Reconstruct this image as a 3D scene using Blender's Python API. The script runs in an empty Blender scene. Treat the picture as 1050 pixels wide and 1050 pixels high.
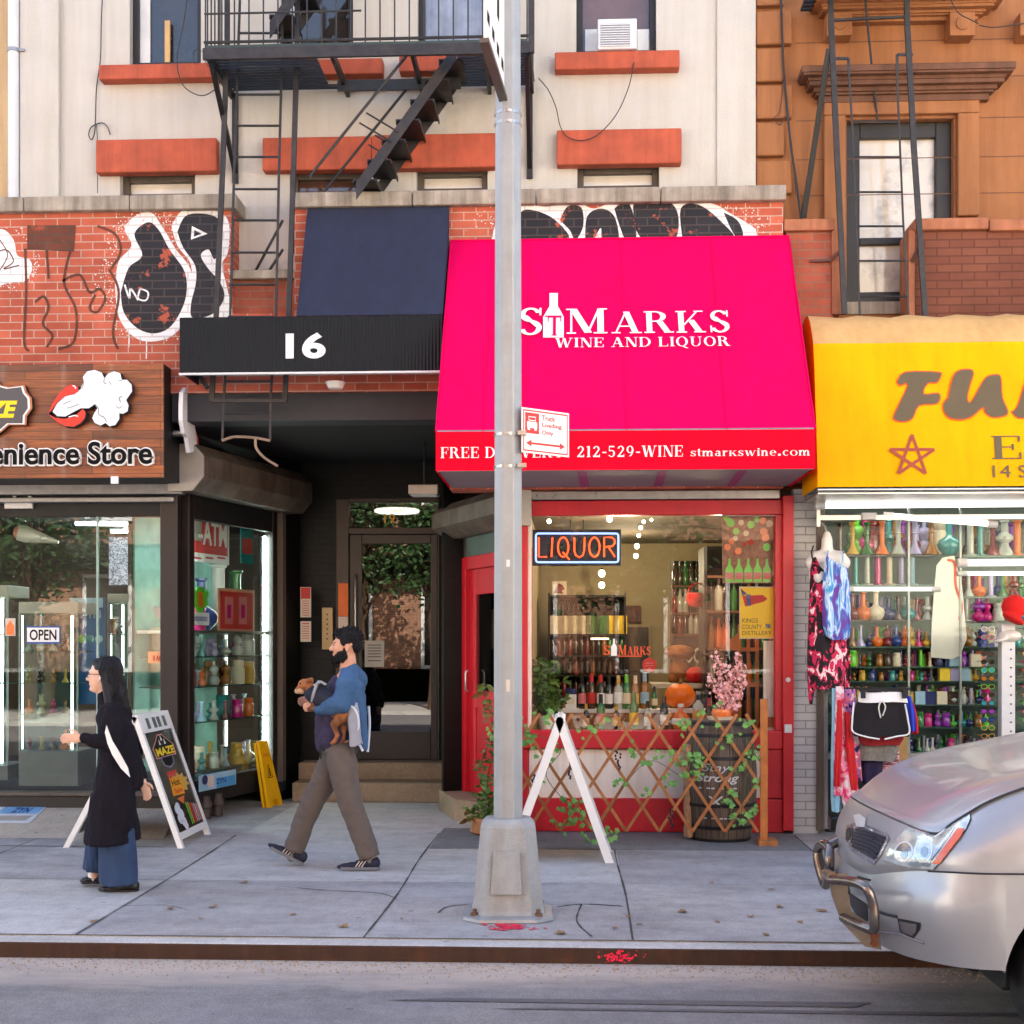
import bpy,bmesh,math,random
from mathutils import Vector,Matrix,noise
from mathutils.bvhtree import BVHTree
random.seed(7)
C=bpy.context.scene.collection
SC=bpy.context.scene
PI=math.pi
R=math.radians
# ------------------------------------------------------------------ camera, sky, sun, exposure
F,CX,HY,CH,D0=1360.0,525.0,660.0,1.6,11.15     # measured on the photograph: focal length in px, principal point, eye height, distance to the shop line
TH=R(2.65)                                              # the camera is turned this far left of square-on
cam_d=bpy.data.cameras.new('camera');cam=bpy.data.objects.new('camera',cam_d);C.objects.link(cam)
cam.location=(0,-D0,CH);cam.rotation_euler=(PI/2,0,TH)
cam_d.sensor_width=36;cam_d.lens=F/1050*36
cam_d.shift_x=-(CX-525)/1050;cam_d.shift_y=(HY-525)/1050
cam_d.clip_start=0.05;cam_d.clip_end=500
SC.camera=cam
SUN_EL,SUN_AZ=40.0,165.0        # the sun stands behind the shops: their street side is in open shade
w=bpy.data.worlds.new('World');SC.world=w;w.use_nodes=True
nt=w.node_tree;bg=nt.nodes['Background']
sky=nt.nodes.new('ShaderNodeTexSky');sky.sky_type='NISHITA';sky.sun_disc=False
sky.sun_elevation=R(SUN_EL);sky.sun_rotation=R(180+SUN_AZ);sky.dust_density=2.0;sky.air_density=1.0
nt.links.new(sky.outputs[0],bg.inputs[0]);bg.inputs[1].default_value=0.10
sun_d=bpy.data.lights.new('sun','SUN');sun=bpy.data.objects.new('sun',sun_d);C.objects.link(sun)
sun_d.energy=5.0;sun_d.angle=R(0.5);sun_d.color=(1.0,0.93,0.82)
sun.rotation_euler=(R(90-SUN_EL),0,R(SUN_AZ));sun.location=(0,-8,20)
SC.view_settings.view_transform='Standard';SC.view_settings.look='None'
SC.view_settings.exposure=2.68;SC.view_settings.gamma=1
SC.render.engine='CYCLES'
SC.cycles.use_denoising=True
SC.cycles.max_bounces=7;SC.cycles.transparent_max_bounces=16;SC.cycles.caustics_reflective=False;SC.cycles.caustics_refractive=False
SC.cycles.sample_clamp_indirect=6
# ------------------------------------------------------------------ pixel <-> place helpers (photograph pixels, real distances)
def ray(px,py):
 a=(px-CX)/F
 return Vector((a*math.cos(TH)-math.sin(TH),a*math.sin(TH)+math.cos(TH),(HY-py)/F))
CAM=Vector((0,-D0,CH))
def W(px,py,Y):d=ray(px,py);return CAM+d*((D0+Y)/d.y)
def X(px,Y):return W(px,HY,Y).x
def Z(py,Y,px=588):return W(px,py,Y).z
def G(px,py,z=0.0):d=ray(px,py);return CAM+d*((z-CH)/d.z)       # where a pixel's ray meets the ground
class Plane:                                   # a flat face in the place: origin, u axis, v axis, outward normal
 def __init__(s,O,U,V):
  s.O=Vector(O);s.U=Vector(U).normalized();V=Vector(V)
  s.V=(V-s.U*V.dot(s.U)).normalized();s.N=s.U.cross(s.V)
  if s.N.dot(CAM-s.O)<0:s.N=-s.N
 def px(s,px,py):
  d=ray(px,py);t=(s.O-CAM).dot(s.N)/d.dot(s.N);q=CAM+d*t-s.O
  return q.dot(s.U),q.dot(s.V)
 def at(s,u,v,n=0.0):return s.O+s.U*u+s.V*v+s.N*n
def front(Y):return Plane((0,Y,0),(1,0,0),(0,0,1))
# ------------------------------------------------------------------ materials
def S(r,g,b):
 f=lambda c:(c/255/12.92)if c/255 <= 0.04045 else((c/255+0.055)/1.055)**2.4
 return(f(r),f(g),f(b))
def new_mat(name):
 m=bpy.data.materials.new(name);m.use_nodes=True
 return m,m.node_tree,m.node_tree.nodes['Principled BSDF']
def N_(nt,t,**kw):
 n=nt.nodes.new(t)
 for k,v in kw.items():
  if k in n.inputs:n.inputs[k].default_value=v
  else:setattr(n,k,v)
 return n
LK=0.30                                                 # lamps are this much dimmer against the daylight
_mats={}
def mat(name,col,rough=0.7,metal=0.0,var=0.12,scale=6.0,bump=0.0,bscale=60.0,spec=0.5,col2=None,streak=0.0,coat=0.0,thr=None,sheen=0.0):
 """Principled with noise colour variation (value, or a second colour), fine bump, vertical dirt streaks."""
 if name in _mats:return _mats[name]
 m,nt,b=new_mat(name);L=nt.links.new
 b.inputs['Roughness'].default_value=rough;b.inputs['Metallic'].default_value=metal
 b.inputs['Specular IOR Level'].default_value=spec
 if coat:b.inputs['Coat Weight'].default_value=coat;b.inputs['Coat Roughness'].default_value=0.06
 if sheen:b.inputs['Sheen Weight'].default_value=sheen
 tc=N_(nt,'ShaderNodeTexCoord');out=None
 if var or col2:
  nz=N_(nt,'ShaderNodeTexNoise',Scale=scale,Detail=6.0,Roughness=0.6);L(tc.outputs['Object'],nz.inputs['Vector'])
  cr=N_(nt,'ShaderNodeValToRGB')
  lo,hi=thr if thr else(0.3,0.7)
  cr.color_ramp.elements[0].position=lo;cr.color_ramp.elements[1].position=hi
  c2=col2 if col2 else tuple(min(1,c*(1+var))for c in col)
  c1=col if col2 else tuple(c*(1-var)for c in col)
  cr.color_ramp.elements[0].color=(*c1,1);cr.color_ramp.elements[1].color=(*c2,1)
  L(nz.outputs['Fac'],cr.inputs[0]);out=cr.outputs[0]
  rr=N_(nt,'ShaderNodeMapRange');rr.inputs['To Min'].default_value=max(0.02,rough-0.08);rr.inputs['To Max'].default_value=min(1,rough+0.08)
  L(nz.outputs['Fac'],rr.inputs['Value']);L(rr.outputs[0],b.inputs['Roughness'])
 if streak:
  mp=N_(nt,'ShaderNodeMapping');mp.inputs['Scale'].default_value=(5,5,0.35)
  L(tc.outputs['Object'],mp.inputs['Vector'])
  n2=N_(nt,'ShaderNodeTexNoise',Scale=2.0,Detail=5.0,Roughness=0.65);L(mp.outputs[0],n2.inputs['Vector'])
  c3=N_(nt,'ShaderNodeValToRGB');c3.color_ramp.elements[0].position=0.35;c3.color_ramp.elements[1].position=0.62
  k=1-streak;c3.color_ramp.elements[0].color=(k,k*0.97,k*0.92,1);c3.color_ramp.elements[1].color=(1,1,1,1)
  L(n2.outputs['Fac'],c3.inputs[0])
  mx=N_(nt,'ShaderNodeMix',data_type='RGBA',blend_type='MULTIPLY');mx.inputs['Factor'].default_value=1
  if out:L(out,mx.inputs['A'])
  else:mx.inputs['A'].default_value=(*col,1)
  L(c3.outputs[0],mx.inputs['B']);out=mx.outputs['Result']
 if out:L(out,b.inputs['Base Color'])
 else:b.inputs['Base Color'].default_value=(*col,1)
 if bump:
  n3=N_(nt,'ShaderNodeTexNoise',Scale=bscale,Detail=4.0);L(tc.outputs['Object'],n3.inputs['Vector'])
  bp=N_(nt,'ShaderNodeBump',Strength=bump,Distance=0.01);L(n3.outputs['Fac'],bp.inputs['Height']);L(bp.outputs[0],b.inputs['Normal'])
 _mats[name]=m;return m
def emit(name,col,strength):
 if name in _mats:return _mats[name]
 m,nt,b=new_mat(name)
 b.inputs['Base Color'].default_value=(*[min(0.8,c)for c in col],1)
 b.inputs['Emission Color'].default_value=(*col,1);b.inputs['Emission Strength'].default_value=strength*LK
 _mats[name]=m;return m
def glass(name,tint=(1,1,1),base=0.04,gain=1.0,rough=0.0):
 """Clear pane: lets light through, mirrors by the viewing angle."""
 if name in _mats:return _mats[name]
 m=bpy.data.materials.new(name);m.use_nodes=True;nt=m.node_tree;L=nt.links.new
 nt.nodes.remove(nt.nodes['Principled BSDF'])
 t=N_(nt,'ShaderNodeBsdfTransparent',Color=(*tint,1));g=N_(nt,'ShaderNodeBsdfGlossy',Roughness=rough)
 fr=N_(nt,'ShaderNodeFresnel',IOR=1.45)
 ma=N_(nt,'ShaderNodeMath',operation='MULTIPLY_ADD',use_clamp=True);ma.inputs[1].default_value=gain;ma.inputs[2].default_value=base
 mx=N_(nt,'ShaderNodeMixShader')
 L(fr.outputs[0],ma.inputs[0]);L(ma.outputs[0],mx.inputs[0]);L(t.outputs[0],mx.inputs[1]);L(g.outputs[0],mx.inputs[2])
 L(mx.outputs[0],nt.nodes['Material Output'].inputs[0])
 _mats[name]=m;return m
def brick(name,c1,c2,mortar,bw=0.205,rh=0.068,ms=0.006,rough=0.85,dirt=0.25,wear=None,bumpk=0.5,paint_gap=None):
 """Brick courses in x/y+z; wear=(colour, lo, hi) lets another colour show through in noisy patches."""
 if name in _mats:return _mats[name]
 m,nt,b=new_mat(name);L=nt.links.new
 b.inputs['Roughness'].default_value=rough;b.inputs['Specular IOR Level'].default_value=.25
 ge=N_(nt,'ShaderNodeNewGeometry');sx=N_(nt,'ShaderNodeSeparateXYZ');L(ge.outputs['Position'],sx.inputs[0])
 ad=N_(nt,'ShaderNodeMath',operation='ADD');L(sx.outputs[0],ad.inputs[0]);L(sx.outputs[1],ad.inputs[1])
 cx=N_(nt,'ShaderNodeCombineXYZ');L(ad.outputs[0],cx.inputs[0]);L(sx.outputs[2],cx.inputs[1])
 br=N_(nt,'ShaderNodeTexBrick',Scale=1.0);L(cx.outputs[0],br.inputs['Vector'])
 br.inputs['Color1'].default_value=(*c1,1);br.inputs['Color2'].default_value=(*c2,1);br.inputs['Mortar'].default_value=(*mortar,1)
 br.inputs['Mortar Size'].default_value=ms;br.inputs['Mortar Smooth'].default_value=0.15;br.inputs['Bias'].default_value=-0.1
 br.inputs['Brick Width'].default_value=bw;br.inputs['Row Height'].default_value=rh
 nz=N_(nt,'ShaderNodeTexNoise',Scale=1.7,Detail=8.0,Roughness=0.65);L(ge.outputs['Position'],nz.inputs['Vector'])
 cr=N_(nt,'ShaderNodeValToRGB');k=1-dirt
 cr.color_ramp.elements[0].position=0.3;cr.color_ramp.elements[1].position=0.6
 cr.color_ramp.elements[0].color=(k,k,k,1);cr.color_ramp.elements[1].color=(1.08,1.08,1.08,1);L(nz.outputs['Fac'],cr.inputs[0])
 mx=N_(nt,'ShaderNodeMix',data_type='RGBA',blend_type='MULTIPLY');mx.inputs['Factor'].default_value=1
 L(br.outputs['Color'],mx.inputs['A']);L(cr.outputs[0],mx.inputs['B']);out=mx.outputs['Result']
 if wear:
  n2=N_(nt,'ShaderNodeTexNoise',Scale=4.5,Detail=9.0,Roughness=0.7);L(ge.outputs['Position'],n2.inputs['Vector'])
  c2_=N_(nt,'ShaderNodeValToRGB');c2_.color_ramp.elements[0].position=wear[1];c2_.color_ramp.elements[1].position=wear[2]
  L(n2.outputs['Fac'],c2_.inputs[0])
  m2=N_(nt,'ShaderNodeMix',data_type='RGBA');L(c2_.outputs[0],m2.inputs['Factor']);L(out,m2.inputs['A']);m2.inputs['B'].default_value=(*wear[0],1)
  out=m2.outputs['Result']
 L(out,b.inputs['Base Color'])
 inv=N_(nt,'ShaderNodeMath',operation='SUBTRACT');inv.inputs[0].default_value=1;L(br.outputs['Fac'],inv.inputs[1])
 n3=N_(nt,'ShaderNodeTexNoise',Scale=70.0,Detail=3.0);L(ge.outputs['Position'],n3.inputs['Vector'])
 a2=N_(nt,'ShaderNodeMath',operation='MULTIPLY_ADD');L(n3.outputs['Fac'],a2.inputs[0]);a2.inputs[1].default_value=0.35;L(inv.outputs[0],a2.inputs[2])
 bp=N_(nt,'ShaderNodeBump',Strength=bumpk,Distance=0.008);L(a2.outputs[0],bp.inputs['Height']);L(bp.outputs[0],b.inputs['Normal'])
 _mats[name]=m;return m
# ------------------------------------------------------------------ mesh builder
def wloc(o):
 v=Vector((0,0,0))
 while o is not None:v=v+o.location;o=o.parent
 return v
class MB:
 def __init__(s):s.v=[];s.f=[];s.m=[];s.s=[]
 def add(s,vs,fs,mi=0,sm=False):
  o=len(s.v);s.v+=[Vector(q)for q in vs]
  for f in fs:s.f.append([i+o for i in f]);s.m.append(mi);s.s.append(sm)
  return s
 def box(s,x0,x1,y0,y1,z0,z1,mi=0):
  if x0>x1:x0,x1=x1,x0
  if y0>y1:y0,y1=y1,y0
  if z0>z1:z0,z1=z1,z0
  return s.add([(x0,y0,z0),(x1,y0,z0),(x1,y1,z0),(x0,y1,z0),(x0,y0,z1),(x1,y0,z1),(x1,y1,z1),(x0,y1,z1)],
                     [(0,3,2,1),(4,5,6,7),(0,1,5,4),(1,2,6,5),(2,3,7,6),(3,0,4,7)],mi)
 def poly(s,pts,mi=0):return s.add(pts,[list(range(len(pts)))],mi)
 def prism(s,pts,d,mi=0,mside=None):
  """Closed slab: the outline pts (3D) swept by the vector d."""
  n=len(pts);d=Vector(d);a=[Vector(p)for p in pts];b=[p+d for p in a]
  nn=Vector((0,0,0))
  for i in range(n):nn+= a[i].cross(a[(i+1)%n])
  if nn.dot(d)<0:a.reverse();b.reverse()
  s.add(a+b,[list(range(n))[::-1],list(range(n,2*n))],mi)
  return s.add(a+b,[(i,(i+1)%n,(i+1)%n+n,i+n)for i in range(n)],mi if mside is None else mside)
 def bar(s,a,b,w,h,up=(0,0,1),mi=0):
  a=Vector(a);b=Vector(b);d=(b-a).normalized();u=Vector(up)
  if abs(d.dot(u))>0.98:u=Vector((0,1,0))
  x=d.cross(u).normalized();y=x.cross(d).normalized()
  c=[x*w/2+y*h/2,x*w/2-y*h/2,-x*w/2-y*h/2,-x*w/2+y*h/2]
  return s.add([a+q for q in c]+[b+q for q in c],[(0,1,2,3),(7,6,5,4),(0,4,5,1),(1,5,6,2),(2,6,7,3),(3,7,4,0)],mi)
 def tube(s,pts,r,n=8,mi=0,closed=False):
  P=[Vector(p)for p in pts];k=len(P)
  rs=r if isinstance(r,(list,tuple))else[r]*k
  t0=(P[1]-P[0]).normalized();ref=Vector((0,0,1))if abs(t0.z)<0.9 else Vector((1,0,0))
  u=t0.cross(ref).normalized();vs=[]
  for i in range(k):
   if closed:t=(P[(i+1)%k]-P[i-1])
   else:t=P[min(i+1,k-1)]-P[max(i-1,0)]
   t=t.normalized();u=(u-t*u.dot(t))
   u=u.normalized()if u.length>1e-6 else t.orthogonal().normalized()
   w_=t.cross(u)
   for j in range(n):
    a=2*PI*j/n;vs.append(P[i]+(u*math.cos(a)+w_*math.sin(a))*rs[i])
  fs=[]
  for i in range(k if closed else k-1):
   i2=(i+1)%k
   for j in range(n):fs.append((i*n+j,i*n+(j+1)%n,i2*n+(j+1)%n,i2*n+j))
  s.add(vs,fs,mi,True)
  if not closed:s.f.append([len(s.v)-k*n+j for j in range(n)][::-1]);s.m.append(mi);s.s.append(False);s.f.append([len(s.v)-n+j for j in range(n)]);s.m.append(mi);s.s.append(False)
  return s
 def lathe(s,prof,c=(0,0,0),n=16,mi=0,sm=True,squash=1.0,caps=True,axis=None):
  c=Vector(c);vs=[];k=len(prof)
  for r,z in prof:
   for j in range(n):
    a=2*PI*j/n;q=Vector((r*math.cos(a),r*squash*math.sin(a),z))
    if axis == 'x':q=Vector((q.z,q.x,q.y))
    if axis == 'y':q=Vector((q.x,q.z,q.y))
    vs.append(c+q)
  fs=[(i*n+j,i*n+(j+1)%n,(i+1)*n+(j+1)%n,(i+1)*n+j)for i in range(k-1)for j in range(n)]
  o=len(s.v);s.add(vs,fs,mi,sm)
  if caps:
   s.f.append([o+j for j in range(n)][::-1]);s.m.append(mi);s.s.append(False)
   s.f.append([o+(k-1)*n+j for j in range(n)]);s.m.append(mi);s.s.append(False)
  return s
 def ell(s,c,r,mi=0,n=14,k=8,rot=None):
  c=Vector(c);vs=[];M=rot or Matrix.Identity(3)
  for i in range(k+1):
   t=PI*i/k-PI/2
   rr=max(math.cos(t),0.01)
   for j in range(n):
    a=2*PI*j/n;vs.append(c+M@Vector((r[0]*rr*math.cos(a),r[1]*rr*math.sin(a),r[2]*math.sin(t))))
  fs=[(i*n+j,i*n+(j+1)%n,(i+1)*n+(j+1)%n,(i+1)*n+j)for i in range(k)for j in range(n)]
  o=len(s.v);s.add(vs,fs,mi,True)
  s.f.append([o+j for j in range(n)][::-1]);s.m.append(mi);s.s.append(True)
  s.f.append([o+k*n+j for j in range(n)]);s.m.append(mi);s.s.append(True)
  return s
 def cap(s,a,b,ra,rb,mi=0,n=12):
  """Round-ended tapered limb."""
  a=Vector(a);b=Vector(b);d=(b-a);L=max(d.length,1e-4);d=d/L
  P=[];rs=[]
  for q in(90,60,30):P.append(a-d*ra*math.sin(R(q)));rs.append(max(ra*math.cos(R(q)),ra*0.05))
  P+=[a,b];rs+=[ra,rb]
  for q in(30,60,90):P.append(b+d*rb*math.sin(R(q)));rs.append(max(rb*math.cos(R(q)),rb*0.05))
  return s.tube(P,rs,n,mi)
 def grid(s,rows,mi=0,sm=True):
  k=len(rows[0]);o=[p for r_ in rows for p in r_]
  return s.add(o,[(i*k+j,i*k+j+1,(i+1)*k+j+1,(i+1)*k+j)for i in range(len(rows)-1)for j in range(k-1)],mi,sm)
 def mesh(s,me,fn,mi=0):
  return s.add([fn(v.co)for v in me.vertices],[list(p.vertices)for p in me.polygons],mi)
 def build(s,name,mats,parent=None,bevel=0.0,local=False,origin=None,seg=2):
  if not isinstance(mats,(list,tuple)):mats=[mats]
  if parent is not None:o_=Vector((0,0,0))if local else wloc(parent)
  elif origin is not None:o_=Vector(origin)
  elif local:o_=Vector((0,0,0))
  else:
   lo=[min(v[i]for v in s.v)for i in range(3)];hi=[max(v[i]for v in s.v)for i in range(3)]
   o_=Vector(((lo[0]+hi[0])/2,(lo[1]+hi[1])/2,lo[2]))
  me=bpy.data.meshes.new(name);me.from_pydata([v-o_ for v in s.v],[],s.f)
  for m in mats:me.materials.append(m)
  me.polygons.foreach_set('material_index',s.m);me.polygons.foreach_set('use_smooth',s.s)
  me.update()
  if any(s.s):me.set_sharp_from_angle(angle=R(48))
  ob=bpy.data.objects.new(name,me);C.objects.link(ob)
  if parent is not None:ob.parent=parent
  else:ob.location=o_
  if bevel:
   md=ob.modifiers.new('bevel','BEVEL');md.width=bevel;md.segments=seg;md.limit_method='ANGLE';md.angle_limit=R(40)
  return ob
def tag(o,label=None,cat=None,group=None,kind=None):
 if label:o['label']=label
 if cat:o['category']=cat
 if group:o['group']=group
 if kind:o['kind']=kind
 return o
def thing(name,label,cat,loc=(0,0,0),group=None,rz=0):
 o=bpy.data.objects.new(name,None);C.objects.link(o);o.location=loc;o.empty_display_size=0.1
 o.rotation_euler=(0,0,rz)
 return tag(o,label,cat,group)
def struct(o):o['kind']='structure';return o
def copy_tree(o,loc=None,label=None,group=None,rz=None,parent=None,scale=None):
 c=o.copy();C.objects.link(c)
 if parent is not None:c.parent=parent
 if loc is not None:c.location=loc
 if rz is not None:c.rotation_euler=(0,0,rz)
 if scale is not None:c.scale=scale
 if label:c['label']=label
 if group:c['group']=group
 for ch in list(o.children):copy_tree(ch,parent=c)
 return c
def blob(name,mb,mats,parent=None,voxel=0.008,smooth=4,local=True,sub=0,fac=0.5,crease=None):
 """Fuse overlapping closed shapes into ONE continuous skin."""
 tmp=mb.build('tmp_'+name,mats,None,local=True)
 md=tmp.modifiers.new('r','REMESH');md.mode='VOXEL';md.voxel_size=voxel;md.use_smooth_shade=True
 if smooth:sm=tmp.modifiers.new('s','SMOOTH');sm.factor=fac;sm.iterations=smooth
 bpy.context.view_layer.update()
 me=bpy.data.meshes.new_from_object(tmp.evaluated_get(bpy.context.evaluated_depsgraph_get()))
 me.name=name
 if crease:                                               # cloth creases: sharp folds running along the stretched axes
  sx,sy,sz,amp=crease;nn=[v.normal.copy()for v in me.vertices]
  for v,n in zip(me.vertices,nn):
   p=Vector((v.co.x*sx+v.co.z*sz*.35,v.co.y*sy,v.co.z*sz-v.co.x*sx*.25));a=1-2.2*abs(noise.noise(p));b=1-2.2*abs(noise.noise(p*2.1+Vector((7.3,1.1,4.2))));v.co+= n*amp*(a*.65+b*.35-.3)
 me.materials.clear()
 for m in(mats if isinstance(mats,(list,tuple))else[mats]):me.materials.append(m)
 me.polygons.foreach_set('material_index',[0]*len(me.polygons));me.polygons.foreach_set('use_smooth',[True]*len(me.polygons))
 old=tmp.data;bpy.data.objects.remove(tmp);bpy.data.meshes.remove(old)
 ob=bpy.data.objects.new(name,me);C.objects.link(ob)
 if parent is not None:ob.parent=parent
 return ob
# ------------------------------------------------------------------ lettering
def text_mesh(s,offset=0.0,extrude=0.0,shear=0.0,spacing=1.0):
 cu=bpy.data.curves.new('t','FONT');cu.body=s;cu.offset=offset;cu.extrude=extrude;cu.shear=shear;cu.space_character=spacing
 cu.resolution_u=5
 o=bpy.data.objects.new('t',cu);C.objects.link(o);bpy.context.view_layer.update()
 me=bpy.data.meshes.new_from_object(o.evaluated_get(bpy.context.evaluated_depsgraph_get()))
 bpy.data.objects.remove(o);bpy.data.curves.remove(cu)
 return me
def sans(mb,pl,s,x0,x1,y0,y1,n=0.003,mi=0,ref=None,flip=False,uv=None,depth=0.0,**kw):
 """Sans lettering on plane pl filling the pixel box x0..x1, y0(top)..y1(bottom) (or uv box). depth>0 makes raised solid letters."""
 me=text_mesh(s,extrude=0.5 if depth else 0.0,**kw)
 vs=[v.co for v in me.vertices]
 a0=min(v.x for v in vs);a1=max(v.x for v in vs);b0=min(v.y for v in vs);b1=max(v.y for v in vs)
 if uv:u0,u1,v0,v1=uv
 else:(u0,v0),(u1,v1)=pl.px(x0,y1),pl.px(x1,y0)
 def fn(c):
  fx=(c.x-a0)/(a1-a0)
  if flip:fx=1-fx
  return pl.at(u0+(u1-u0)*fx,v0+(v1-v0)*(c.y-b0)/(b1-b0),n+(c.z+0.5)*depth if depth else n)
 mb.mesh(me,fn,mi);bpy.data.meshes.remove(me)
def _rect(x0,y0,x1,y1):return[(x0,y0),(x1,y0),(x1,y1),(x0,y1)]
def _arc(cx,cy,rx,ry,a0,a1,wt,tn=0.05,n=16):
 o=[];i_=[]
 for k in range(n+1):
  a=R(a0+(a1-a0)*k/n);o.append((cx+rx*math.cos(a),cy+ry*math.sin(a)));i_.append((cx+(rx-wt)*math.cos(a),cy+(ry-tn)*math.sin(a)))
 return[[o[k],o[k+1],i_[k+1],i_[k]]for k in range(n)]
T_,E_,SF=0.17,0.075,0.05
def _st(x,h=1.0,t=T_,e=E_,b0=0.0):return[_rect(x,b0,x+t,h),_rect(x-e,b0,x+t+e,b0+SF),_rect(x-e,h-SF,x+t+e,h)]
def _dg(x0,y0,x1,y1,w_):return[[(x0,y0),(x0+w_,y0),(x1+w_,y1),(x1,y1)]]
def _sf(x0,x1,y):return[_rect(x0,y,x1,y+SF)]
def glyph(c):
 t,s=T_,SF
 if c == ' ':return 0.34,[]
 if c == 'I':return 0.36,_st(0.09)
 if c == 'L':return 0.74,_st(0.08)+[_rect(0.08,0,0.68,s),[(0.64,s),(0.68,s),(0.68,0.3),(0.62,s)]]
 if c == 'E':return 0.76,_st(0.08)+[_rect(0.08,0,0.7,s),_rect(0.08,1-s,0.68,1),_rect(0.25,0.49,0.52,0.54),_rect(0.48,0.38,0.53,0.65),_rect(0.65,s,0.7,0.28),_rect(0.63,0.74,0.68,1-s)]
 if c == 'F':return 0.70,_st(0.08)+[_rect(0.08,1-s,0.66,1),_rect(0.25,0.47,0.5,0.52),_rect(0.46,0.36,0.51,0.64),_rect(0.61,0.72,0.66,1-s)]
 if c == 'T':return 0.80,_st(0.315)+[_rect(0.02,1-s,0.78,1),_rect(0.02,0.72,0.07,1-s),_rect(0.73,0.72,0.78,1-s)]
 if c == 'N':return 0.92,[_rect(0.12,0,0.17,1),_rect(0.75,0,0.80,1)]+_dg(0.6,0,0.1,1,0.2)+_sf(0.02,0.27,0)+_sf(0.0,0.2,1-s)+_sf(0.65,0.9,1-s)
 if c == 'M':return 1.14,[_rect(0.13,0,0.18,1),_rect(0.84,0,0.84+t,1)]+_dg(0.5,0.04,0.1,1,0.2)+_dg(0.56,0.04,0.86,1,0.06)+_sf(0.03,0.28,0)+_sf(0.74,1.1,0)+_sf(0.02,0.2,1-s)+_sf(0.9,1.1,1-s)
 if c == 'A':return 0.92,_dg(0.1,0,0.42,1,0.055)+_dg(0.64,0,0.36,1,0.19)+[_rect(0.22,0.3,0.66,0.35)]+_sf(0.0,0.27,0)+_sf(0.55,0.92,0)
 if c == 'V':return 0.92,_dg(0.36,0,0.1,1,0.19)+_dg(0.44,0,0.76,1,0.055)+_sf(0.0,0.37,1-s)+_sf(0.66,0.92,1-s)
 if c in 'Ww':return 1.3,_dg(0.3,0,0.08,1,0.19)+_dg(0.38,0,0.6,1,0.055)+_dg(0.76,0,0.54,1,0.19)+_dg(0.84,0,1.12,1,0.055)+_sf(0,0.34,1-s)+_sf(1.02,1.28,1-s)
 if c in 'Kk':return 0.92,_st(0.08)+_dg(0.22,0.36,0.64,1,0.065)+_dg(0.62,0,0.36,0.58,0.2)+_sf(0.54,0.9,0)+_sf(0.56,0.84,1-s)
 if c == 'Y':return 0.88,_st(0.36,0.45)[:2]+_dg(0.36,0.42,0.08,1,0.19)+_dg(0.48,0.42,0.74,1,0.06)+_sf(0,0.36,1-s)+_sf(0.64,0.88,1-s)
 if c == 'R':return 0.90,_st(0.08)+_arc(0.36,0.755,0.32,0.245,-90,90,t)+[_rect(0.2,0.95,0.37,1),_rect(0.2,0.51,0.37,0.56)]+_dg(0.62,0,0.38,0.52,0.2)+_sf(0.6,0.9,0)
 if c == 'D':return 0.90,_st(0.08)+_arc(0.36,0.5,0.48,0.5,-90,90,t)+[_rect(0.2,0.95,0.37,1),_rect(0.2,0,0.37,0.05)]
 if c in 'Oo':return 0.92,_arc(0.45,0.5,0.42,0.52,0,360,t,n=28)
 if c == 'Q':return 0.92,_arc(0.45,0.5,0.42,0.52,0,360,t,n=28)+[[(0.36,0.06),(0.5,0.06),(0.9,-0.22),(0.7,-0.2)]]
 if c == 'U':return 0.92,[_rect(0.12,0.3,0.12+t,1),_rect(0.72,0.3,0.77,1)]+_arc(0.445,0.32,0.325,0.34,180,360,0.11)+_sf(0.02,0.38,1-s)+_sf(0.62,0.88,1-s)
 if c in 'Ss':return 0.70,_arc(0.34,0.745,0.27,0.27,20,262,0.13,0.07)+_arc(0.34,0.265,0.29,0.28,-165,82,0.14,0.07)+[[(0.12,0.72),(0.26,0.72),(0.60,0.26),(0.46,0.3)],_rect(0.56,0.72,0.61,1.0),_rect(0.05,0,0.1,0.3)]
 if c == 't':return 0.50,[_rect(0.14,0.1,0.3,1.35),_rect(0.0,0.92,0.46,1)]+_arc(0.34,0.2,0.2,0.2,180,320,0.15)
 if c in 'mnr':
  k={'m':2,'n':1,'r':0}[c];g=_st(0.08,t=0.19,e=0.08)[:2]+[_rect(0,0.92,0.2,1)];x_=0.08
  for _ in range(k):g+= _arc(x_+0.37,0.6,0.27,0.42,0,170,0.18,0.1)+[_rect(x_+0.45,0,x_+0.64,0.62),_rect(x_+0.38,0,x_+0.72,0.07)];x_+= 0.45
  if c == 'r':g+= _arc(0.44,0.62,0.24,0.38,40,170,0.14,0.12);return 0.68,g
  return x_+0.36,g
 if c == 'a':return 0.80,[_rect(0.46,0,0.64,0.7),_rect(0.6,0,0.76,0.07)]+_arc(0.36,0.68,0.28,0.34,0,150,0.16,0.1)+_arc(0.34,0.29,0.28,0.29,60,330,0.15,0.07)
 if c == 'i':return 0.40,_st(0.09,t=0.19)[:2]+[_rect(0.02,0.93,0.28,1),_rect(0.1,1.18,0.3,1.4)]
 if c == 'e':return 0.80,_arc(0.4,0.5,0.36,0.52,0,310,0.16,0.08)+[_rect(0.1,0.5,0.72,0.58)]
 if c == 'c':return 0.74,_arc(0.4,0.5,0.36,0.52,45,315,0.16,0.08)
 if c == '.':return 0.32,[_rect(0.06,0,0.26,0.22)]
 if c == '-':return 0.46,[_rect(0.06,0.36,0.40,0.46)]
 if c == '1':return 0.50,_st(0.16)[:2]+[_rect(0.05,0.9,0.2,0.96),_rect(0.16,0.9,0.33,1)]
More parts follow.
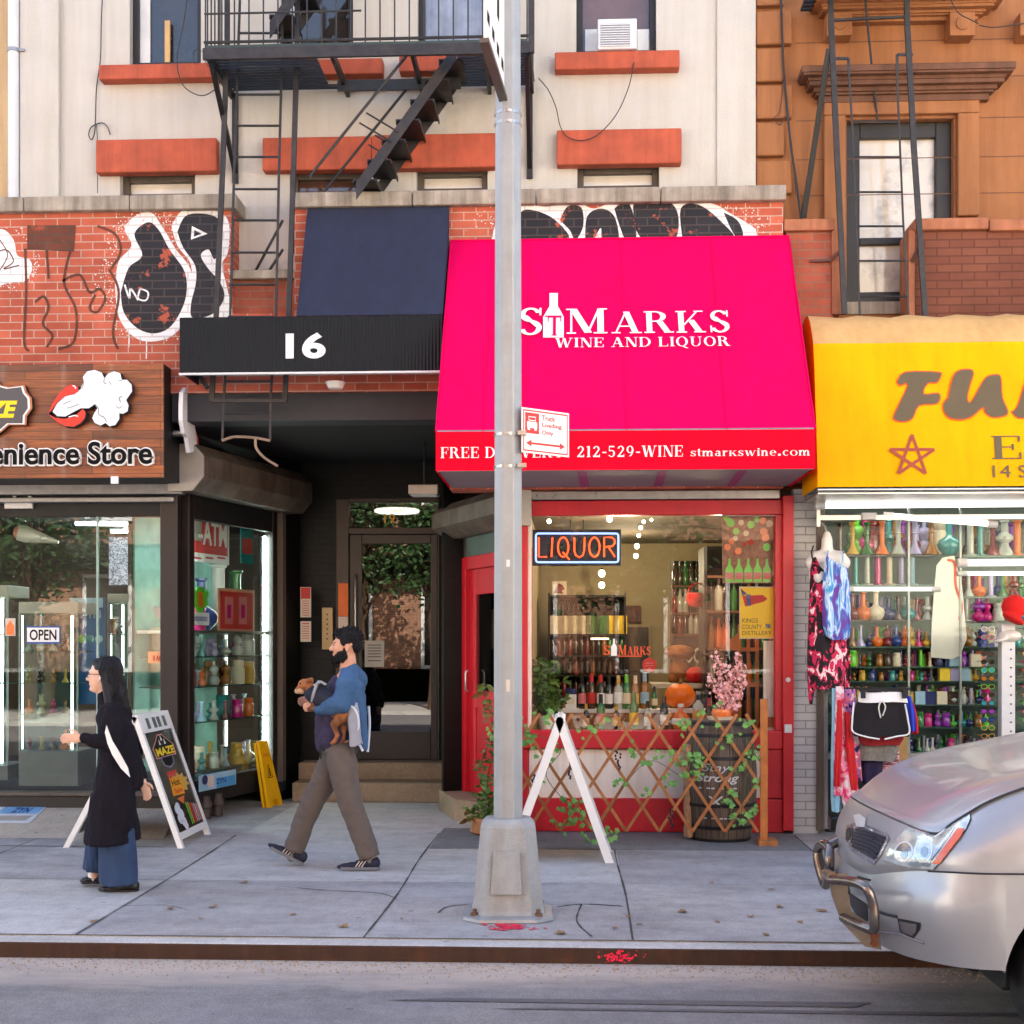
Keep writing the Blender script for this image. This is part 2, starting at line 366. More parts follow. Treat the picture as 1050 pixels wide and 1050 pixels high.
 if c == '2':return 0.70,_arc(0.33,0.72,0.27,0.28,-20,170,0.14,0.07)+_dg(0.06,0.06,0.44,0.62,0.13)+[_rect(0.05,0,0.62,0.13),_rect(0.57,0.13,0.62,0.26)]
 if c == '5':return 0.70,_arc(0.31,0.31,0.3,0.32,-150,130,0.15,0.07)+[_rect(0.1,0.5,0.16,0.98),_rect(0.1,0.88,0.56,1)]
 if c == '9':return 0.72,_arc(0.34,0.67,0.29,0.33,0,360,0.14,0.06,22)+_arc(0.2,0.6,0.43,0.6,-75,10,0.14,0.07)
 return 0.5,[]
def serif(mb,pl,s,x0,x1,y0,y1,n=0.004,mi=0,small=None,uv=None):
 """Roman lettering of flat strokes; small=(set of indexes, factor) for small capitals."""
 xs=0;polys=[]
 lower=set('stmarkwineco.')
 for i,c in enumerate(s):
  k=small if(small and i>0 and c.isalpha())else(0.66 if c in lower and c.islower()else 1.0)
  w_,g=glyph(c)
  for p in g:polys.append([(xs+a*k,b*k)for a,b in p])
  xs+=(w_+0.07)*k
 a1=max(q[0]for p in polys for q in p);a0=min(q[0]for p in polys for q in p)
 if uv:u0,u1,v0,v1=uv
 else:(u0,v0),(u1,v1)=pl.px(x0,y1),pl.px(x1,y0)
 for j,p in enumerate(polys):
  mb.poly([pl.at(u0+(u1-u0)*(a-a0)/(a1-a0),v0+(v1-v0)*b,n+0.00025*(j%9))for a,b in p],mi)
def shape(mb,pl,pts,n=0.003,thick=0.0,mi=0,mside=None):
 """Flat (or thick) outline given in photograph pixels, laid on the plane pl."""
 q=[pl.px(*p)for p in pts]
 if thick:mb.prism([pl.at(u,v,n)for u,v in q],pl.N*thick,mi,mside)
 else:mb.poly([pl.at(u,v,n)for u,v in q],mi)
def disc(cx,cy,r,n=18,ry=None):return[(cx+r*math.cos(2*PI*i/n),cy+(ry or r)*math.sin(2*PI*i/n))for i in range(n)]
def smooth_line(pts,k=6):
 """Catmull-Rom through the points."""
 P=[Vector(p)for p in pts];out=[]
 for i in range(len(P)-1):
  a,b,c,d=P[max(i-1,0)],P[i],P[i+1],P[min(i+2,len(P)-1)]
  for j in range(k):
   t=j/k;out.append(0.5*((2*b)+(c-a)*t+(2*a-5*b+4*c-d)*t*t+(3*b-a-3*c+d)*t**3))
 out.append(P[-1]);return out
# ------------------------------------------------------------------ shared helpers for the street
def pbox(mb,x0,x1,y0,y1,Y0,Y1,mi=0):
 """Box whose front face at depth Y0 covers the photograph's rectangle (x0..x1, top y0..bottom y1)."""
 xm=(x0+x1)/2
 a=W(x0,y1,Y0);b=W(x1,y0,Y0);zl=Z(y1,Y0,xm);zh=Z(y0,Y0,xm)
 return mb.box(a.x,b.x,Y0,Y1,zl,zh,mi)
def wall_holes(x0,x1,z0,z1,Y,holes,depth,mi=0,mr=None):
 """Front wall face at Y with openings (xa, xb, za, zb) and their reveals."""
 mb=MB();xs=sorted({x0,x1,*[h[0]for h in holes],*[h[1]for h in holes]});zs=sorted({z0,z1,*[h[2]for h in holes],*[h[3]for h in holes]})
 xs=[x for x in xs if x0 <= x <= x1];zs=[z for z in zs if z0 <= z <= z1]
 for i in range(len(xs)-1):
  for j in range(len(zs)-1):
   cx,cz=(xs[i]+xs[i+1])/2,(zs[j]+zs[j+1])/2
   if any(h[0]<cx<h[1]and h[2]<cz<h[3]for h in holes):continue
   mb.poly([(xs[i],Y,zs[j]),(xs[i+1],Y,zs[j]),(xs[i+1],Y,zs[j+1]),(xs[i],Y,zs[j+1])],mi)
 r_=mi if mr is None else mr
 for a,b,c,d in holes:
  c=max(c,z0);d=min(d,z1)
  mb.poly([(a,Y,c),(a,Y,d),(a,Y+depth,d),(a,Y+depth,c)],r_);mb.poly([(b,Y,c),(b,Y+depth,c),(b,Y+depth,d),(b,Y,d)],r_)
  mb.poly([(a,Y,c),(a,Y+depth,c),(b,Y+depth,c),(b,Y,c)],r_);mb.poly([(a,Y,d),(b,Y,d),(b,Y+depth,d),(a,Y+depth,d)],r_)
 return mb
M={}
M['stucco']=mat('stucco',S(196,190,180),0.9,var=0.06,scale=1.6,bump=0.5,bscale=90,streak=0.07)
M['stucco_tan']=mat('stucco_tan',S(206,176,134),0.9,var=0.1,scale=2,bump=0.3,bscale=120,streak=0.12)
M['orange_paint']=mat('orange_paint',S(180,84,56),0.8,var=0.2,scale=5,bump=0.15,bscale=80,streak=0.22)
M['coping']=mat('coping_stone',S(168,156,140),0.9,var=0.2,scale=8,bump=0.5,bscale=50,streak=0.45)
M['brown_stucco']=mat('brown_stucco',S(160,104,62),0.85,var=0.10,scale=1.4,bump=0.3,bscale=110,streak=0.22)
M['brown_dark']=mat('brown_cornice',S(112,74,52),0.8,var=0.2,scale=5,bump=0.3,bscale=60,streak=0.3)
M['brown_cap']=mat('brown_cap',S(176,110,76),0.8,var=0.2,scale=5,bump=0.3,bscale=60,streak=0.3)
M['brick_red']=brick('brick_red',S(192,100,76),S(164,80,60),S(190,156,138),ms=0.005,dirt=0.3)
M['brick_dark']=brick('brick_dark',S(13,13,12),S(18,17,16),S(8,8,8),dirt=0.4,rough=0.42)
M['brick_brown']=brick('brick_brown',S(122,74,56),S(112,66,50),S(98,58,44),dirt=0.22)
M['brick_mid']=brick('brick_mid',S(170,92,70),S(150,78,58),S(140,104,88),dirt=0.3)
M['brick_grey']=brick('brick_grey',S(184,184,184),S(172,172,173),S(140,140,140),dirt=0.22,rough=0.6)
M['brick_black']=brick('brick_black',S(33,31,35),S(40,38,42),S(68,60,58),dirt=0.2,rough=0.55,wear=(S(166,80,58),0.585,0.60))
M['brick_black_full']=brick('brick_black_full',S(33,32,36),S(42,40,44),S(62,60,62),dirt=0.2,rough=0.5,wear=(S(160,78,58),0.66,0.68))
M['brick_white']=brick('brick_white',S(228,226,224),S(220,218,216),S(196,188,184),dirt=0.12,rough=0.6,wear=(S(178,90,66),0.62,0.66))
M['brick_smoke']=brick('brick_smoke',S(110,64,48),S(96,58,46),S(88,70,62),dirt=0.3,wear=(S(172,84,60),0.58,0.70))
M['frame_dark']=mat('frame_dark',S(34,30,28),0.5,var=0.2,scale=6)
M['frame_brown']=mat('frame_brown',S(92,80,70),0.55,var=0.2,scale=7,streak=0.2)
M['black_iron']=mat('black_iron',S(32,30,31),0.55,var=0.3,scale=9,bump=0.25,bscale=70,col2=S(62,55,52),thr=(0.45,0.8))
M['iron_dark']=mat('iron_dark',S(15,14,15),0.5,var=0.3,scale=9,bump=0.2,bscale=70)
M['pane_dark']=mat('pane_dark',S(52,46,44),0.06,var=0.3,scale=2.2,spec=0.9)
M['pane_brown']=mat('pane_brown',S(96,68,56),0.08,var=0.4,scale=1.5,spec=0.9)
M['curtain_blue']=mat('curtain_blue',S(150,156,172),0.15,var=0.25,scale=4,spec=0.9,streak=0.3)
M['curtain_white']=mat('curtain_white',S(214,208,196),0.12,var=0.12,scale=3,spec=0.9)
M['white_metal']=mat('white_metal',S(212,212,212),0.45,var=0.06,scale=8)
M['grey_metal']=mat('grey_metal',S(150,150,150),0.4,metal=0.7,var=0.15,scale=12)
M['steel']=mat('steel',S(178,176,172),0.3,metal=0.9,var=0.12,scale=14)
M['black']=mat('black_matt',S(12,12,13),0.6,var=0.15,scale=8)
M['black_gloss']=mat('black_gloss',S(16,16,18),0.2,var=0.1,scale=8)
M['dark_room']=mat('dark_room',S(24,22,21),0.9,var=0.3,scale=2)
M['white']=mat('white_paint',S(232,230,226),0.5,var=0.04,scale=9)
M['wire']=mat('wire',S(40,38,38),0.6,var=0.1)
# ------------------------------------------------------------------ ground
def concrete(name,c,dark,warm):
 m,nt,b=new_mat(name);L=nt.links.new;b.inputs['Roughness'].default_value=0.85
 tc=N_(nt,'ShaderNodeNewGeometry');out=None
 def nz(sc,d=8.0,r=0.65,sx=1,sy=1):
  mp=N_(nt,'ShaderNodeMapping');mp.inputs['Scale'].default_value=(sx,sy,1);L(tc.outputs['Position'],mp.inputs['Vector'])
  n=N_(nt,'ShaderNodeTexNoise',Scale=sc,Detail=d,Roughness=r);L(mp.outputs[0],n.inputs['Vector']);return n.outputs['Fac']
 def ramp(f,p0,p1,a,b_):
  r=N_(nt,'ShaderNodeValToRGB');r.color_ramp.elements[0].position=p0;r.color_ramp.elements[1].position=p1
  r.color_ramp.elements[0].color=(*a,1);r.color_ramp.elements[1].color=(*b_,1);L(f,r.inputs[0]);return r.outputs[0]
 def mul(a,b_,f=1.0):
  x=N_(nt,'ShaderNodeMix',data_type='RGBA',blend_type='MULTIPLY');x.inputs['Factor'].default_value=f;L(a,x.inputs['A']);L(b_,x.inputs['B']);return x.outputs['Result']
 base=ramp(nz(0.55),0.35,0.66,c,warm)
 base=mul(base,ramp(nz(2.3,10,0.72,0.6,1.4),0.34,0.60,dark,(1,1,1)))
 base=mul(base,ramp(nz(85,3,0.6),0.3,0.62,(0.74,0.74,0.75),(1.06,1.06,1.06)))
 vo=N_(nt,'ShaderNodeTexVoronoi',Scale=3.2,Randomness=1.0);L(tc.outputs['Position'],vo.inputs['Vector'])
 base=mul(base,ramp(vo.outputs['Distance'],0.045,0.07,(0.55,0.55,0.56),(1,1,1)),0.8)
 v2=N_(nt,'ShaderNodeTexVoronoi',Scale=9.0,Randomness=1.0);L(tc.outputs['Position'],v2.inputs['Vector']);base=mul(base,ramp(v2.outputs['Distance'],0.05,0.09,(0.66,0.65,0.65),(1,1,1)),0.7)
 base=mul(base,ramp(nz(7.0,9,0.75,1.5,.7),0.36,0.56,(0.80,0.79,0.78),(1,1,1)),.8);base=mul(base,ramp(nz(300,2,.5),.36,.6,(.8,.8,.8),(1.08,1.08,1.08)),.8)
 L(base,b.inputs['Base Color'])
 bp=N_(nt,'ShaderNodeBump',Strength=0.35,Distance=0.006);L(nz(110,4),bp.inputs['Height']);L(bp.outputs[0],b.inputs['Normal'])
 return m
M['sidewalk']=concrete('sidewalk_concrete',S(196,192,188),(0.74,0.73,0.72),S(212,205,196))
M['sidewalk_dark']=concrete('sidewalk_dark',S(134,131,130),(0.8,0.8,0.8),S(128,126,124))
M['ramp']=concrete('ramp_concrete',S(186,176,160),(0.85,0.83,0.8),S(196,184,166))
M['step_stone']=concrete('step_stone',S(150,130,108),(0.7,0.67,0.62),S(176,152,122))
M['asphalt']=concrete('asphalt',S(140,136,138),(0.72,0.72,0.73),S(154,148,142))
def dusty(src,name):
 m=src.copy();m.name=name;nt=m.node_tree;L=nt.links.new;b=nt.nodes['Principled BSDF'];old=b.inputs['Base Color'].links[0].from_socket
 g=N_(nt,'ShaderNodeNewGeometry');sx=N_(nt,'ShaderNodeSeparateXYZ');L(g.outputs['Position'],sx.inputs[0]);nz=N_(nt,'ShaderNodeTexNoise',Scale=2.2,Detail=7.0,Roughness=.7);mp=N_(nt,'ShaderNodeMapping');mp.inputs['Scale'].default_value=(.5,1.6,1);L(g.outputs['Position'],mp.inputs[0]);L(mp.outputs[0],nz.inputs[0])
 r=N_(nt,'ShaderNodeMapRange');r.inputs['From Min'].default_value=-4.95;r.inputs['From Max'].default_value=-4.25;r.inputs['To Min'].default_value=-.25;r.inputs['To Max'].default_value=.45;L(sx.outputs[1],r.inputs['Value'])
 a=N_(nt,'ShaderNodeMath',operation='ADD');L(r.outputs[0],a.inputs[0]);L(nz.outputs[0],a.inputs[1]);cr=N_(nt,'ShaderNodeValToRGB');cr.color_ramp.elements[0].position=.45;cr.color_ramp.elements[1].position=.85;L(a.outputs[0],cr.inputs[0])
 n2=N_(nt,'ShaderNodeTexNoise',Scale=260.0,Detail=2.0);L(g.outputs['Position'],n2.inputs[0]);c2=N_(nt,'ShaderNodeValToRGB');c2.color_ramp.elements[0].position=.35;c2.color_ramp.elements[1].position=.68;c2.color_ramp.elements[0].color=(.55,.55,.56,1);c2.color_ramp.elements[1].color=(1.25,1.25,1.25,1);L(n2.outputs[0],c2.inputs[0])
 m0=N_(nt,'ShaderNodeMix',data_type='RGBA',blend_type='MULTIPLY');m0.inputs['Factor'].default_value=1;L(old,m0.inputs['A']);L(c2.outputs[0],m0.inputs['B'])
 mx=N_(nt,'ShaderNodeMix',data_type='RGBA');L(cr.outputs[0],mx.inputs['Factor']);L(m0.outputs['Result'],mx.inputs['A']);mx.inputs['B'].default_value=(*S(180,164,150),1);L(mx.outputs['Result'],b.inputs['Base Color']);return m
M['asphalt_dusty']=dusty(M['asphalt'],'asphalt_dusty')
M['joint']=mat('joint_dirt',S(70,66,62),0.95,var=0.3,scale=20)
M['kerb_steel']=mat('kerb_steel',S(72,46,32),0.75,metal=0.3,var=0.3,scale=3,col2=S(120,66,30),thr=(0.55,0.85),bump=0.3,bscale=40,streak=0.4)
YK=-4.16
mb=MB();mb.poly([(-90,-90,-0.085),(90,-90,-0.085),(90,90,-0.085),(-90,90,-0.085)]);struct(mb.build('road',M['asphalt_dusty'],origin=(0,0,-0.085)))
M['sidewalk_b']=concrete('sidewalk_concrete_warm',S(204,197,190),(0.68,0.67,0.66),S(160,156,154));M['sidewalk_c']=concrete('sidewalk_concrete_dark',S(184,180,177),(0.72,0.71,0.72),S(170,164,160))
mb=MB();xs_=[-30,-9.1,-7.5,-5.9,-4.35,-2.76,-1.13,.33,1.84,3.4,5.0,30]
for i,(a,b)in enumerate(zip(xs_,xs_[1:])):
 for j,(c,d)in enumerate(((YK+.17,-2.3),(-2.3,6))):
  mb.add([(a,c,0),(b,c,0),(b,d,0),(a,d,0)],[(0,1,2,3)],(i*2+j*1+(i//3))%3)
mb.add([(-30,YK+.17,0),(30,YK+.17,0),(30,YK+.17,-.3),(-30,YK+.17,-.3)],[(0,3,2,1)],0)
sw=struct(mb.build('sidewalk',[M['sidewalk'],M['sidewalk_b'],M['sidewalk_c']],origin=(0,0,0)))
mb=MB();mb.box(-30,30,YK+0.02,YK+0.166,-0.3,-0.002);kb=struct(mb.build('kerb',M['sidewalk'],origin=(0,YK,0),bevel=0.012))
mb=MB();mb.box(-30,30,YK,YK+0.018,-0.3,-0.004);mb.build('steel_face',M['kerb_steel'],kb,bevel=0.006)
mb=MB();rnd=random.Random(3)
def crack(pts,wd):
 P=smooth_line([(x,y,0.003)for x,y in pts],5)
 for a,b in zip(P,P[1:]):
  t=(b-a).normalized();s_=Vector((-t.y,t.x,0))*wd/2*(0.6+rnd.random()*0.8)
  mb.poly([a-s_,b-s_,b+s_,a+s_])
for x0 in(-7.5,-5.9,-4.35,-2.76,-1.13,0.33,1.84,3.4,5.0):
 crack([(x0-0.06+rnd.uniform(-.01,.01),-0.2),(x0-0.01,-1.4),(x0+rnd.uniform(-.01,.02),-2.6),(x0+0.03,YK+0.18)]if x0<-2 else[(x0,0.0),(x0+rnd.uniform(-.015,.015),-1.3),(x0+rnd.uniform(-.015,.015),-2.7),(x0-0.01,YK+0.18)],0.011)
crack([(-30,-2.3),(-3,-2.3),(2,-2.3),(30,-2.3)],0.006);crack([(-30,-0.86),(-3.2,-0.86)],0.014);crack([(-1.1,-0.84),(1.84,-0.80)],0.01)
crack([(-30,YK+0.172),(30,YK+0.172)],0.018)
crack([(-1.9,-2.5),(-1.6,-2.62),(-1.25,-2.7),(-1.1,-2.9)],0.008);crack([(-0.1,-3.1),(0.05,-3.0),(0.3,-3.05)],0.014);crack([(0.05,-3.0),(0.02,-3.5),(0.1,-3.9)],0.01)
crack([(-0.8,-3.3),(-0.75,-3.1),(-0.5,-3.0)],0.012);crack([(-2.8,-3.2),(-2.5,-3.15),(-2.3,-3.3)],0.006)
mb.build('joint',M['joint'],sw)
mb=MB();mb.box(-1.12,1.83,-0.84,0.3,-0.01,0.004);struct(mb.build('pavement_patch',M['sidewalk_dark'],origin=(0,0,0)))
# asphalt repair bands and grit along the gutter
mb=MB()
for(xa,xb,y0,h)in((-0.9,1.3,-4.93,0.07),(-0.4,2.6,-5.05,0.04)):
 mb.poly([(xa,y0,-0.081),(xb,y0-0.02,-0.081),(xb+0.1,y0+h,-0.081),(xa+0.3,y0+h*0.8,-0.081)])
M['tar']=mat('tar',S(84,82,86),0.7,var=0.2,scale=20,bump=0.3)
struct(mb.build('road_marking',M['tar']))
M['grit']=mat('grit',S(150,128,104),0.95,var=0.35,scale=30)
mb=MB();rnd=random.Random(5)
for i in range(2600):
 x=rnd.uniform(-4.2,3.6);y=YK-0.01-abs(rnd.gauss(0,0.16));s_=rnd.uniform(0.002,0.007)
 mb.add([(x-s_,y,-0.085),(x+s_,y-s_*.6,-0.085),(x+s_*.4,y+s_,-0.085),(x,y,-0.085+s_*1.2)],[(0,1,3),(1,2,3),(2,0,3)])
o=mb.build('gravel',M['grit']);tag(o,'sandy grit and tiny stones lying along the rusty kerb','grit',kind='stuff')
# concrete ramp up to the left shop
mb=MB();mb.add([(-8,-0.45,0.002),(-3.35,-0.45,0.002),(-3.5,0.47,0.165),(-8,0.47,0.165),(-8,0.47,-0.05),(-3.5,0.47,-0.05),(-3.35,-0.45,-0.05),(-8,-0.45,-0.05)],[(0,1,2,3),(1,6,5,2)])
struct(mb.build('entrance_ramp',M['ramp'],origin=(-5,0,0)))
# ------------------------------------------------------------------ cream apartment building above the shops
YW=0.27
def pxwin(x0,x1,y0,y1):xm=(x0+x1)/2;return(X(x0,YW),X(x1,YW),Z(y1,YW,xm),Z(y0,YW,xm))
cream=thing('apartment_building','cream stucco apartment building with orange lintels above the shops','building',(-1.4,0.27,0))
xl,xr=X(20,YW),X(775,YW)
up=[(133,206,-190,66),(288,362,-190,60),(428,502,-190,55),(591,673,-190,54)]
lo=[(123,200,177,260),(297,376,174,260),(427,500,171,260),(592,676,168,260)]
holes=[pxwin(*r)for r in up+lo]
wall_holes(xl,xr,3.80,9.2,YW,holes,0.20).build('wall',M['stucco'],cream)
for r in((20,60,-220,208,YW-0.05,YW),(735,775,-220,200,YW-0.025,YW)):mb=MB();pbox(mb,*r);mb.build('pilaster',M['stucco'],cream,bevel=0.008)
mb=MB();mb.box(xl,xr,YW-0.02,YW+0.8,9.2,9.5);mb.build('parapet',M['stucco'],cream)
mb=MB();mb.box(xl+.01,9.0,.62,7.0,3.62,9.15);mb.build('sun_block_top',M['dark_room'],cream)  # unseen mass added to keep sun from leaking through above the shops
mb=MB();mb.box(-12,9.0,7.0,7.3,0,9.1);mb.build('sun_block_rear',M['stucco'],cream)  # unseen wall added behind the rooms to shut out the sun
mb=MB();mb.box(-12,xl,.65,7.0,3.62,9.1);mb.build('sun_block_side',M['dark_room'],cream)  # unseen box added at the left to close the sun leak there
mb=MB();mb.poly([(xr,YW,3),(xr,7,3),(xr,7,9.3),(xr,YW,9.3)]);mb.poly([(xl,YW,3),(xl,7,3),(xl,7,9.3),(xl,YW,9.3)]);mb.build('side_wall',M['stucco'],cream)
fills=['pane_dark','pane_dark','curtain_blue','pane_brown','curtain_white','pane_brown','curtain_white','curtain_white']
for i,(h,f)in enumerate(zip(holes,fills)):
 a,b,c,d=h;fw=0.055
 win=MB();Y0=YW+0.08
 win.box(a,a+fw,Y0,Y0+0.1,c,d);win.box(b-fw,b,Y0,Y0+0.1,c,d);win.box(a+fw,b-fw,Y0,Y0+0.1,d-fw,d);win.box(a+fw,b-fw,Y0,Y0+0.1,c,c+fw)
 win.box(a+fw,b-fw,Y0+0.01,Y0+0.06,(c+d)/2-0.03,(c+d)/2+0.03)if i<4 else win.box(a+fw,b-fw,Y0+0.02,Y0+0.07,d-0.20,d-0.15)
 fo=win.build('window',M['frame_dark']if i<4 else M['frame_brown'],cream,bevel=0.006)
 g=MB();g.box(a+fw,b-fw,Y0+0.055,Y0+0.06,c+fw,d-fw);g.build('pane',M[f],fo)
 if i in(0,1): # pale reveal and a stick propping the sash
  g=MB();g.box(a+fw,a+fw+0.09,Y0+0.03,Y0+0.052,c+fw,d-fw);g.build('jamb',M['curtain_white'],fo)
 if i == 0:
  g=MB();g.box((a+b)/2-0.03,(a+b)/2+0.015,Y0,Y0+0.03,c+fw,c+0.42);g.build('prop_stick',mat('pine',S(200,160,104),0.6),fo)
 if i == 4:
  g=MB();g.box((a+b)/2-0.05,b-fw-0.03,Y0+0.048,Y0+0.053,c+fw,d-0.21);g.build('shade',M['curtain_blue'],fo)
for r in((98,222,142,176),(269,381,140,174),(381,508,137,172),(571,699,132,168)):
 mb=MB();pbox(mb,*r,YW-0.10,YW+0.02);mb.build('lintel',M['orange_paint'],cream,bevel=0.012)
for r in((101,225,65,80),(288,392,60,76),(409,512,56,72),(569,697,52,70)):
 mb=MB();pbox(mb,*r,YW-0.12,YW+0.02);mb.build('sill',M['orange_paint'],cream,bevel=0.01)
# brick front of the shop storey, with its stone coping and graffiti
xb0,xb1,xg0,xg1=X(-60,0)-2,X(803,0),X(237,0),X(302,0)
zc=5.28
mb=MB()
def face(x0,x1,z0,z1,Y=0.0,back=YW):mb.box(x0,x1,Y,back,z0,z1)
ZB=Z(402,0.0,340)
face(xb0,-3.45,3.06,zc);face(-3.45,xg0,ZB,zc);face(xg0,xg1,ZB,Z(325,.12,270),0.0,YW);face(xg1,-1.04,ZB,zc);face(-1.04,xb1,2.9,zc)
bf=mb.build('brick_front',M['brick_red'],cream)
mb=MB();mb.box(xg0,xg1,0.10,YW,Z(325,.12,270),Z(287,.1,270));mb.build('recess_brick',M['brick_mid'],cream)
mb=MB();mb.box(xg0-0.0,xg1+0.0,0.03,YW-0.002,Z(286,.05,270),Z(277,.05,270));mb.build('recess_sill',M['coping'],cream,bevel=0.008)
for x0,x1 in((xb0,xg0+0.06),(xg1-0.03,xb1+0.02)):
 mb=MB();L_=x1-x0;n=max(2,round(L_/0.95))
 for i in range(n):mb.box(x0+L_*i/n+0.003,x0+L_*(i+1)/n-0.003,-0.07,YW+0.0,zc,zc+0.125)
 mb.build('coping',M['coping'],cream,bevel=0.012)
# graffiti: paint laid on the bricks
P0=front(0.0)
def paint(pts,m,n,k=5,name='graffiti'):
 mb=MB();Q=[(p.x,p.y)for p in smooth_line([(x,y,0)for x,y in pts]+[(*pts[0],0)],k)][:-1]if k else pts
 shape(mb,P0,Q,n,0.0008);mb.build(name,M[m],bf)
def stroke(pts,wd,m,n,k=6):
 mb=MB();Q=smooth_line([P0.at(*P0.px(x,y),n)for x,y in pts],k)
 for a,b in zip(Q,Q[1:]):
  t=(b-a).normalized();s_=Vector((t.z,0,-t.x))*wd/2
  mb.poly([a-s_,b-s_,b+s_,a+s_])
 mb.build('graffiti',M[m],bf)
paint([(118,292),(122,268),(135,252),(128,235),(138,222),(155,218),(166,232),(180,255),(196,278),(196,310),(182,340),(160,350),(138,346),(122,325)],'brick_white',0.002)
paint([(124,300),(132,275),(146,262),(138,240),(152,228),(163,236),(174,256),(190,280),(190,308),(176,334),(158,342),(140,336),(127,320)],'brick_black',0.004)
paint([(176,232),(186,217),(206,214),(226,218),(235,230),(234,258),(228,272),(234,300),(236,326),(200,330),(184,324),(194,300),(196,272),(182,252)],'brick_white',0.0028)
paint([(182,238),(190,222),(206,219),(222,223),(228,234),(226,254),(220,266),(214,256),(206,262),(214,276),(226,290),(230,306),(218,322),(198,326),(196,312),(201,290),(200,272),(188,254)],'brick_black_full',0.0048)
paint([(197,232),(213,240),(196,246)],'brick_white',0.0066,k=0);paint([(199.5,236),(207,240),(199,243)],'brick_black_full',0.0076,k=0)
stroke([(128,292),(133,306),(134,296),(142,308)],0.016,'brick_white',0.006);stroke([(144,296),(152,300),(150,308),(142,306),(144,296)],0.014,'brick_white',0.006)
paint([(28,231),(78,231),(76,258),(28,256)],'brick_smoke',0.0022,k=0)
for pts in([(26,255),(27,300),(25,350),(30,360)],[(48,256),(50,286)],[(72,258),(66,290),(78,318),(76,350),(60,358)],[(36,310),(45,304),(50,316),(44,332),(54,344),(48,356)],[(64,288),(82,282),(92,300),(102,296),(108,306),(100,320),(92,316),(98,302)],[(100,232),(118,240),(124,258),(114,276)],[(112,276),(122,300),(116,340),(121,358)]):
 stroke(pts,0.022,'brick_smoke',0.0035)
paint([(-20,240),(2,235),(14,246),(18,262),(30,266),(33,276),(26,288),(10,290),(-20,294)],'brick_white',0.002)
rs=random.Random(2)
mb=MB()
for cx_,cy_,rx_,ry_,n_ in((155,284,46,66,420),(206,272,34,58,260),(640,226,130,26,420),(12,265,26,28,120)):
 for _ in range(n_):
  a=rs.uniform(0,2*PI);k_=rs.gauss(1.0,.10);x,y=cx_+rx_*k_*math.cos(a),cy_+ry_*k_*math.sin(a);s_=rs.uniform(.25,.8)
  if 209<y<243 or(y<350 and x<236):shape(mb,P0,disc(x,y,s_,6),.0012+.0002*rs.random())
mb.build('spray_fleck',M['white'],bf)
for x,y0,y1 in((132,338,356),(150,346,368),(186,326,350),(212,326,346),(124,318,330)):stroke([(x,y0),(x+.4,(y0+y1)/2),(x,y1)],.010,'brick_white',.0016)
stroke([(-8,262),(6,256),(14,268),(4,276),(20,272)],0.01,'brick_smoke',0.004);stroke([(0,246),(8,262),(-2,280)],0.009,'brick_smoke',0.0045)
paint([(14,286),(20,282),(20,290)],'brick_teal' if 'brick_teal' in M else 'brick_white',0.004,k=0)
# right graffiti band over the pink awning
paint([(504,246),(512,220),(530,208),(560,212),(590,206),(610,214),(640,200),(668,196),(700,200),(720,206),(744,216),(762,246)],'brick_white',0.002)
for b_ in([(532,248),(534,218),(552,217),(572,228),(582,247)],[(574,226),(582,212),(596,213),(598,232),(590,246),(584,236)],[(600,246),(602,222),(616,214),(630,222),(634,247),(618,247),(616,234),(608,246)],
           [(630,214),(642,206),(650,222),(652,246),(642,247),(634,228)],[(652,236),(650,208),(668,201),(690,210),(696,228),(690,247),(662,247)],[(700,247),(698,214),(716,210),(738,226),(752,247)],[(622,206),(640,198),(650,200),(640,206)]):
 paint(b_,'brick_black',0.004)
paint([(742,218),(756,226),(762,240),(758,247),(750,236)],'brick_black_full',0.0046)
# ------------------------------------------------------------------ tan building edge and drainpipe at far left
tan=thing('neighbouring_building','tan stucco building edge beside the white drainpipe','building',(-6.5,0.3,0))
mb=MB();mb.box(-10,xl-0.002,0.42,5,5.0,9.3);mb.build('wall',M['stucco_tan'],tan)
pipe=thing('drainpipe','white vertical drainpipe at the corner of the cream building','pipe',W(14,208,0.22))
mb=MB();a=W(14,206,0.22);mb.tube([(a.x,0.22,a.z-0.4),(a.x,0.22,9.2)],0.048,12);mb.build('pipe',M['white_metal'],pipe)
for y in(52,-40):mb=MB();mb.tube([(a.x,0.22,Z(y,.22,14)-0.015),(a.x,0.22,Z(y,.22,14)+0.015)],0.056,12);mb.box(a.x+0.05,a.x+0.1,0.2,0.4,Z(y,.22,14)-0.012,Z(y,.22,14)+0.012);mb.build('clamp',M['grey_metal'],pipe)
# ------------------------------------------------------------------ brown building on the right
YB=0.34
brown=thing('brownstone_building','brown stucco building with quoins and a cornice over its tall window','building',(3.2,0.34,0))
wx=(X(868,YB),X(978,YB),Z(312,YB,920),Z(122,YB,920))
wu=(X(880,YB),X(968,YB),Z(2,YB,920),9.0)
wall_holes(xr+0.003,9.0,2.9,9.2,YB,[wx,wu],0.22).build('wall',M['brown_stucco'],brown)
# ashlar joints
mb=MB();
for y in(43,81,123,163,200):zz=Z(y,YB,880);mb.box(X(816,YB),9.0,YB-0.002,YB-0.0005,zz-0.004,zz+0.004)
mb.build('mortar_joint',M['brown_dark'],brown)
for i,y in enumerate((-30,10,48,86,124,163,200)):
 xq=X(812 if i%2 else 804,YB-0.05);mb=MB();mb.box(xr+0.004,xq,YB-0.07,YB+0.01,Z(y+36,YB-.05,795),Z(y+2,YB-.05,795));mb.build('quoin',M['brown_stucco'],brown,bevel=0.014)
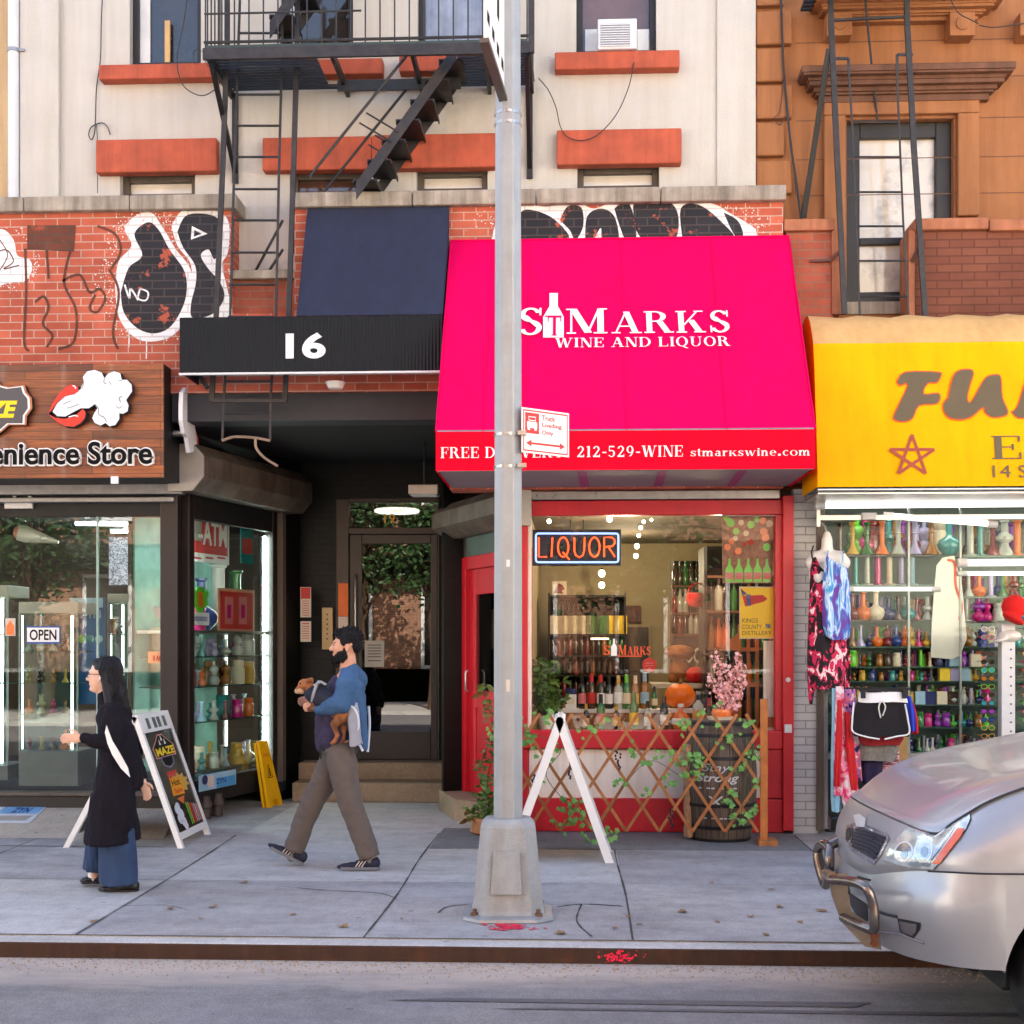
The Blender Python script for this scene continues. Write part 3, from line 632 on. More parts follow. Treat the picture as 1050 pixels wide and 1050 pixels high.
# window surround, frame, panes
mb=MB();sx=0.20
mb.box(wx[0]-sx,wx[0]-0.02,YB-0.06,YB+0.0,Z(305,YB,860),wx[3]+0.02);mb.box(wx[1]+0.02,wx[1]+sx,YB-0.06,YB,Z(225,YB,860),wx[3]+0.02);mb.box(wx[0]-sx,wx[1]+sx,YB-0.06,YB,wx[3]+0.022,wx[3]+0.16)
mb.build('window_surround',M['brown_stucco'],brown,bevel=0.01)
def shop_win(h,Y0,fw,fill,parent,m):
 a,b,c,d=h;win=MB()
 win.box(a,a+fw,Y0,Y0+0.1,c,d);win.box(b-fw,b,Y0,Y0+0.1,c,d);win.box(a+fw,b-fw,Y0,Y0+0.1,d-fw,d);win.box(a+fw,b-fw,Y0,Y0+0.1,c,c+fw)
 zz=c+(d-c)*0.36;win.box(a+fw,b-fw,Y0+0.01,Y0+0.07,zz-0.03,zz+0.03)
 fo=win.build('window',M[m],parent,bevel=0.008)
 g=MB();g.box(a+fw,b-fw,Y0+0.055,Y0+0.06,c+fw,d-fw);g.build('pane',M[fill],fo);return fo
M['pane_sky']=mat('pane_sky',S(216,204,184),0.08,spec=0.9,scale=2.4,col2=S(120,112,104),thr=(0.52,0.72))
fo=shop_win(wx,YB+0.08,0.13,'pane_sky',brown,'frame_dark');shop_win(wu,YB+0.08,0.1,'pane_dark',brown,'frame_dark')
mb=MB();pbox(mb,856,936,309,322,YB-0.02,YB+0.1);mb.build('sill',M['coping'],brown,bevel=0.006)
def cornice(x0,x1,ytop,ybot,mname,out,name):
 # moulded profile swept along the wall, returned square at the ends
 h0,h1=Z(ybot,YB,925),Z(ytop,YB,925);hh=h1-h0
 prof=[(0.30,0.0),(0.42,0.22),(0.50,0.30),(0.70,0.45),(0.74,0.60),(0.95,0.72),(1.0,0.80),(1.0,1.0)]
 for j,(a,b)in enumerate(zip(prof,prof[1:]+[(1.0,1.02)])):
  ex=(a[0]-0.3)*out
  mb.box(x0-ex,x1+ex,YB-out*a[0],YB-0.0,h0+hh*a[1]+0.0005,h0+hh*b[1])
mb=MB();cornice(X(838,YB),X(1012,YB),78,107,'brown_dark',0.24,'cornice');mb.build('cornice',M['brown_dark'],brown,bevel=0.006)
mb=MB();cornice(X(852,YB),X(1000,YB),8,26,'brown_cap',0.26,'sill');mb.build('window_ledge',M['brown_stucco'],brown,bevel=0.006)
for x in(848,974,1046):
 mb=MB();pbox(mb,x,x+26,12,36,YB-0.16,YB);q=W(x+13,24,YB-0.165);mb.lathe([(0.055,-0.012),(0.055,0.0),(0.03,0.004),(0.028,0.02),(0.0,0.022)],(q.x,q.y-0.0,q.z),16,axis='y');mb.build('console',M['brown_stucco'],brown,bevel=0.006)
mb=MB();pbox(mb,806,854,233,335,0.05,YB);mb.build('brick_front',M['brick_mid'],brown)
mb=MB();pbox(mb,936,1200,233,335,0.05,YB);mb.build('brick_front',M['brick_brown'],brown)
mb=MB();pbox(mb,804,856,224,236,-0.0,YB);mb.build('coping',M['brown_cap'],brown,bevel=0.012)
mb=MB();pbox(mb,938,1014,223,235,-0.0,YB);pbox(mb,1015,1200,223,235,-0.003,YB);mb.build('coping',M['brown_cap'],brown,bevel=0.012)
mb=MB();mb.box(X(806,.05),9,0.05,YB,2.95,Z(335,.05,900));mb.build('shop_front_wall',M['brick_mid'],brown)
for r in((853,862,236,322,0.03,YB),(932,938,236,330,0.03,YB)):mb=MB();pbox(mb,*r);mb.build('jamb',M['brown_cap'],brown)
# ------------------------------------------------------------------ awnings
def fabric(name,col,rough=0.75,var=0.06,streak=0.1):
 return mat(name,col,rough,var=var,scale=1.6,bump=0.12,bscale=320,streak=streak,spec=0.08)
M['pink']=fabric('pink_awning',S(224,0,86),0.85,var=.07,streak=.03)
M['pink_red']=fabric('red_valance',S(228,6,42),0.85,var=.06,streak=.03)
M['navy_fabric']=fabric('navy_awning',S(52,56,74),0.8)
M['yellow']=fabric('yellow_awning',S(240,176,0),0.6,streak=0.08)
M['yellow_faded']=fabric('yellow_faded',S(214,170,112),0.75,var=0.12)
def grid_face(mb,a,b,c,d,nu,nv,mi=0,sag=0.0):
 """Fabric panel a(bottom left) b(bottom right) c(top right) d(top left), sagging a little between its edges."""
 a,b,c,d=map(Vector,(a,b,c,d));nrm=(b-a).cross(d-a).normalized();rows=[]
 for j in range(nv+1):
  v=j/nv;row=[]
  for i in range(nu+1):
   u=i/nu;p=(a*(1-u)+b*u)*(1-v)+(d*(1-u)+c*u)*v
   row.append(p-nrm*sag*math.sin(PI*v)*(0.55+0.45*math.cos(2*PI*u*4)))
  rows.append(row)
 mb.grid(rows,mi)
aw=thing('shop_awning','hot pink sloped awning of the wine shop with red valance','awning',(0.38,0,2.9))
YA,xa0,xa1,za0,zv,za1=-1.2,-1.035,1.795,2.9,3.195,4.99
mb=MB();grid_face(mb,(xa0,YA,zv),(xa1,YA,zv),(xa1-.006,-0.02,za1),(xa0+.006,-0.02,za1),36,10,sag=0.006)
grid_face(mb,(xa0,-0.02,zv),(xa0,YA,zv),(xa0,-0.06,za1-0.04),(xa0,-0.02,za1-0.02),2,2);grid_face(mb,(xa1,YA,zv),(xa1,-0.02,zv),(xa1,-0.02,za1-0.02),(xa1,-0.06,za1-0.04),2,2)
slope=mb.build('canopy',M['pink'],aw)
mb=MB();grid_face(mb,(xa0,YA-.004,za0),(xa1,YA-.004,za0),(xa1,YA-.004,zv),(xa0,YA-.004,zv),40,2,sag=0.004)
grid_face(mb,(xa0-.001,-.02,za0),(xa0-.001,YA,za0),(xa0-.001,YA,zv),(xa0-.001,-.02,zv),2,1);grid_face(mb,(xa1+.001,YA,za0),(xa1+.001,-.02,za0),(xa1+.001,-.02,zv),(xa1+.001,YA,zv),2,1)
val=mb.build('valance',M['pink_red'],aw)
mb=MB();N0=Vector((0,-(za1-zv),-(-YA-.02))).normalized();N0=Vector((0,-(za1-zv),(-YA-.02))).normalized()
for px_ in(541,738,500,640):
 x=X(px_,-.7);a_,b_=Vector((x,YA,zv)),Vector((x,-.02,za1));mb.prism([a_+N0*.0045-Vector((.004,0,0)),a_+N0*.0045+Vector((.004,0,0)),b_+N0*.0045+Vector((.004,0,0)),b_+N0*.0045-Vector((.004,0,0))],N0*.0015)
mb.build('stitched_seam',M['pink'],slope)
mb=MB();mb.tube([(xa0,YA,zv+.002),(xa0+.006,-.02,za1)],.007,6);mb.tube([(xa1,YA,zv+.002),(xa1-.006,-.02,za1)],.007,6);mb.tube([(xa0+.006,-.025,za1),(xa1-.006,-.025,za1)],.009,6);mb.build('piping',M['pink'],slope)
M['soffit']=mat('awning_soffit',S(136,118,128),0.7,var=0.1,scale=3);M['soffit_seam']=mat('soffit_seam',S(150,50,110),0.7)
mb=MB();mb.box(xa0+.01,xa1-.01,YA+.01,-0.02,za0+.012,za0+.02);und=mb.build('soffit',M['soffit'],aw)
mb=MB()
for p in(596,678,760):x=X(p,-1.0);mb.poly([(x-.035,YA+.012,za0+.010),(x+.035,YA+.012,za0+.010),(x+.075,-.02,za0+.010),(x+.0,-.02,za0+.010)])
mb.build('seam',M['soffit_seam'],und)
mb=MB();
for q in((xa0,xa1),):mb.tube([(xa0+.01,YA+.012,zv),(xa1-.01,YA+.012,zv)],0.014,8);mb.tube([(xa0+.01,YA+.012,za0+.005),(xa1-.01,YA+.012,za0+.005)],0.012,8)
mb.build('frame_tube',M['grey_metal'],aw)
PS=Plane((xa0,YA,zv),(1,0,0),(0,-YA-0.02,za1-zv));PV=front(YA-.004)
def curve_sl(pl):return pl
M['lettering']=mat('white_lettering',S(240,238,238),0.6,var=0.03)
mb=MB()
serif(mb,PS,'S',532,556,317,344.5,n=0.012);serif(mb,PS,'MARKS',580.5,746,316,343.5,n=0.012,small=0.86)
bo=[(563.5,301.5),(572,301.5),(572,315),(575,320),(578,326),(578,347),(557,347),(557,326),(560.5,320),(563.5,315)]
shape(mb,PS,bo,0.010);serif(mb,PS,'WINE AND LIQUOR',569,748,346,357.5,n=0.012)
mb.build('lettering',M['lettering'],slope)
mb=MB();serif(mb,PS,'T',561.5,575.5,326,345.5,n=0.0155);shape(mb,PS,[(559,325),(576,325),(576,326.3),(559,326.3)],0.0155);mb.build('lettering',M['pink'],slope)
mb=MB();serif(mb,PV,'FREE DELIVERY',452,578,458,470,n=0.012);serif(mb,PV,'212-529-WINE',592,700,457,469,n=0.012);serif(mb,PV,'stmarkswine.com',708,830,459,468,n=0.012)
mb.build('lettering',M['lettering'],val)
a16=thing('entrance_awning','navy and black fabric awning over the doorway with white number 16','awning',(-2.1,0,3.8))
Yb=-0.5;bx0,bx1=X(184,Yb),X(454,Yb);bz0,bz1=Z(381,Yb,320),Z(324,Yb,320);sx0=X(304,Yb);tz=Z(211,-0.01,390)
m,nt,b=new_mat('ribbed_black');b.inputs['Roughness'].default_value=0.55;b.inputs['Base Color'].default_value=(*S(18,18,21),1)
ge=N_(nt,'ShaderNodeNewGeometry');sxz=N_(nt,'ShaderNodeSeparateXYZ');nt.links.new(ge.outputs['Position'],sxz.inputs[0])
ma=N_(nt,'ShaderNodeMath',operation='MULTIPLY');ma.inputs[1].default_value=2*PI/0.028;nt.links.new(sxz.outputs[0],ma.inputs[0]);sn=N_(nt,'ShaderNodeMath',operation='SINE');nt.links.new(ma.outputs[0],sn.inputs[0])
bp=N_(nt,'ShaderNodeBump',Strength=0.5,Distance=0.01);nt.links.new(sn.outputs[0],bp.inputs['Height']);nt.links.new(bp.outputs[0],b.inputs['Normal']);M['ribbed']=m;b.inputs['Specular IOR Level'].default_value=.2
mb=MB();mb.box(bx0,bx1,Yb,Yb+.02,bz0,bz1);mb.box(bx0,bx0+.02,Yb+.02,0,bz0,bz1);mb.box(bx1-.02,bx1,Yb+.02,0,bz0,bz1);fas=mb.build('fascia',M['ribbed'],a16,bevel=0.004)
mb=MB();mb.box(bx0-.004,bx1+.004,Yb-.006,Yb+.03,bz0-.018,bz0-.002);mb.build('edge_trim',M['white_metal'],a16)
mb=MB();tx0,tx1=X(316,0),X(461,0)
grid_face(mb,(sx0,Yb+.0,bz1+.002),(bx1,Yb,bz1+.002),(tx1,-.02,tz),(tx0,-.02,tz),12,6,sag=0.004)
mb.poly([(bx1,Yb,bz1+.002),(bx1,-.02,bz1+.002),(tx1,-.02,tz)]);mb.poly([(sx0,Yb,bz1+.002),(tx0,-.02,tz),(sx0,-.02,bz1+.002)])
mb.build('canopy',M['navy_fabric'],a16)
mb=MB();sans(mb,front(Yb),'16',293,334,341,368,n=0.004,offset=0.035);mb.build('lettering',M['lettering'],fas)
mb=MB();q=W(344,383,-.2);mb.lathe([(0.0,-.06),(0.06,-.05),(0.085,0)],(q.x,q.y,bz0-.03),14);mb.build('lamp',M['white'],a16)
ay=thing('shop_awning','yellow rounded awning of the gift shop with a red star outline','awning',(4,0,2.8))
yx0,yx1=X(838,-.7),7.2
prof=[(-.72,2.82),(-.72,2.90),(-.66,3.3),(-.585,3.75),(-.53,3.98),(-.47,4.08),(-.38,4.19),(-.28,4.25),(-.16,4.262),(-.02,4.24)]
mb=MB();rows=[[Vector((yx0+(yx1-yx0)*i/40,y-0.006*math.sin(i*1.3)*(0 if j in(0,9)else 1),z+(0.012*math.sin(i*2.1+1)if j>6 else 0)))for i in range(41)]for j,(y,z)in enumerate(prof)]
mb.grid(rows[:5]);mb.poly([(yx0,y,z)for y,z in prof]+[(yx0,-.02,2.82)]);yc=mb.build('canopy',M['yellow'],ay)
mb=MB();mb.grid(rows[4:]);mb.build('faded_top',M['yellow_faded'],ay)
mb=MB();mb.tube([(yx0,-.7,2.80),(yx1,-.7,2.80)],0.018,8);mb.box(yx0+.01,yx1,-.68,-.02,2.77,2.782);mb.build('frame_tube',M['steel'],ay)
PY=Plane((yx0,-.66,3.3),(1,0,0),(0,.075,.45));PY.O=Vector((yx0,-.66,3.3))
Zm=lambda pts:[(820+x/4.565,320+y/4.565)for x,y in pts]
M['yel_letter']=mat('olive_lettering',S(98,84,58),0.7,var=0.1);M['yel_outline']=mat('orange_outline',S(226,84,30),0.7)
def inset(pts,d):
 n=len(pts);out=[];ar=sum(pts[i][0]*pts[(i+1)%n][1]-pts[(i+1)%n][0]*pts[i][1]for i in range(n));sg=1 if ar>0 else-1
 for i in range(n):
  a,b,c=Vector(pts[i-1]),Vector(pts[i]),Vector(pts[(i+1)%n]);e1=(b-a).normalized();e2=(c-b).normalized()
  nn=Vector((-e1.y-e2.y,e1.x+e2.x))*sg;nn=nn/max(nn.length_squared,.5)*2*d*.5*2/2
  out.append((b.x+nn.x,b.y+nn.y))
 return out
Fp=[(450,330),(490,280),(650,280),(662,302),(642,335),(600,338),(582,382),(645,378),(660,400),(640,434),(560,442),(530,500),(490,518),(445,510),(438,480),(500,347),(468,350)]
Up=[(690,400),(715,300),(750,270),(800,268),(815,290),(800,340),(786,400),(800,418),(850,330),(880,298),(930,292),(945,320),(950,400),(976,465),(960,490),(900,498),(862,472),(855,452),(810,490),(760,508),(700,500),(672,470),(668,430)]
Np=[(985,468),(1015,440),(1050,330),(1085,262),(1130,258),(1150,300),(1160,400),(1190,300),(1230,260),(1270,270),(1250,400),(1215,500),(1150,500),(1110,420),(1080,490),(1020,500)]
mo,mi_=MB(),MB()
for p in(Fp,Up,Np):
 q=[(v.x,v.y)for v in smooth_line([(x,y,0)for x,y in p]+[(*p[0],0)],3)][:-1]
 shape(mo,PY,Zm(q),0.006,0.002);shape(mi_,PY,Zm(inset(q,11)),0.009,0.002)
mo.build('lettering',M['yel_outline'],yc)
M['star']=mat('star_red',S(160,70,48),0.7)
serif(mi_,PY,'E',1017,1046,447,471,n=0.008);sans(mi_,PY,'14 St',1018,1062,477,490,n=0.008);mi_.build('lettering',M['yel_letter'],yc)
mb=MB();P5=[(935+(24 if True else 0)*math.sin(2*PI*k/5),468-22*math.cos(2*PI*k/5))for k in range(5)]
for k in range(5):
 a,b=P5[k],P5[(k+2)%5];d=Vector((b[0]-a[0],b[1]-a[1])).normalized();s_=Vector((-d.y,d.x))*1.5
 shape(mb,PY,[(a[0]-s_.x,a[1]-s_.y),(b[0]-s_.x,b[1]-s_.y),(b[0]+s_.x,b[1]+s_.y),(a[0]+s_.x,a[1]+s_.y)],0.008+k*.0006)
mb.build('star_outline',M['star'],yc)
# ------------------------------------------------------------------ wooden shop sign at left
def planks(name):
 m,nt,b=new_mat(name);L=nt.links.new;b.inputs['Roughness'].default_value=0.4;b.inputs['Coat Weight'].default_value=0.3
 ge=N_(nt,'ShaderNodeNewGeometry');sx=N_(nt,'ShaderNodeSeparateXYZ');L(ge.outputs['Position'],sx.inputs[0]);cb=N_(nt,'ShaderNodeCombineXYZ');L(sx.outputs[0],cb.inputs[0]);L(sx.outputs[2],cb.inputs[1])
 br=N_(nt,'ShaderNodeTexBrick',Scale=1.0);L(cb.outputs[0],br.inputs['Vector'])
 for k,v in(('Brick Width',1.15),('Row Height',0.072),('Mortar Size',0.0025),('Mortar Smooth',0.1),('Bias',0.0)):br.inputs[k].default_value=v
 br.inputs['Color1'].default_value=(*S(160,86,34),1);br.inputs['Color2'].default_value=(*S(92,46,18),1);br.inputs['Mortar'].default_value=(*S(30,14,8),1)
 mp=N_(nt,'ShaderNodeMapping');mp.inputs['Scale'].default_value=(1.4,1,22);L(ge.outputs['Position'],mp.inputs['Vector'])
 nz=N_(nt,'ShaderNodeTexNoise',Scale=1.6,Detail=8.0,Roughness=0.7,Distortion=0.6);L(mp.outputs[0],nz.inputs['Vector'])
 cr=N_(nt,'ShaderNodeValToRGB');cr.color_ramp.elements[0].position=0.3;cr.color_ramp.elements[1].position=0.68;cr.color_ramp.elements[0].color=(.28,.22,.18,1);cr.color_ramp.elements[1].color=(1.15,1.1,1.05,1);L(nz.outputs['Fac'],cr.inputs[0])
 mx=N_(nt,'ShaderNodeMix',data_type='RGBA',blend_type='MULTIPLY');mx.inputs['Factor'].default_value=1;L(br.outputs['Color'],mx.inputs['A']);L(cr.outputs[0],mx.inputs['B']);L(mx.outputs['Result'],b.inputs['Base Color'])
 bp=N_(nt,'ShaderNodeBump',Strength=0.4,Distance=0.004,invert=True);L(br.outputs['Fac'],bp.inputs['Height']);L(bp.outputs[0],b.inputs['Normal']);return m
M['planks']=planks('varnished_planks')
sgn=thing('shop_sign','varnished wood plank sign with red lips and white smoke cloud','sign',(-5.5,-.2,2.99))
Ys=-0.21;sx1=-3.423
mb=MB();mb.box(-7.6,sx1,Ys,Ys+.03,2.99,3.945);brd=mb.build('board',M['planks'],sgn,bevel=0.004)
mb=MB();mb.box(-7.6,sx1-.002,Ys+.032,0.44,2.995,3.94);mb.build('casing',M['black'],sgn)
PF=front(Ys)
M['plaque_grey']=mat('plaque_grey',S(70,70,74),0.4,var=.1);M['lip_red']=mat('lip_red',S(214,44,30),0.35,var=.08);M['smoke_white']=mat('smoke_white',S(226,228,232),0.45,var=.04);M['ink']=mat('ink_line',S(40,40,44),0.6);M['copper']=mat('copper_edge',S(176,106,64),0.4);M['maze_yellow']=mat('bright_yellow',S(244,206,0),0.5);M['black_letter']=mat('black_letter',S(10,10,11),0.7,spec=.15)
def raised(pts,m,n,t,name,parent,mside='black'):
 mb=MB();shape(mb,PF,pts,n,t,0,1);return mb.build(name,[M[m],M[mside]],parent)
Zs=lambda pts:[(x/5,360+y/5)for x,y in pts]
pl_o=[(-130,190),(-90,150),(-40,140),(-10,150),(20,180),(60,190),(140,180),(150,215),(175,245),(178,300),(150,340),(148,385),(60,385),(20,420),(-10,440),(-60,440),(-110,410),(-170,385),(-240,385),(-245,340),(-270,300),(-268,245),(-240,215),(-235,180),(-170,190)]
cp=raised(Zs(pl_o),'copper',0.0,0.05,'plaque',brd);sc_=lambda pts,k:[(-45+(x+45)*k,290+(y-290)*k)for x,y in pts]
raised(Zs(sc_(pl_o,.955)),'white',0.0505,0.003,'plaque_border',cp);raised(Zs(sc_(pl_o,.90)),'plaque_grey',0.054,0.003,'plaque_face',cp)
mb=MB();sans(mb,PF,'MAZE',-42,21,412,430,n=0.060,offset=0.045,shear=0.25);mb.build('lettering',M['maze_yellow'],cp)
lipU=[(265,328),(285,275),(320,225),(350,195),(385,178),(415,190),(418,215),(395,228),(350,238),(310,270),(285,305)];lipL=[(265,330),(300,350),(345,355),(395,345),(425,318),(440,304),(455,325),(450,350),(430,375),(395,394),(350,392),(310,372)]
clo=[(285,318),(310,275),(350,240),(400,228),(425,205),(445,165),(440,140),(462,112),(500,105),(535,118),(550,148),(570,122),(600,112),(630,122),(638,155),(665,155),(688,180),(690,215),(672,240),(660,258),(672,285),(668,315),(645,328),(625,325),(625,355),(605,385),(575,392),(555,375),(530,388),(500,375),(488,350),(498,325),(515,300),(500,280),(470,300),(430,300),(405,312),(350,342),(310,340)]
ink=MB();shape(ink,PF,Zs(inset(clo,-5)),.0,.062,0);shape(ink,PF,Zs(inset(lipU,-5)),.0,.0625,0);shape(ink,PF,Zs(inset(lipL,-5)),0.0,.063,0);em=ink.build('emblem',M['ink'],brd)
raised(Zs(clo),'smoke_white',.0635,.003,'smoke_cloud',em,'smoke_white');raised(Zs(lipU),'lip_red',.067,.003,'lip',em,'lip_red');raised(Zs(lipL),'lip_red',.067,.003,'lip',em,'lip_red')
def pline(mb,pl,pts,wpx,n,k=5):
 Q=[Vector((p.x,p.y))for p in smooth_line([(x,y,0)for x,y in pts],k)]
 for i,(a,b)in enumerate(zip(Q,Q[1:])):
  t=(b-a).normalized();s_=Vector((-t.y,t.x))*wpx/2;e=t*wpx*.25
  shape(mb,pl,[(a.x-s_.x-e.x,a.y-s_.y-e.y),(b.x-s_.x+e.x,b.y-s_.y+e.y),(b.x+s_.x+e.x,b.y+s_.y+e.y),(a.x+s_.x-e.x,a.y+s_.y-e.y)],n+(i%3)*.0002)
mb=MB()
for pts in([(445,165),(440,190),(425,205)],[(550,148),(548,170),(560,175)],[(625,160),(640,158)],[(500,280),(520,300),(520,330),(545,345)],[(575,165),(585,180)],[(640,240),(625,250),(635,270)],[(610,290),(625,300),(640,290)],[(540,340),(555,355),(560,372)],[(360,300),(390,292),(420,280)],[(340,280),(380,262)]):
 pline(mb,PF,Zs(pts),.5,.0705)
mb.build('ink_line',M['ink'],em)
mb=MB()
for pts in([(370,345),(400,338),(415,342)],[(390,185),(400,190),(404,200)]):pline(mb,PF,Zs(pts),1.3,.0708)
mb.build('highlight_stripe',M['smoke_white'],em)
for off,dd,m_,nm in((0.062,0.035,'white',0.0),(0.022,0.006,'black_letter',0.036)):
 mb=MB();g=1.5 if off>.03 else-.1
 sans(mb,PF,'Convenience Store',-73-g,157.5+g,453-g,478+g,n=nm,offset=off,depth=dd);mb.build('lettering',M[m_],brd)
mb=MB();q=W(114,496,Ys-.02);mb.box(q.x-.0,q.x+.06,Ys-.03,Ys-.005,q.z-.0,q.z+.06);mb.build('paint_chip',M['smoke_white'],sgn)
# projecting emblem on the sign's end
em2=thing('projecting_sign','lips and smoke cutout standing off the end of the wood sign','sign',(sx1+.1,.1,3.3))
PE=Plane((sx1+.13,0,0),(0,1,0),(0,0,1));
mb=MB();prf=[(-.12,3.60),(-.1,3.72),(0,3.78),(.12,3.75),(.18,3.66),(.24,3.6),(.25,3.48),(.3,3.4),(.33,3.26),(.26,3.22),(.18,3.3),(.1,3.24),(.03,3.36),(-.05,3.38),(-.12,3.48)]
mb.prism([(sx1+.10,y,z)for y,z in prf],(.035,0,0));mb.build('smoke_cloud',M['smoke_white'],em2)
mb=MB();mb.prism([(sx1+.102,y,z)for y,z in[(.25,3.48),(.36,3.40),(.39,3.18),(.33,3.14),(.33,3.26),(.3,3.4)]],(.031,0,0));mb.build('lip',M['lip_red'],em2)
mb=MB()
for z in(3.40,3.52,3.64):mb.tube([(sx1+.002,.06,z),(sx1+.1,.06,z)],.03,10)
mb.build('standoff',M['steel'],em2)
# ------------------------------------------------------------------ left shop front
YL=0.45
shopL=thing('convenience_store','dark framed glass front of the convenience store under the wood sign','shop front',(-5,.45,0))
xL0,xL1=-7.6,X(182,YL)
zl0,zl1,zt=Z(846,YL,170),Z(812,YL,100),Z(530,YL,100)
mb=MB();mb.box(xL0,xL1,YL-.07,YL+.3,0.0,zl1-.03);mb.build('plinth',M['frame_dark'],shopL,bevel=.006)
mb=MB();mb.box(xL0,xL1-.02,YL-.10,YL+.1,zl1-.028,zl1);mb.build('ledge',M['frame_brown'],shopL,bevel=.006)
M['dark_brown']=mat('dark_brown_paint',S(30,22,21),.45,var=.2,scale=9,bump=.1)
mb=MB();mb.box(xL0,xL1-.13,YL-.02,YL+.1,zt,2.99);mb.build('header',M['black'],shopL,bevel=.004)
mb=MB();pbox(mb,164,182,508,822,YL-.06,YL+.06);mb.build('corner_post',M['dark_brown'],shopL,bevel=.008)
mb=MB();pbox(mb,-60,187,494,507,YL-.14,YL-.03);mb.box(xL0,xL1,YL-.12,YL-.03,Z(507,YL-.14),Z(512,YL-.14));mb.build('shutter_guide',M['grey_metal'],shopL,bevel=.006)
GL=glass('shop_glass',(.93,.97,.96),.03,.65)
mb=MB();mb.box(xL0,X(100,YL),YL,YL+.008,zl1,zt);mb.build('pane',GL,shopL);mb=MB();mb.box(X(100.6,YL),X(165,YL),YL-.012,YL-.004,zl1,zt);mb.build('pane',GL,shopL)
mb=MB();x=X(100.3,YL);mb.box(x-.008,x+.008,YL-.016,YL+.012,zl1,zt);mb.build('glass_edge',mat('glass_edge',S(150,176,168),.2),shopL)
mb=MB();q=W(20,518,YL-.03);mb.box(X(6,YL-.03),X(34,YL-.03),YL-.06,YL-.03,Z(522,YL,20),Z(516,YL,20));mb.box(X(14,YL-.03),X(17,YL-.03),YL-.05,YL-.03,Z(516,YL,20),Z(505,YL,20));mb.box(X(30,YL-.03),X(33,YL-.03),YL-.05,YL-.03,Z(516,YL,20),Z(505,YL,20));mb.build('bracket',M['white_metal'],shopL)
# angled side window
A_=Vector((-3.44,.50,0));B_=Vector((-3.02,2.157,0));UD=(B_-A_).normalized();ND=Vector((UD.y,-UD.x,0));LB=(B_-A_).length
PSd=Plane(A_,UD,(0,0,1))
def sbox(mb,u0,u1,n0,n1,z0,z1,mi=0):
 c=[A_+UD*u+ND*n+Vector((0,0,z))for z in(z0,z1)for n in(n0,n1)for u in(u0,u1)]
 return mb.add(c,[(0,1,3,2),(4,6,7,5),(0,4,5,1),(2,3,7,6),(0,2,6,4),(1,5,7,3)],mi)
for u_ in(0,LB-.095):mb=MB();sbox(mb,u_,u_+.095,-.06,.03,0,2.95);mb.build('post',M['dark_brown'],shopL,bevel=.006)
mb=MB();sbox(mb,.1,LB-.09,-.05,.02,.15,.34);sbox(mb,.1,LB-.09,-.05,.04,.34,.37);sbox(mb,.1,LB-.09,-.05,.02,2.72,3.0);mb.build('frame',M['black'],shopL,bevel=.004)
mb=MB();sbox(mb,.1,LB-.09,-.012,-.004,.37,2.72);mb.build('pane',glass('side_glass',(.93,.99,.97),.01,.4),shopL)
for u in(.30,.52):
 mb=MB();q=A_+UD*u+ND*.02;mb.lathe([(.05,0),(.05,.09),(.062,.10),(.062,.14),(.045,.16),(.045,.20),(0.001,.21)],(q.x,q.y,0.01),12);mb.build('standpipe',mat('old_iron',S(82,70,62),.6,metal=.4,var=.3),shopL)
mb=MB();pbox(mb,148,167,829,843,YL-.09,YL-.07);mb.build('access_plate',M['step_stone'],shopL)
# roller shutter boxes
M['shutter']=mat('shutter_box',S(132,122,112),.5,metal=.35,var=.25,scale=3,col2=S(84,72,62),thr=(.3,.7),streak=.35)
M['shutter_end']=mat('shutter_end',S(168,160,150),.5,metal=.2,var=.12,scale=5)
def hexbox(name,label,O,U,Nn,length,prof):
 t=thing(name,label,'shutter box',O)
 pts=[Vector(O)+Vector(Nn)*a+Vector((0,0,b))for a,b in prof]
 mb=MB();mb.prism(pts,Vector(U)*length);mb.build('casing',M['shutter'],t)
 mb=MB();mb.prism([p-Vector(U)*.0005 for p in pts],-Vector(U)*.02);mb.build('end_plate',M['shutter_end'],t,bevel=.004);return t
P0_=A_-UD*.22-ND*.0
hexbox('shutter_box','faceted roller shutter box above the angled side window of the store',(P0_.x,P0_.y,2.93),UD,ND,2.15,[(-.04,0),(.20,0),(.31,.12),(.31,.30),(.20,.41),(-.04,.41)])
D_=Vector((-1.05,1.51,0));E_2=Vector((-.42,.13,0));UR=(E_2-D_).normalized();NR=Vector((UR.y,-UR.x,0))
if NR.x>0:NR=-NR
q=E_2+UR*.05;
hexbox('shutter_box','dark faceted roller shutter box above the red door',(q.x,q.y,2.60),-UR,NR,1.75,[(-.04,0),(.10,0),(.26,.1),(.26,.24),(.12,.34),(-.04,.34)])
# ------------------------------------------------------------------ entrance hall between the shops
ent=thing('entrance_doorway','dark recessed apartment entrance with glass door between the two shops','doorway',(-2,2.7,0))
Cc=Vector((-2.86,2.62,0));YD=2.75
def wallbox(mb,a,b,th,z0,z1):
 u=(b-a).normalized();n=Vector((-u.y,u.x,0))*th;mb.prism([a+Vector((0,0,z0)),b+Vector((0,0,z0)),b+n+Vector((0,0,z0)),a+n+Vector((0,0,z0))],(0,0,z1-z0));return mb
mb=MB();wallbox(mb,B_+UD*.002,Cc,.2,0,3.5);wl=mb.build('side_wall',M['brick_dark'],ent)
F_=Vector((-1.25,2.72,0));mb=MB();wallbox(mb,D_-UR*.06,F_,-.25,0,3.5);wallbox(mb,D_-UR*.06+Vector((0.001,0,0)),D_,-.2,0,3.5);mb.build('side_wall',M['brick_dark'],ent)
xd0,xd1=X(345,YD),X(451,YD)
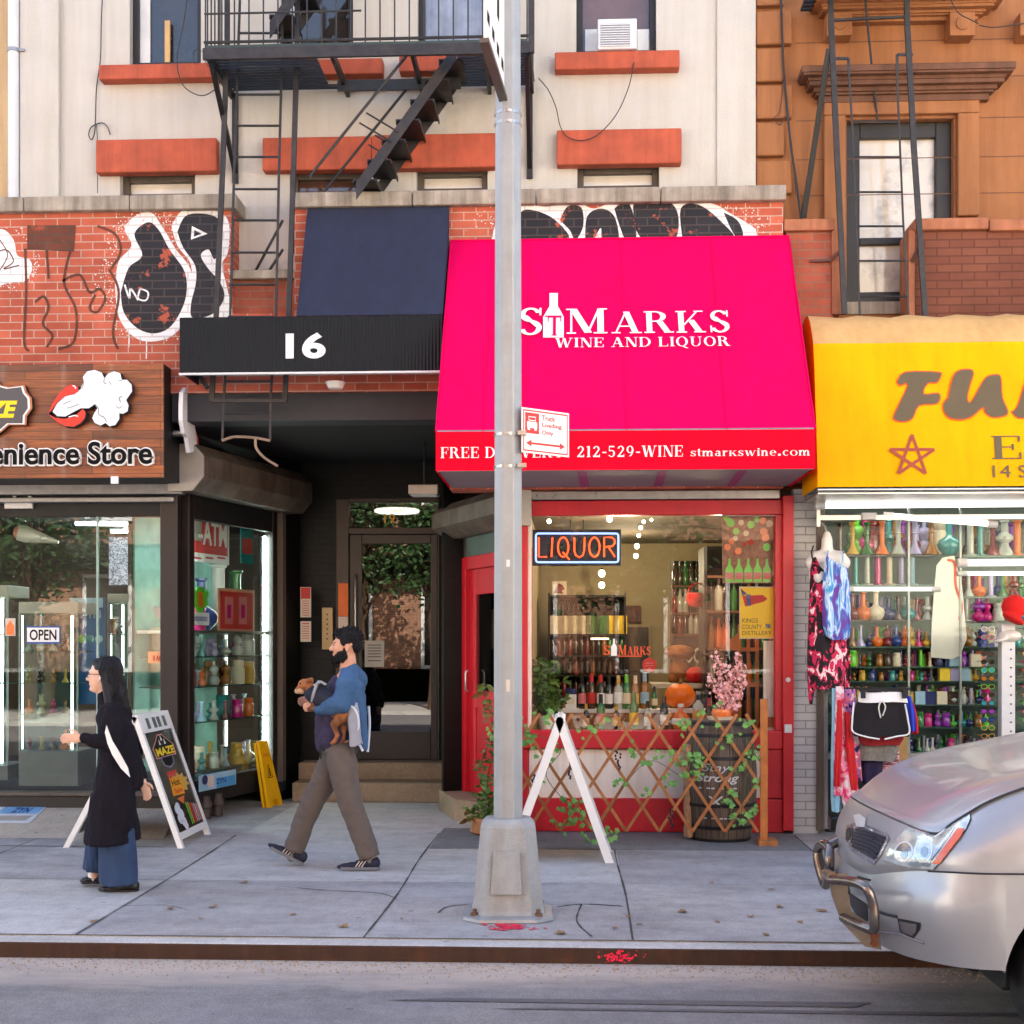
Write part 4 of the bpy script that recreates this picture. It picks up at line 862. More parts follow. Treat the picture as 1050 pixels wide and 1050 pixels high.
mb=MB();mb.box(-3.1,xd0,YD,YD+.2,0,3.5);mb.box(xd1,-1.0,YD,YD+.2,0,3.5);mb.box(xd0,xd1,YD,YD+.2,Z(511,YD,400),3.5);mb.build('back_wall',M['brick_dark'],ent)
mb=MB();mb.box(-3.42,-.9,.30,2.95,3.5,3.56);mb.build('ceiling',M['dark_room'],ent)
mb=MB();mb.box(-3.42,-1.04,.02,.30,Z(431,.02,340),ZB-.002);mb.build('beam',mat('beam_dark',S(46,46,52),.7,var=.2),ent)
M['door_brown']=mat('door_brown',S(58,44,34),.4,var=.2,scale=7)
zd=.375;zdt=Z(548,YD,400)
mb=MB();mb.box(xd0,X(358,YD),YD-.04,YD+.05,zd,Z(512,YD,350));mb.box(X(449,YD),xd1,YD-.04,YD+.05,zd,Z(512,YD,400));mb.box(X(358,YD),X(449,YD),YD-.04,YD+.05,zdt-.0,zdt+.07);mb.box(X(358,YD),X(449,YD),YD-.04,YD+.05,Z(515,YD,400),Z(511,YD,400));mb.build('door_frame',M['door_brown'],ent,bevel=.006)
dr=MB();a,b=X(358.5,YD),X(448.5,YD);dr.box(a,a+.13,YD-.01,YD+.04,zd,zdt-.003);dr.box(b-.07,b,YD-.01,YD+.04,zd,zdt-.003);dr.box(a+.13,b-.07,YD-.01,YD+.04,zd+.005,zd+.30);dr.box(a+.13,b-.07,YD-.01,YD+.04,zdt-.10,zdt-.003)
door=dr.build('door',mat('door_bronze',S(40,34,30),.35,var=.15),ent,bevel=.006)
GD=glass('door_glass',(.35,.35,.35),.09,.75)
mb=MB();mb.box(a+.13,b-.07,YD+.01,YD+.018,zd+.30,zdt-.10);mb.build('pane',GD,door)
mb=MB();mb.tube([(a+.07,YD-.03,zd+.85),(a+.07,YD-.06,zd+.9),(a+.07,YD-.06,zd+1.9),(a+.07,YD-.03,zd+1.95)],.012,8);mb.build('handle',M['steel'],door)
PD=front(YD+.009);mb=MB();shape(mb,PD,[(374,657),(394,657),(394,684),(374,684)],.002,.001);pn=mb.build('notice',mat('paper_grey',S(170,164,156),.8),door)
M['text_ink']=mat('text_ink',S(60,54,52),.8)
mb=MB();[shape(mb,PD,[(377,y),(391,y),(391,y+.9),(377,y+.9)],.004)for y in(661,664,667,670,673,677)];mb.build('printed_lines',M['text_ink'],pn)
mb=MB();mb.box(X(358,YD),X(449,YD),YD+.01,YD+.018,zdt+.07,Z(515,YD,400));tr=mb.build('transom_pane',GD,ent)
mb=MB();sans(mb,front(YD+.009),'19',394,405,527,537,n=.002,offset=.01);mb.build('lettering',mat('gold_leaf',S(176,136,60),.4,metal=.6),tr)
# hall behind the glass with its ring lamp
mb=MB();mb.poly([(-3.1,6.2,0),(-1.0,6.2,0),(-1.0,6.2,3.5),(-3.1,6.2,3.5)]);mb.poly([(-3.1,2.96,0.3),(-1.0,2.96,0.3),(-1.0,6.2,0.3),(-3.1,6.2,0.3)]);mb.poly([(-3.1,2.96,3.3),(-1.0,2.96,3.3),(-1.0,6.2,3.3),(-3.1,6.2,3.3)]);mb.poly([(-3.1,2.96,0),(-3.1,6.2,0),(-3.1,6.2,3.5),(-3.1,2.96,3.5)]);mb.poly([(-1,2.96,0),(-1,6.2,0),(-1,6.2,3.5),(-1,2.96,3.5)])
mb.build('hall',mat('hall_wall',S(120,112,100),.8),ent)
mb=MB();q=W(407,524,4.6);mb.tube([(q.x+.25*math.cos(2*PI*i/24),q.y+.25*math.sin(2*PI*i/24),q.z)for i in range(24)],.022,8,closed=True)
rl=mb.build('ring_lamp',emit('ring_light',(1,.95,.85),6));tag(rl,'glowing white ring lamp on the hall ceiling behind the transom','lamp')
# steps
stp=thing('stone_steps','two worn stone steps leading up to the recessed glass door','steps',(-2,2.3,0))
mb=MB();mb.box(-2.84,-1.24,2.13,2.75,0,.195);mb.build('step',M['step_stone'],stp,bevel=.012);mb=MB();mb.box(-2.84,-1.24,2.44,2.75,.195,.372);mb.build('step',M['step_stone'],stp,bevel=.012)
dst=thing('door_step','single brown stone step in front of the red door','step',(-.9,.9,0))
mb=MB();mb.prism([Vector((-1.30,1.62,0)),Vector((-1.07,.78,0)),Vector((-.98,.72,0)),Vector((-.40,.16,0)),Vector((-.40,.9,0)),Vector((-1.0,1.7,0))],(0,0,.194));mb.build('step',M['step_stone'],dst,bevel=.012)
# small fittings in the entrance
PW=Plane(B_,Cc-B_,(0,0,1))
M['red_sign']=mat('red_sign',S(196,40,36),.5);M['paper']=mat('paper',S(206,192,176),.8,var=.05)
for(x0,y0,x1,y1),hd,lb in(((308,602,319,633),1,'small white notice with red heading on the dark brick wall'),((308,637,319,658),0,'small plain printed notice below the red headed one')):
 t=thing('wall_notice',lb,'notice',W((x0+x1)/2,y1,2.5));mb=MB();q=front(2.50);shape(mb,q,[(x0,y0),(x1,y0),(x1,y1),(x0,y1)],0,.004);mb.build('sheet',M['paper'],t)
 mb=MB();
 if hd:shape(mb,q,[(x0+.6,y0+.6),(x1-.6,y0+.6),(x1-.6,y0+12),(x0+.6,y0+12)],.005)
 else:shape(mb,q,[(x0+2,y0+2),(x1-2,y0+2),(x1-2,y0+3),(x0+2,y0+3)],.005)
 mb.build('heading',M['red_sign'],t)
 mb=MB();[shape(mb,q,[(x0+2,y),(x1-2,y),(x1-2,y+.7),(x0+2,y+.7)],.005)for y in[y0+(14 if hd else 5)+2.4*k for k in range(7 if hd else 6)]];mb.build('printed_lines',M['red_sign'],t)
t=thing('intercom','tall brass intercom panel left of the glass door','intercom',W(335,666,YD-.08));mb=MB();pbox(mb,330,341,623,666,YD-.08,YD);mb.build('panel',mat('brass_panel',S(160,136,100),.4,metal=.5),t,bevel=.004)
mb=MB();[mb.lathe([(.009,-.004),(.008,.004)],(X(335.5,YD-.085),YD-.084,Z(630+5*i,YD-.08,335)),10,axis='y')for i in range(6)];mb.build('button',M['black'],t)
t=thing('strip_poster','narrow orange and white poster beside the glass door','poster',W(352,672,YD-.05));q=front(YD-.045);mb=MB();shape(mb,q,[(347,598),(357,598),(357,632),(347,632)],.0,.004);mb.build('orange_half',mat('poster_orange',S(226,112,48),.6),t);mb=MB();shape(mb,q,[(347,632.3),(357,632.3),(357,672),(347,672)],0,.004);mb.build('white_half',M['paper'],t)
t=thing('floodlight','white rectangular floodlight under the dark entrance ceiling','lamp',W(436,508,1.2));mb=MB();a=W(420,508,1.2);b=W(450,498,1.2);mb.box(a.x,b.x,1.1,1.35,a.z,b.z);mb.build('housing',M['shutter_end'],t,bevel=.008);mb=MB();mb.box(a.x+.02,b.x-.02,1.12,1.33,a.z-.004,a.z-.001);mb.build('lens',M['white'],t)
mb=MB();mb.tube([((a.x+b.x)/2,1.22,b.z),((a.x+b.x)/2,1.22,3.49)],.012,8);mb.build('stem',M['black'],t)
t=thing('small_sign','small red square sticker on the dark brick by the red door','sticker');q=W(460,691,1.6);mb=MB();mb.box(q.x-.03,q.x+.03,1.53,1.56,q.z-.04,q.z+.04);mb.build('plate',M['red_sign'],t);t.location=(0,0,0)
# ------------------------------------------------------------------ wine shop front
YQ=0.12
M['red']=mat('red_paint',S(198,22,40),.4,var=.1,scale=4,bump=.06,bscale=40,streak=.12)
M['cream_panel']=mat('cream_panel',S(238,226,214),.6,var=.08,scale=4,streak=.15)
wine=thing('wine_shop_front','red painted front of the wine shop with a large display window','shop front',(.5,.12,0))
qx0,qx1=-.42,X(814,YQ-.06)
def qb(m_,*r,Y0=YQ,Y1=YQ+.1,name='frame',bev=.006):mb=MB();pbox(mb,*r,Y0,Y1);return mb.build(name,M[m_],wine,bevel=bev)
qb('red',533,803,513,528,name='header');qb('red',795,803,528,749,name='stile');qb('red',803,814,508,852,Y0=YQ-.06,name='pillar');qb('red',529,541,528,749,name='stile')
qb('cream_panel',541,545,530,748,Y0=YQ+.02,name='stile_lining')
qb('steel',520,800,503,512,Y0=YQ-.02,name='shutter_guide');qb('black',520,803,488,502,Y0=YQ-.0,name='head_box')
qb('red',529,803,749,768,Y0=YQ-.03,name='sill',bev=.01);qb('red',529,803,819,853,Y0=YQ-.012,name='base')
for x0,x1 in((529,541),(757,762),(784,803)):qb('red',x0,x1,768.4,818.6,Y0=YQ,name='stile',bev=.004)
for x0,x1 in((541,757),(762,784)):qb('cream_panel',x0,x1,768.4,818.6,Y0=YQ+.03,name='panel')
mb=MB();pbox(mb,541.2,794.8,528.4,748.6,YQ+.05,YQ+.058);mb.build('pane',glass('wine_glass',(.97,.97,.96),.015,.45),wine)
for y,r_ in((697,.02),(747,.03)):
 mb=MB();q=W(808,y,YQ-.06);mb.lathe([(r_,-.012),(r_,0)],q,12,axis='y')if y<700 else mb.box(q.x-.03,q.x+.03,q.y-.012,q.y,q.z-.035,q.z+.035);mb.build('lock',M['white_metal'],wine)
# red door, turned into the entrance
rd=thing('red_door','bright red panelled door standing on the brown stone step','door',(D_.x,D_.y,.194))
LD=(E_2-D_).length
def rbox(mb,u0,u1,n0,n1,z0,z1,mi=0):
 c=[D_+UR*u+NR*n+Vector((0,0,z))for z in(z0,z1)for n in(n0,n1)for u in(u0,u1)]
 return mb.add(c,[(0,1,3,2),(4,6,7,5),(0,4,5,1),(2,3,7,6),(0,2,6,4),(1,5,7,3)],mi)
ztop=2.42
mb=MB();rbox(mb,0,.10,-.08,.02,.194,ztop);rbox(mb,LD-.10,LD,-.08,.02,.0,ztop);rbox(mb,.1,LD-.1,-.08,.02,ztop-.12,ztop);mb.build('frame',M['red'],rd,bevel=.006)
mb=MB();rbox(mb,-.14,-.002,-.08,.01,.194,2.6);mb.build('side_post',mat('grey_post',S(120,112,104),.6,var=.3,scale=6,streak=.4),rd)
mb=MB();rbox(mb,.1,LD-.1,-.08,.012,ztop+.002,2.64);mb.build('transom_panel',mat('transom_grey',S(74,90,84),.5,var=.25),rd)
mb=MB();u1=LD-.1
rbox(mb,.102,.27,-.06,-.02,.2,ztop-.122);rbox(mb,u1-.17,u1-.002,-.06,-.02,.2,ztop-.122);rbox(mb,.27,u1-.17,-.06,-.02,.2,.48);rbox(mb,.27,u1-.17,-.06,-.02,ztop-.36,ztop-.122);rbox(mb,.27,u1-.17,-.06,-.02,1.0,1.16);rbox(mb,.27,u1-.17,-.055,-.035,.48,1.0)
leaf=mb.build('leaf',M['red'],rd,bevel=.008)
mb=MB();rbox(mb,.27,u1-.17,-.045,-.04,1.16,ztop-.36);mb.build('pane',glass('red_door_glass',(.7,.7,.68),.12,1),leaf)
mb=MB();q=D_+UR*.2+NR*.03;mb.tube([(q.x,q.y,1.15),tuple(D_+UR*.2+NR*.05+Vector((0,0,1.17))),tuple(D_+UR*.2+NR*.05+Vector((0,0,1.33))),(q.x,q.y,1.35)],.011,8);mb.build('handle',M['steel'],leaf)
# white glazed brick pier between wine shop and gift shop
pr=thing('brick_pier','white painted brick pier between the red pillar and the gift shop','pier',(1.95,.1,0))
mb=MB();mb.box(qx1+.003,X(839,.1),.10,.5,0,2.9);mb.build('bricks',M['brick_grey'],pr)
# ------------------------------------------------------------------ rooms behind the glass
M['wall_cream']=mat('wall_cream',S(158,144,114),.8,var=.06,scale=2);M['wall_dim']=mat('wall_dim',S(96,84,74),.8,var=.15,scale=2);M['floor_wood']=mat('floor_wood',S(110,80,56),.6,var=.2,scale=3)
M['ceil_brown']=mat('ceiling_brown',S(86,76,64),.8,var=.3,scale=2);M['mint']=mat('mint_wall',S(120,138,126),.4,var=.1,scale=3)
def room(name,x0,x1,y0,y1,z0,z1,mw,mf,mc):
 mb=MB();mb.box(x0,x1,y1,y1+.1,z0,z1);mb.box(x0-.1,x0,y0,y1+.1,z0,z1);mb.box(x1,x1+.1,y0,y1+.1,z0,z1);struct(mb.build(name+'_wall',M[mw]))
 mb=MB();mb.box(x0-.1,x1+.1,y0,y1+.1,z0-.1,z0-.001);struct(mb.build(name+'_floor',M[mf]))
 mb=MB();mb.box(x0-.1,x1+.1,y0,y1+.1,z1+.001,z1+.1);struct(mb.build(name+'_ceiling',M[mc]))
room('wine_shop',-.40,1.86,YQ+.12,4.8,.0,2.80,'wall_cream','floor_wood','ceil_brown')
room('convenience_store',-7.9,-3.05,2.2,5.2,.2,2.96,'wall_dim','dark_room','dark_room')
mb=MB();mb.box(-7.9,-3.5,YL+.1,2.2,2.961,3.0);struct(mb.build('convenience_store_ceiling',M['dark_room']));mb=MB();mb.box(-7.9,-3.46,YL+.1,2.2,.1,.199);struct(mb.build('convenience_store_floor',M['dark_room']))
room('gift_shop',1.99,7.2,.55,1.6,.0,2.95,'mint','dark_room','mint')
# ---- bottles
def bmat(nm,col,rough=.12):return mat('bottle_'+nm,col,rough,var=.1,scale=9,spec=.8)
BM={'dark':bmat('dark',S(22,26,22)),'green':bmat('green',S(40,112,44)),'amber':bmat('amber',S(150,96,30)),'clear':bmat('clear',S(176,180,170)),'red':bmat('red',S(120,24,26)),'brown':bmat('brown',S(62,36,22)),'blue':bmat('blue',S(40,60,128)),
      'white':M['white'],'gold':mat('bottle_gold',S(206,160,60),.35),'lime':bmat('lime',S(96,196,40),.3),'orange':bmat('orange',S(226,110,34),.3),'cream':mat('label_cream',S(222,208,180),.7,var=.08),'pink':mat('label_pink',S(214,120,120),.7),'sky':mat('label_sky',S(150,186,206),.6),'redm':mat('label_red',S(190,40,36),.6),'black':M['black'],'yellow':mat('label_yellow',S(232,196,40),.6),'teal':bmat('teal',S(44,140,140)),'navy':bmat('navy',S(34,42,96)),'purple':bmat('purple',S(140,40,160)),'magenta':bmat('magenta',S(200,30,120)),'lilac':bmat('lilac',S(170,160,200))}
BP={'wine':[(.0,0),(.036,0),(.038,.01),(.038,.19),(.034,.215),(.018,.245),(.0145,.27),(.0145,.30),(.0165,.302),(.0165,.315),(.012,.32)],
      'spirit':[(.0,0),(.040,0),(.042,.012),(.042,.16),(.038,.19),(.016,.215),(.015,.26),(.018,.262),(.018,.29),(.01,.295)],
      'jug':[(.0,0),(.05,0),(.075,.03),(.085,.08),(.078,.13),(.045,.17),(.022,.19),(.02,.225),(.028,.226),(.028,.25),(.01,.252)]}
def bottle(px,ytop,ybot,Y,body,lab,capc,label,kind='wine',cat='bottle',group=None):
 q=W(px,ybot,Y);h=Z(ytop,Y,px)-q.z;H=BP[kind][-1][1];k=h/H
 t=thing('bottle',label,cat,q,group)
 mb=MB();mb.lathe([(r*k,z*k)for r,z in BP[kind]],q,14,caps=False);mb.build('body',BM[body],t)
 rr=max(r for r,z in BP[kind]if True)*k+.0012
 if lab:
  mb=MB();z0,z1=(.05*k,.15*k)if kind != 'jug' else(.06*k,.12*k);mb.lathe([(rr,z0),(rr+(.001 if kind == 'jug' else 0),(z0+z1)/2),(rr,z1)],q,14,caps=False);lb=mb.build('label',BM[lab],t)
 if capc:
  z0=(.245 if kind == 'wine' else .225)*k;rc=(.0185 if kind != 'jug' else .03)*k;mb=MB();mb.lathe([(rc*1.05,z0),(rc*.95,h+.002),(0,h+.003)],q,12,caps=False);mb.build('cap',BM[capc],t)
 return t
stand=thing('display_stand','pale two tier display stand for bottles behind the trellis','stand',(X(630,.7),.7,Z(749,.4,630)))
zs1,zs2=Z(748.5,.42,640),Z(727,.62,640)
mb=MB();mb.box(X(560,.36),X(795,.36),.27,.52,zs1-.05,zs1);mb.build('lower_tier',M['wall_cream'],stand,bevel=.004);mb=MB();mb.box(X(560,.6),X(735,.6),.53,.78,zs1-.05,zs2-.03);mb.build('riser',mat('riser_wood',S(150,96,50),.6,var=.2,scale=8),stand);mb=MB();mb.box(X(558,.6),X(738,.6),.525,.80,zs2-.029,zs2);mb.build('upper_tier',M['white'],stand,bevel=.003)
def byz(Z_,Y,px): # pixel row of a height at depth Y
 d=ray(px,660);t=(D0+Y)/d.y;return 660-(Z_-CH)/t*F
for i,(px,yt,body,lab,cp_,lb)in enumerate([
 (597,693,'dark','pink','black','dark bottle with pink label between the blue box and a red capped bottle'),(606.5,691,'brown','redm','redm','dark bottle with a red banded label and red cap on the upper tier'),
 (616,692,'dark','white','redm','dark bottle with bright red cap and white label on the upper tier'),(624.5,694,'dark','white','black','dark bottle with plain white label and black cap on the upper tier'),
 (634,693,'clear','white','gold','clear bottle with a yellow gold cap on the upper tier'),(642.5,692,'green','cream','lime','bottle with lime green cap and cream label'),
 (651.5,693,'amber','gold','cream','amber bottle with cream cap beside the blue capped bottle'),(661,690,'amber','sky','sky','pale bottle with light blue cap and blue label'),(671,704,'green','cream','black','short green bottle beside the pumpkin on the upper tier')]):
 Y=.66;bottle(px,yt,byz(zs2,Y,px),Y,body,lab,cp_,lb,'spirit' if i in(4,)else 'wine')
for px,yt,body,lab,cp_,lb,kd in[
 (564,716,'clear','sky','white','silvery canister bottle nearest the leafy plant','spirit'),(575,720,'clear','white','black','small clear bottle beside the leafy plant','spirit'),(601,722,'dark','cream','gold','dark short bottle with cream label on the lower tier','wine'),
 (616,712,'green','pink','black','green bottle with pink label on the lower tier','wine'),(632,722,'brown','gold','gold','brown bottle with gold label on the lower tier','spirit'),(650,710,'green','yellow','green','green bottle with pale yellow label on the lower tier','wine'),(664,719,'clear','white','black','clear bottle with white label on the lower tier','wine'),
 (681,714,'dark','white','brown','dark bottle with white label next to the orange jug','wine'),(698,722,'orange','white','white','round orange jug bottle with white label below the pumpkin','jug'),(716,708,'clear','gold','black','clear square shouldered bottle right of the pumpkin','spirit'),(727,716,'dark','pink','redm','dark bottle left of the barrel with pink label','wine'),(736,712,'dark','cream','black','dark bottle just left of the flowers','wine')]:
 bottle(px,yt,byz(zs1,.40,px),.40,body,lab,cp_,lb,kd)
t=thing('carton','blue and white spirits carton on the upper tier','box',W(585,727,.66));mb=MB();pbox(mb,580,591,709,727,.62,.70);mb.build('box',M['white'],t,bevel=.002);mb=MB();pbox(mb,579.9,591.1,706,712,.619,.701);mb.build('lid',BM['navy'],t);mb=MB();pbox(mb,582,589,716,722,.617,.619);mb.build('label',BM['cream'],t)
# pumpkin
def pumpkin(name,label,px,py0,py1,Y,m,stem=True):
 q=W(px,py1,Y);h=Z(py0,Y,px)-q.z;t=thing(name,label,'pumpkin',q);mb=MB();rows=[];n=40
 for i in range(13):
  a=-PI/2+PI*i/12;rows.append([q+Vector((math.cos(a)*h*.58*(1-.07*abs(math.sin(5*2*PI*j/n))**.6)*math.cos(2*PI*j/n),math.cos(a)*h*.58*(1-.07*abs(math.sin(5*2*PI*j/n))**.6)*math.sin(2*PI*j/n),h*.5+h*.5*math.sin(a)*(1-.14*math.exp(-(math.cos(a)/.3)**2))))for j in range(n+1)])
 mb.grid(rows);mb.build('body',M[m],t)
 if stem:mb=MB();mb.tube([q+Vector((0,0,h*.9)),q+Vector((.002,0,h*1.03)),q+Vector((.012,0,h*1.16))],[h*.09,h*.06,h*.07],8);mb.build('stem',mat('stem_brown',S(120,96,56),.8),t)
M['pumpkin']=mat('pumpkin_skin',S(232,112,10),.45,var=.12,scale=12);M['red_felt']=mat('red_felt',S(190,20,24),.9,var=.15,scale=10)
pumpkin('pumpkin','bright orange pumpkin on the display in the wine shop window',697.5,700,727,.66,'pumpkin')
pumpkin('felt_pumpkin','red felt pumpkin further inside the wine shop',714,683,701,1.6,'red_felt')
t=thing('side_table','grey low table behind the pumpkin holding the red felt pumpkin','table',W(700,740,1.6));mb=MB();pbox(mb,668,742,701,706,1.35,1.9);mb.build('top',M['shutter_end'],t,bevel=.004)
for x in(672,736):mb=MB();pbox(mb,x,x+3,706.5,800,1.4,1.44);mb.build('leg',M['shutter_end'],t)
M['brown_plush']=mat('brown_plush',S(126,76,36),.95,var=.25,scale=14)
t=thing('plush_toy','brown plush figure with a round hat behind the pumpkin','toy',W(697,701,1.7));q=W(697,701,1.7)
mb=MB();mb.ell(q+Vector((0,0,.13)),(.10,.08,.13));mb.ell(q+Vector((-.07,-.02,.05)),(.045,.06,.05));mb.ell(q+Vector((.07,-.02,.05)),(.045,.06,.05));mb.build('body',M['brown_plush'],t);mb=MB();mb.ell(q+Vector((0,0,.30)),(.15,.13,.075));mb.build('hat',M['brown_plush'],t)
t=thing('dark_sign','dark framed sign with pale letters SOON behind the pumpkin','sign',W(715,681,2.0));mb=MB();pbox(mb,692,734,652,681,2.0,2.03);fr_=mb.build('board',M['black'],t,bevel=.004);mb=MB();sans(mb,front(2.0),'SOON',695,730,664,680,n=.002,offset=.02);mb.build('lettering',M['curtain_white'],fr_)
# back shelves with cases and bottles
sh=thing('bottle_shelves','black metal shelving full of bottles at the back of the wine shop','shelves',W(600,800,3.4))
YS=3.4
mb=MB();[pbox(mb,x,x+2,608,820,y,y+.04)for x in(562,640)for y in(YS,YS+.4)];mb.build('upright',M['black'],sh)
rows_=[610,650,672,692,714,738]
for y in rows_:mb=MB();pbox(mb,562,642,y,y+2,YS-.02,YS+.42);mb.build('shelf',M['black'],sh)
mb=MB();pbox(mb,562,642,610,745,YS+.44,YS+.46);mb.build('back_panel',M['dark_room'],sh)
mb=MB();a=W(606,655,YS-.03);b=W(624,655,YS-.03);mb.box(a.x,b.x,YS-.06,YS-.03,a.z-.008,a.z+.008);mb.build('light_strip',emit('warm_strip',(1,.8,.5),5),sh)
_pm={}
def small(kind,colm,name,label,cat,loc,h,group,rz=0):
 """Small stock item; copies of one kind and colour share their mesh."""
 key=(kind,colm,name)
 if key not in _pm:
  mb=MB()
  if kind == 'box':mb.box(-.4,.4,-.3,.3,0,1)
  else:mb.lathe([(r,z)for r,z in SHAPES[kind]],(0,0,0),12,caps=False)
  ob=mb.build(name,BM[colm],None,local=True);_pm[key]=ob
 else:ob=_pm[key].copy();C.objects.link(ob)
 ob.location=loc;ob.scale=(h,h,h);ob.rotation_euler=(0,0,rz);return tag(ob,label,cat,group)
SHAPES={'flask':[(0,0),(.20,0),(.21,.02),(.15,.14),(.085,.28),(.075,.33),(.075,.60),(.10,.62),(.075,.64),(.075,.92),(.10,.95),(.10,1),(.06,1),(.06,.9)],'wine':[(0,0),(.115,0),(.12,.03),(.12,.6),(.055,.77),(.047,.95),(.055,.96),(.055,1),(0,1)],
 'beaker':[(0,0),(.25,0),(.26,.03),(.085,.36),(.075,.92),(.12,.95),(.12,1),(.07,1),(.07,.9)],
 'bulb':[(0,0),(.18,0),(.20,.03),(.30,.14),(.33,.26),(.28,.38),(.12,.48),(.09,.56),(.085,.93),(.12,.96),(.12,1),(.07,1),(.07,.9)],
 'tube':[(0,0),(.22,0),(.22,.03),(.10,.06),(.095,.95),(.13,.97),(.13,1),(.08,1),(.08,.9)],
 'jar':[(0,0),(.30,0),(.32,.05),(.32,.62),(.26,.72),(.28,.74),(.28,.97),(.2,1),(0,1)],
 'stack':[(0,0),(.24,0),(.26,.05),(.12,.30),(.12,.36),(.25,.46),(.25,.55),(.11,.66),(.10,.94),(.14,.97),(.13,1),(0,1)],
 'pipe':[(0,0),(.2,.02),(.26,.18),(.2,.34),(.09,.42),(.16,.55),(.2,.66),(.14,.78),(.06,.82),(.06,1),(0,1)]}
rnd=random.Random(11)
for r_,(y,h)in enumerate([(650,.0),(672,.24),(692,.22),(714,.26),(738,.28)]):
 if r_ == 0:
  for k in range(7):small('wine','dark','bottle','dark wine bottle standing behind the cartons on the top shelf','bottle',W(568+5*k,651,YS+.28),.36,'bottles on the top shelf')
  for k,(c,w_)in enumerate([('white',9)]*4+[('green',11),('green',11),('gold',9),('gold',9)]):
   pass
  xk=567
  for k,(c,lb)in enumerate([('cream','cream carton first from the left on the top shelf'),('cream','cream carton second from the left on the top shelf'),('cream','cream carton third from the left on the top shelf'),('cream','cream carton next to the green cartons on the top shelf'),('green','green carton beside the cream cartons'),('green','green carton beside the yellow cartons'),('yellow','yellow carton beside the green cartons'),('yellow','yellow carton at the right end of the top shelf')]):
   small('box',c,'carton',lb,'box',W(xk+4,650,YS+.1),.20,'cartons on the top shelf');xk+= 9.2
  continue
 for k in range(13):
  cm=rnd.choice(['dark','dark','dark','brown','green','amber','red'])
  small('wine',cm,'bottle',f'{cm if cm != "dark" else "black"} bottle standing in the {["", "second", "third", "fourth", "bottom"][r_]} row of the back shelves','bottle',W(567+5.9*k,y+.3,YS+.12),h+rnd.uniform(-.02,.02),f'bottles in the {["", "second", "third", "fourth", "bottom"][r_]} back row')
# right hand wine racks
rk=thing('wine_rack','tall dark wine rack along the right wall of the shop','rack',W(765,740,1.3))
for y in(590,626,664,702,738):mb=MB();pbox(mb,724,800,y,y+2.5,1.2,1.75);mb.build('shelf',M['brown_dark'],rk)
mb=MB();pbox(mb,722,725,560,800,1.2,1.75);mb.build('side_panel',M['black'],rk);mb=MB();pbox(mb,722,800,560,800,1.76,1.8);mb.build('back_panel',M['dark_room'],rk)
nm_=['top','second','third','lowest']
for r_,y in enumerate((626,664,702,738)):
 for k in range(9):
  cm=rnd.choice(['dark','dark','green','red','brown','amber','clear','orange']);small('wine',cm,'bottle',f'{cm if cm != "dark" else "black"} bottle on the {nm_[r_]} shelf of the right wine rack','bottle',W(729+7.8*k,y,1.35),.30+rnd.uniform(-.03,.02),f'bottles on the {nm_[r_]} shelf of the right rack')
rk2=thing('wine_rack','dark leaning wine rack against the back wall left of the posters','rack',W(700,700,3.0))
mb=MB();pbox(mb,690,724,575,820,3.0,3.4);mb.build('frame',M['dark_room'],rk2)
for r_,y in enumerate((600,628,650)):
 mb=MB();pbox(mb,689,724,y,y+2,2.85,3.0);mb.build('shelf',M['brown_dark'],rk2)
 for k in range(6):cm=rnd.choice(['dark','green','clear','red','brown']);small('wine',cm,'bottle',f'{cm if cm != "dark" else "black"} bottle on the {nm_[r_]} shelf of the leaning rack','bottle',W(692+5.6*k,y,2.9),.25,f'bottles on the {nm_[r_]} shelf of the leaning rack')
t=thing('red_basket','bright red felt basket hanging by the dark wine rack','basket',W(715,622,1.5));q=W(715,622,1.5);mb=MB();mb.lathe([(.0,0),(.07,0),(.10,.05),(.105,.10),(.09,.13),(.08,.125)],q,16,caps=False);mb.build('bowl',M['red_felt'],t);mb=MB();mb.tube([q+Vector((.09*math.cos(a),0,.12+.1*math.sin(a)))for a in[PI*i/10 for i in range(11)]],.006,6);mb.build('handle',M['red_felt'],t)
# door opening, picture, sign at the back wall
t=thing('back_doorway','dark brown doorway in the cream wall at the back of the shop','doorway',W(653,740,4.78));mb=MB();pbox(mb,637,668,640,760,4.76,4.79);mb.build('frame',M['wall_cream'],t);mb=MB();pbox(mb,640,665,643,760,4.74,4.758);mb.build('leaf',M['door_brown'],t)
t=thing('framed_print','dark framed print on the cream back wall beside the shelving','picture',W(647,638,4.7));mb=MB();pbox(mb,638,657,621,638,4.72,4.78);mb.build('frame',mat('print_maroon',S(84,44,44),.6,var=.4,scale=16),t)
t=thing('poster_card','small white card with a dark red figure above the shelving','card',W(574,611,3.5));mb=MB();pbox(mb,566,581,596,611,3.5,3.52);mb.build('card',M['paper'],t);mb=MB();shape(mb,front(3.5),[(568,608),(571,602),(573,598),(577,600),(579,604),(576,606),(578,609)],.003);mb.build('figure_print',mat('maroon',S(110,30,30),.7),t)
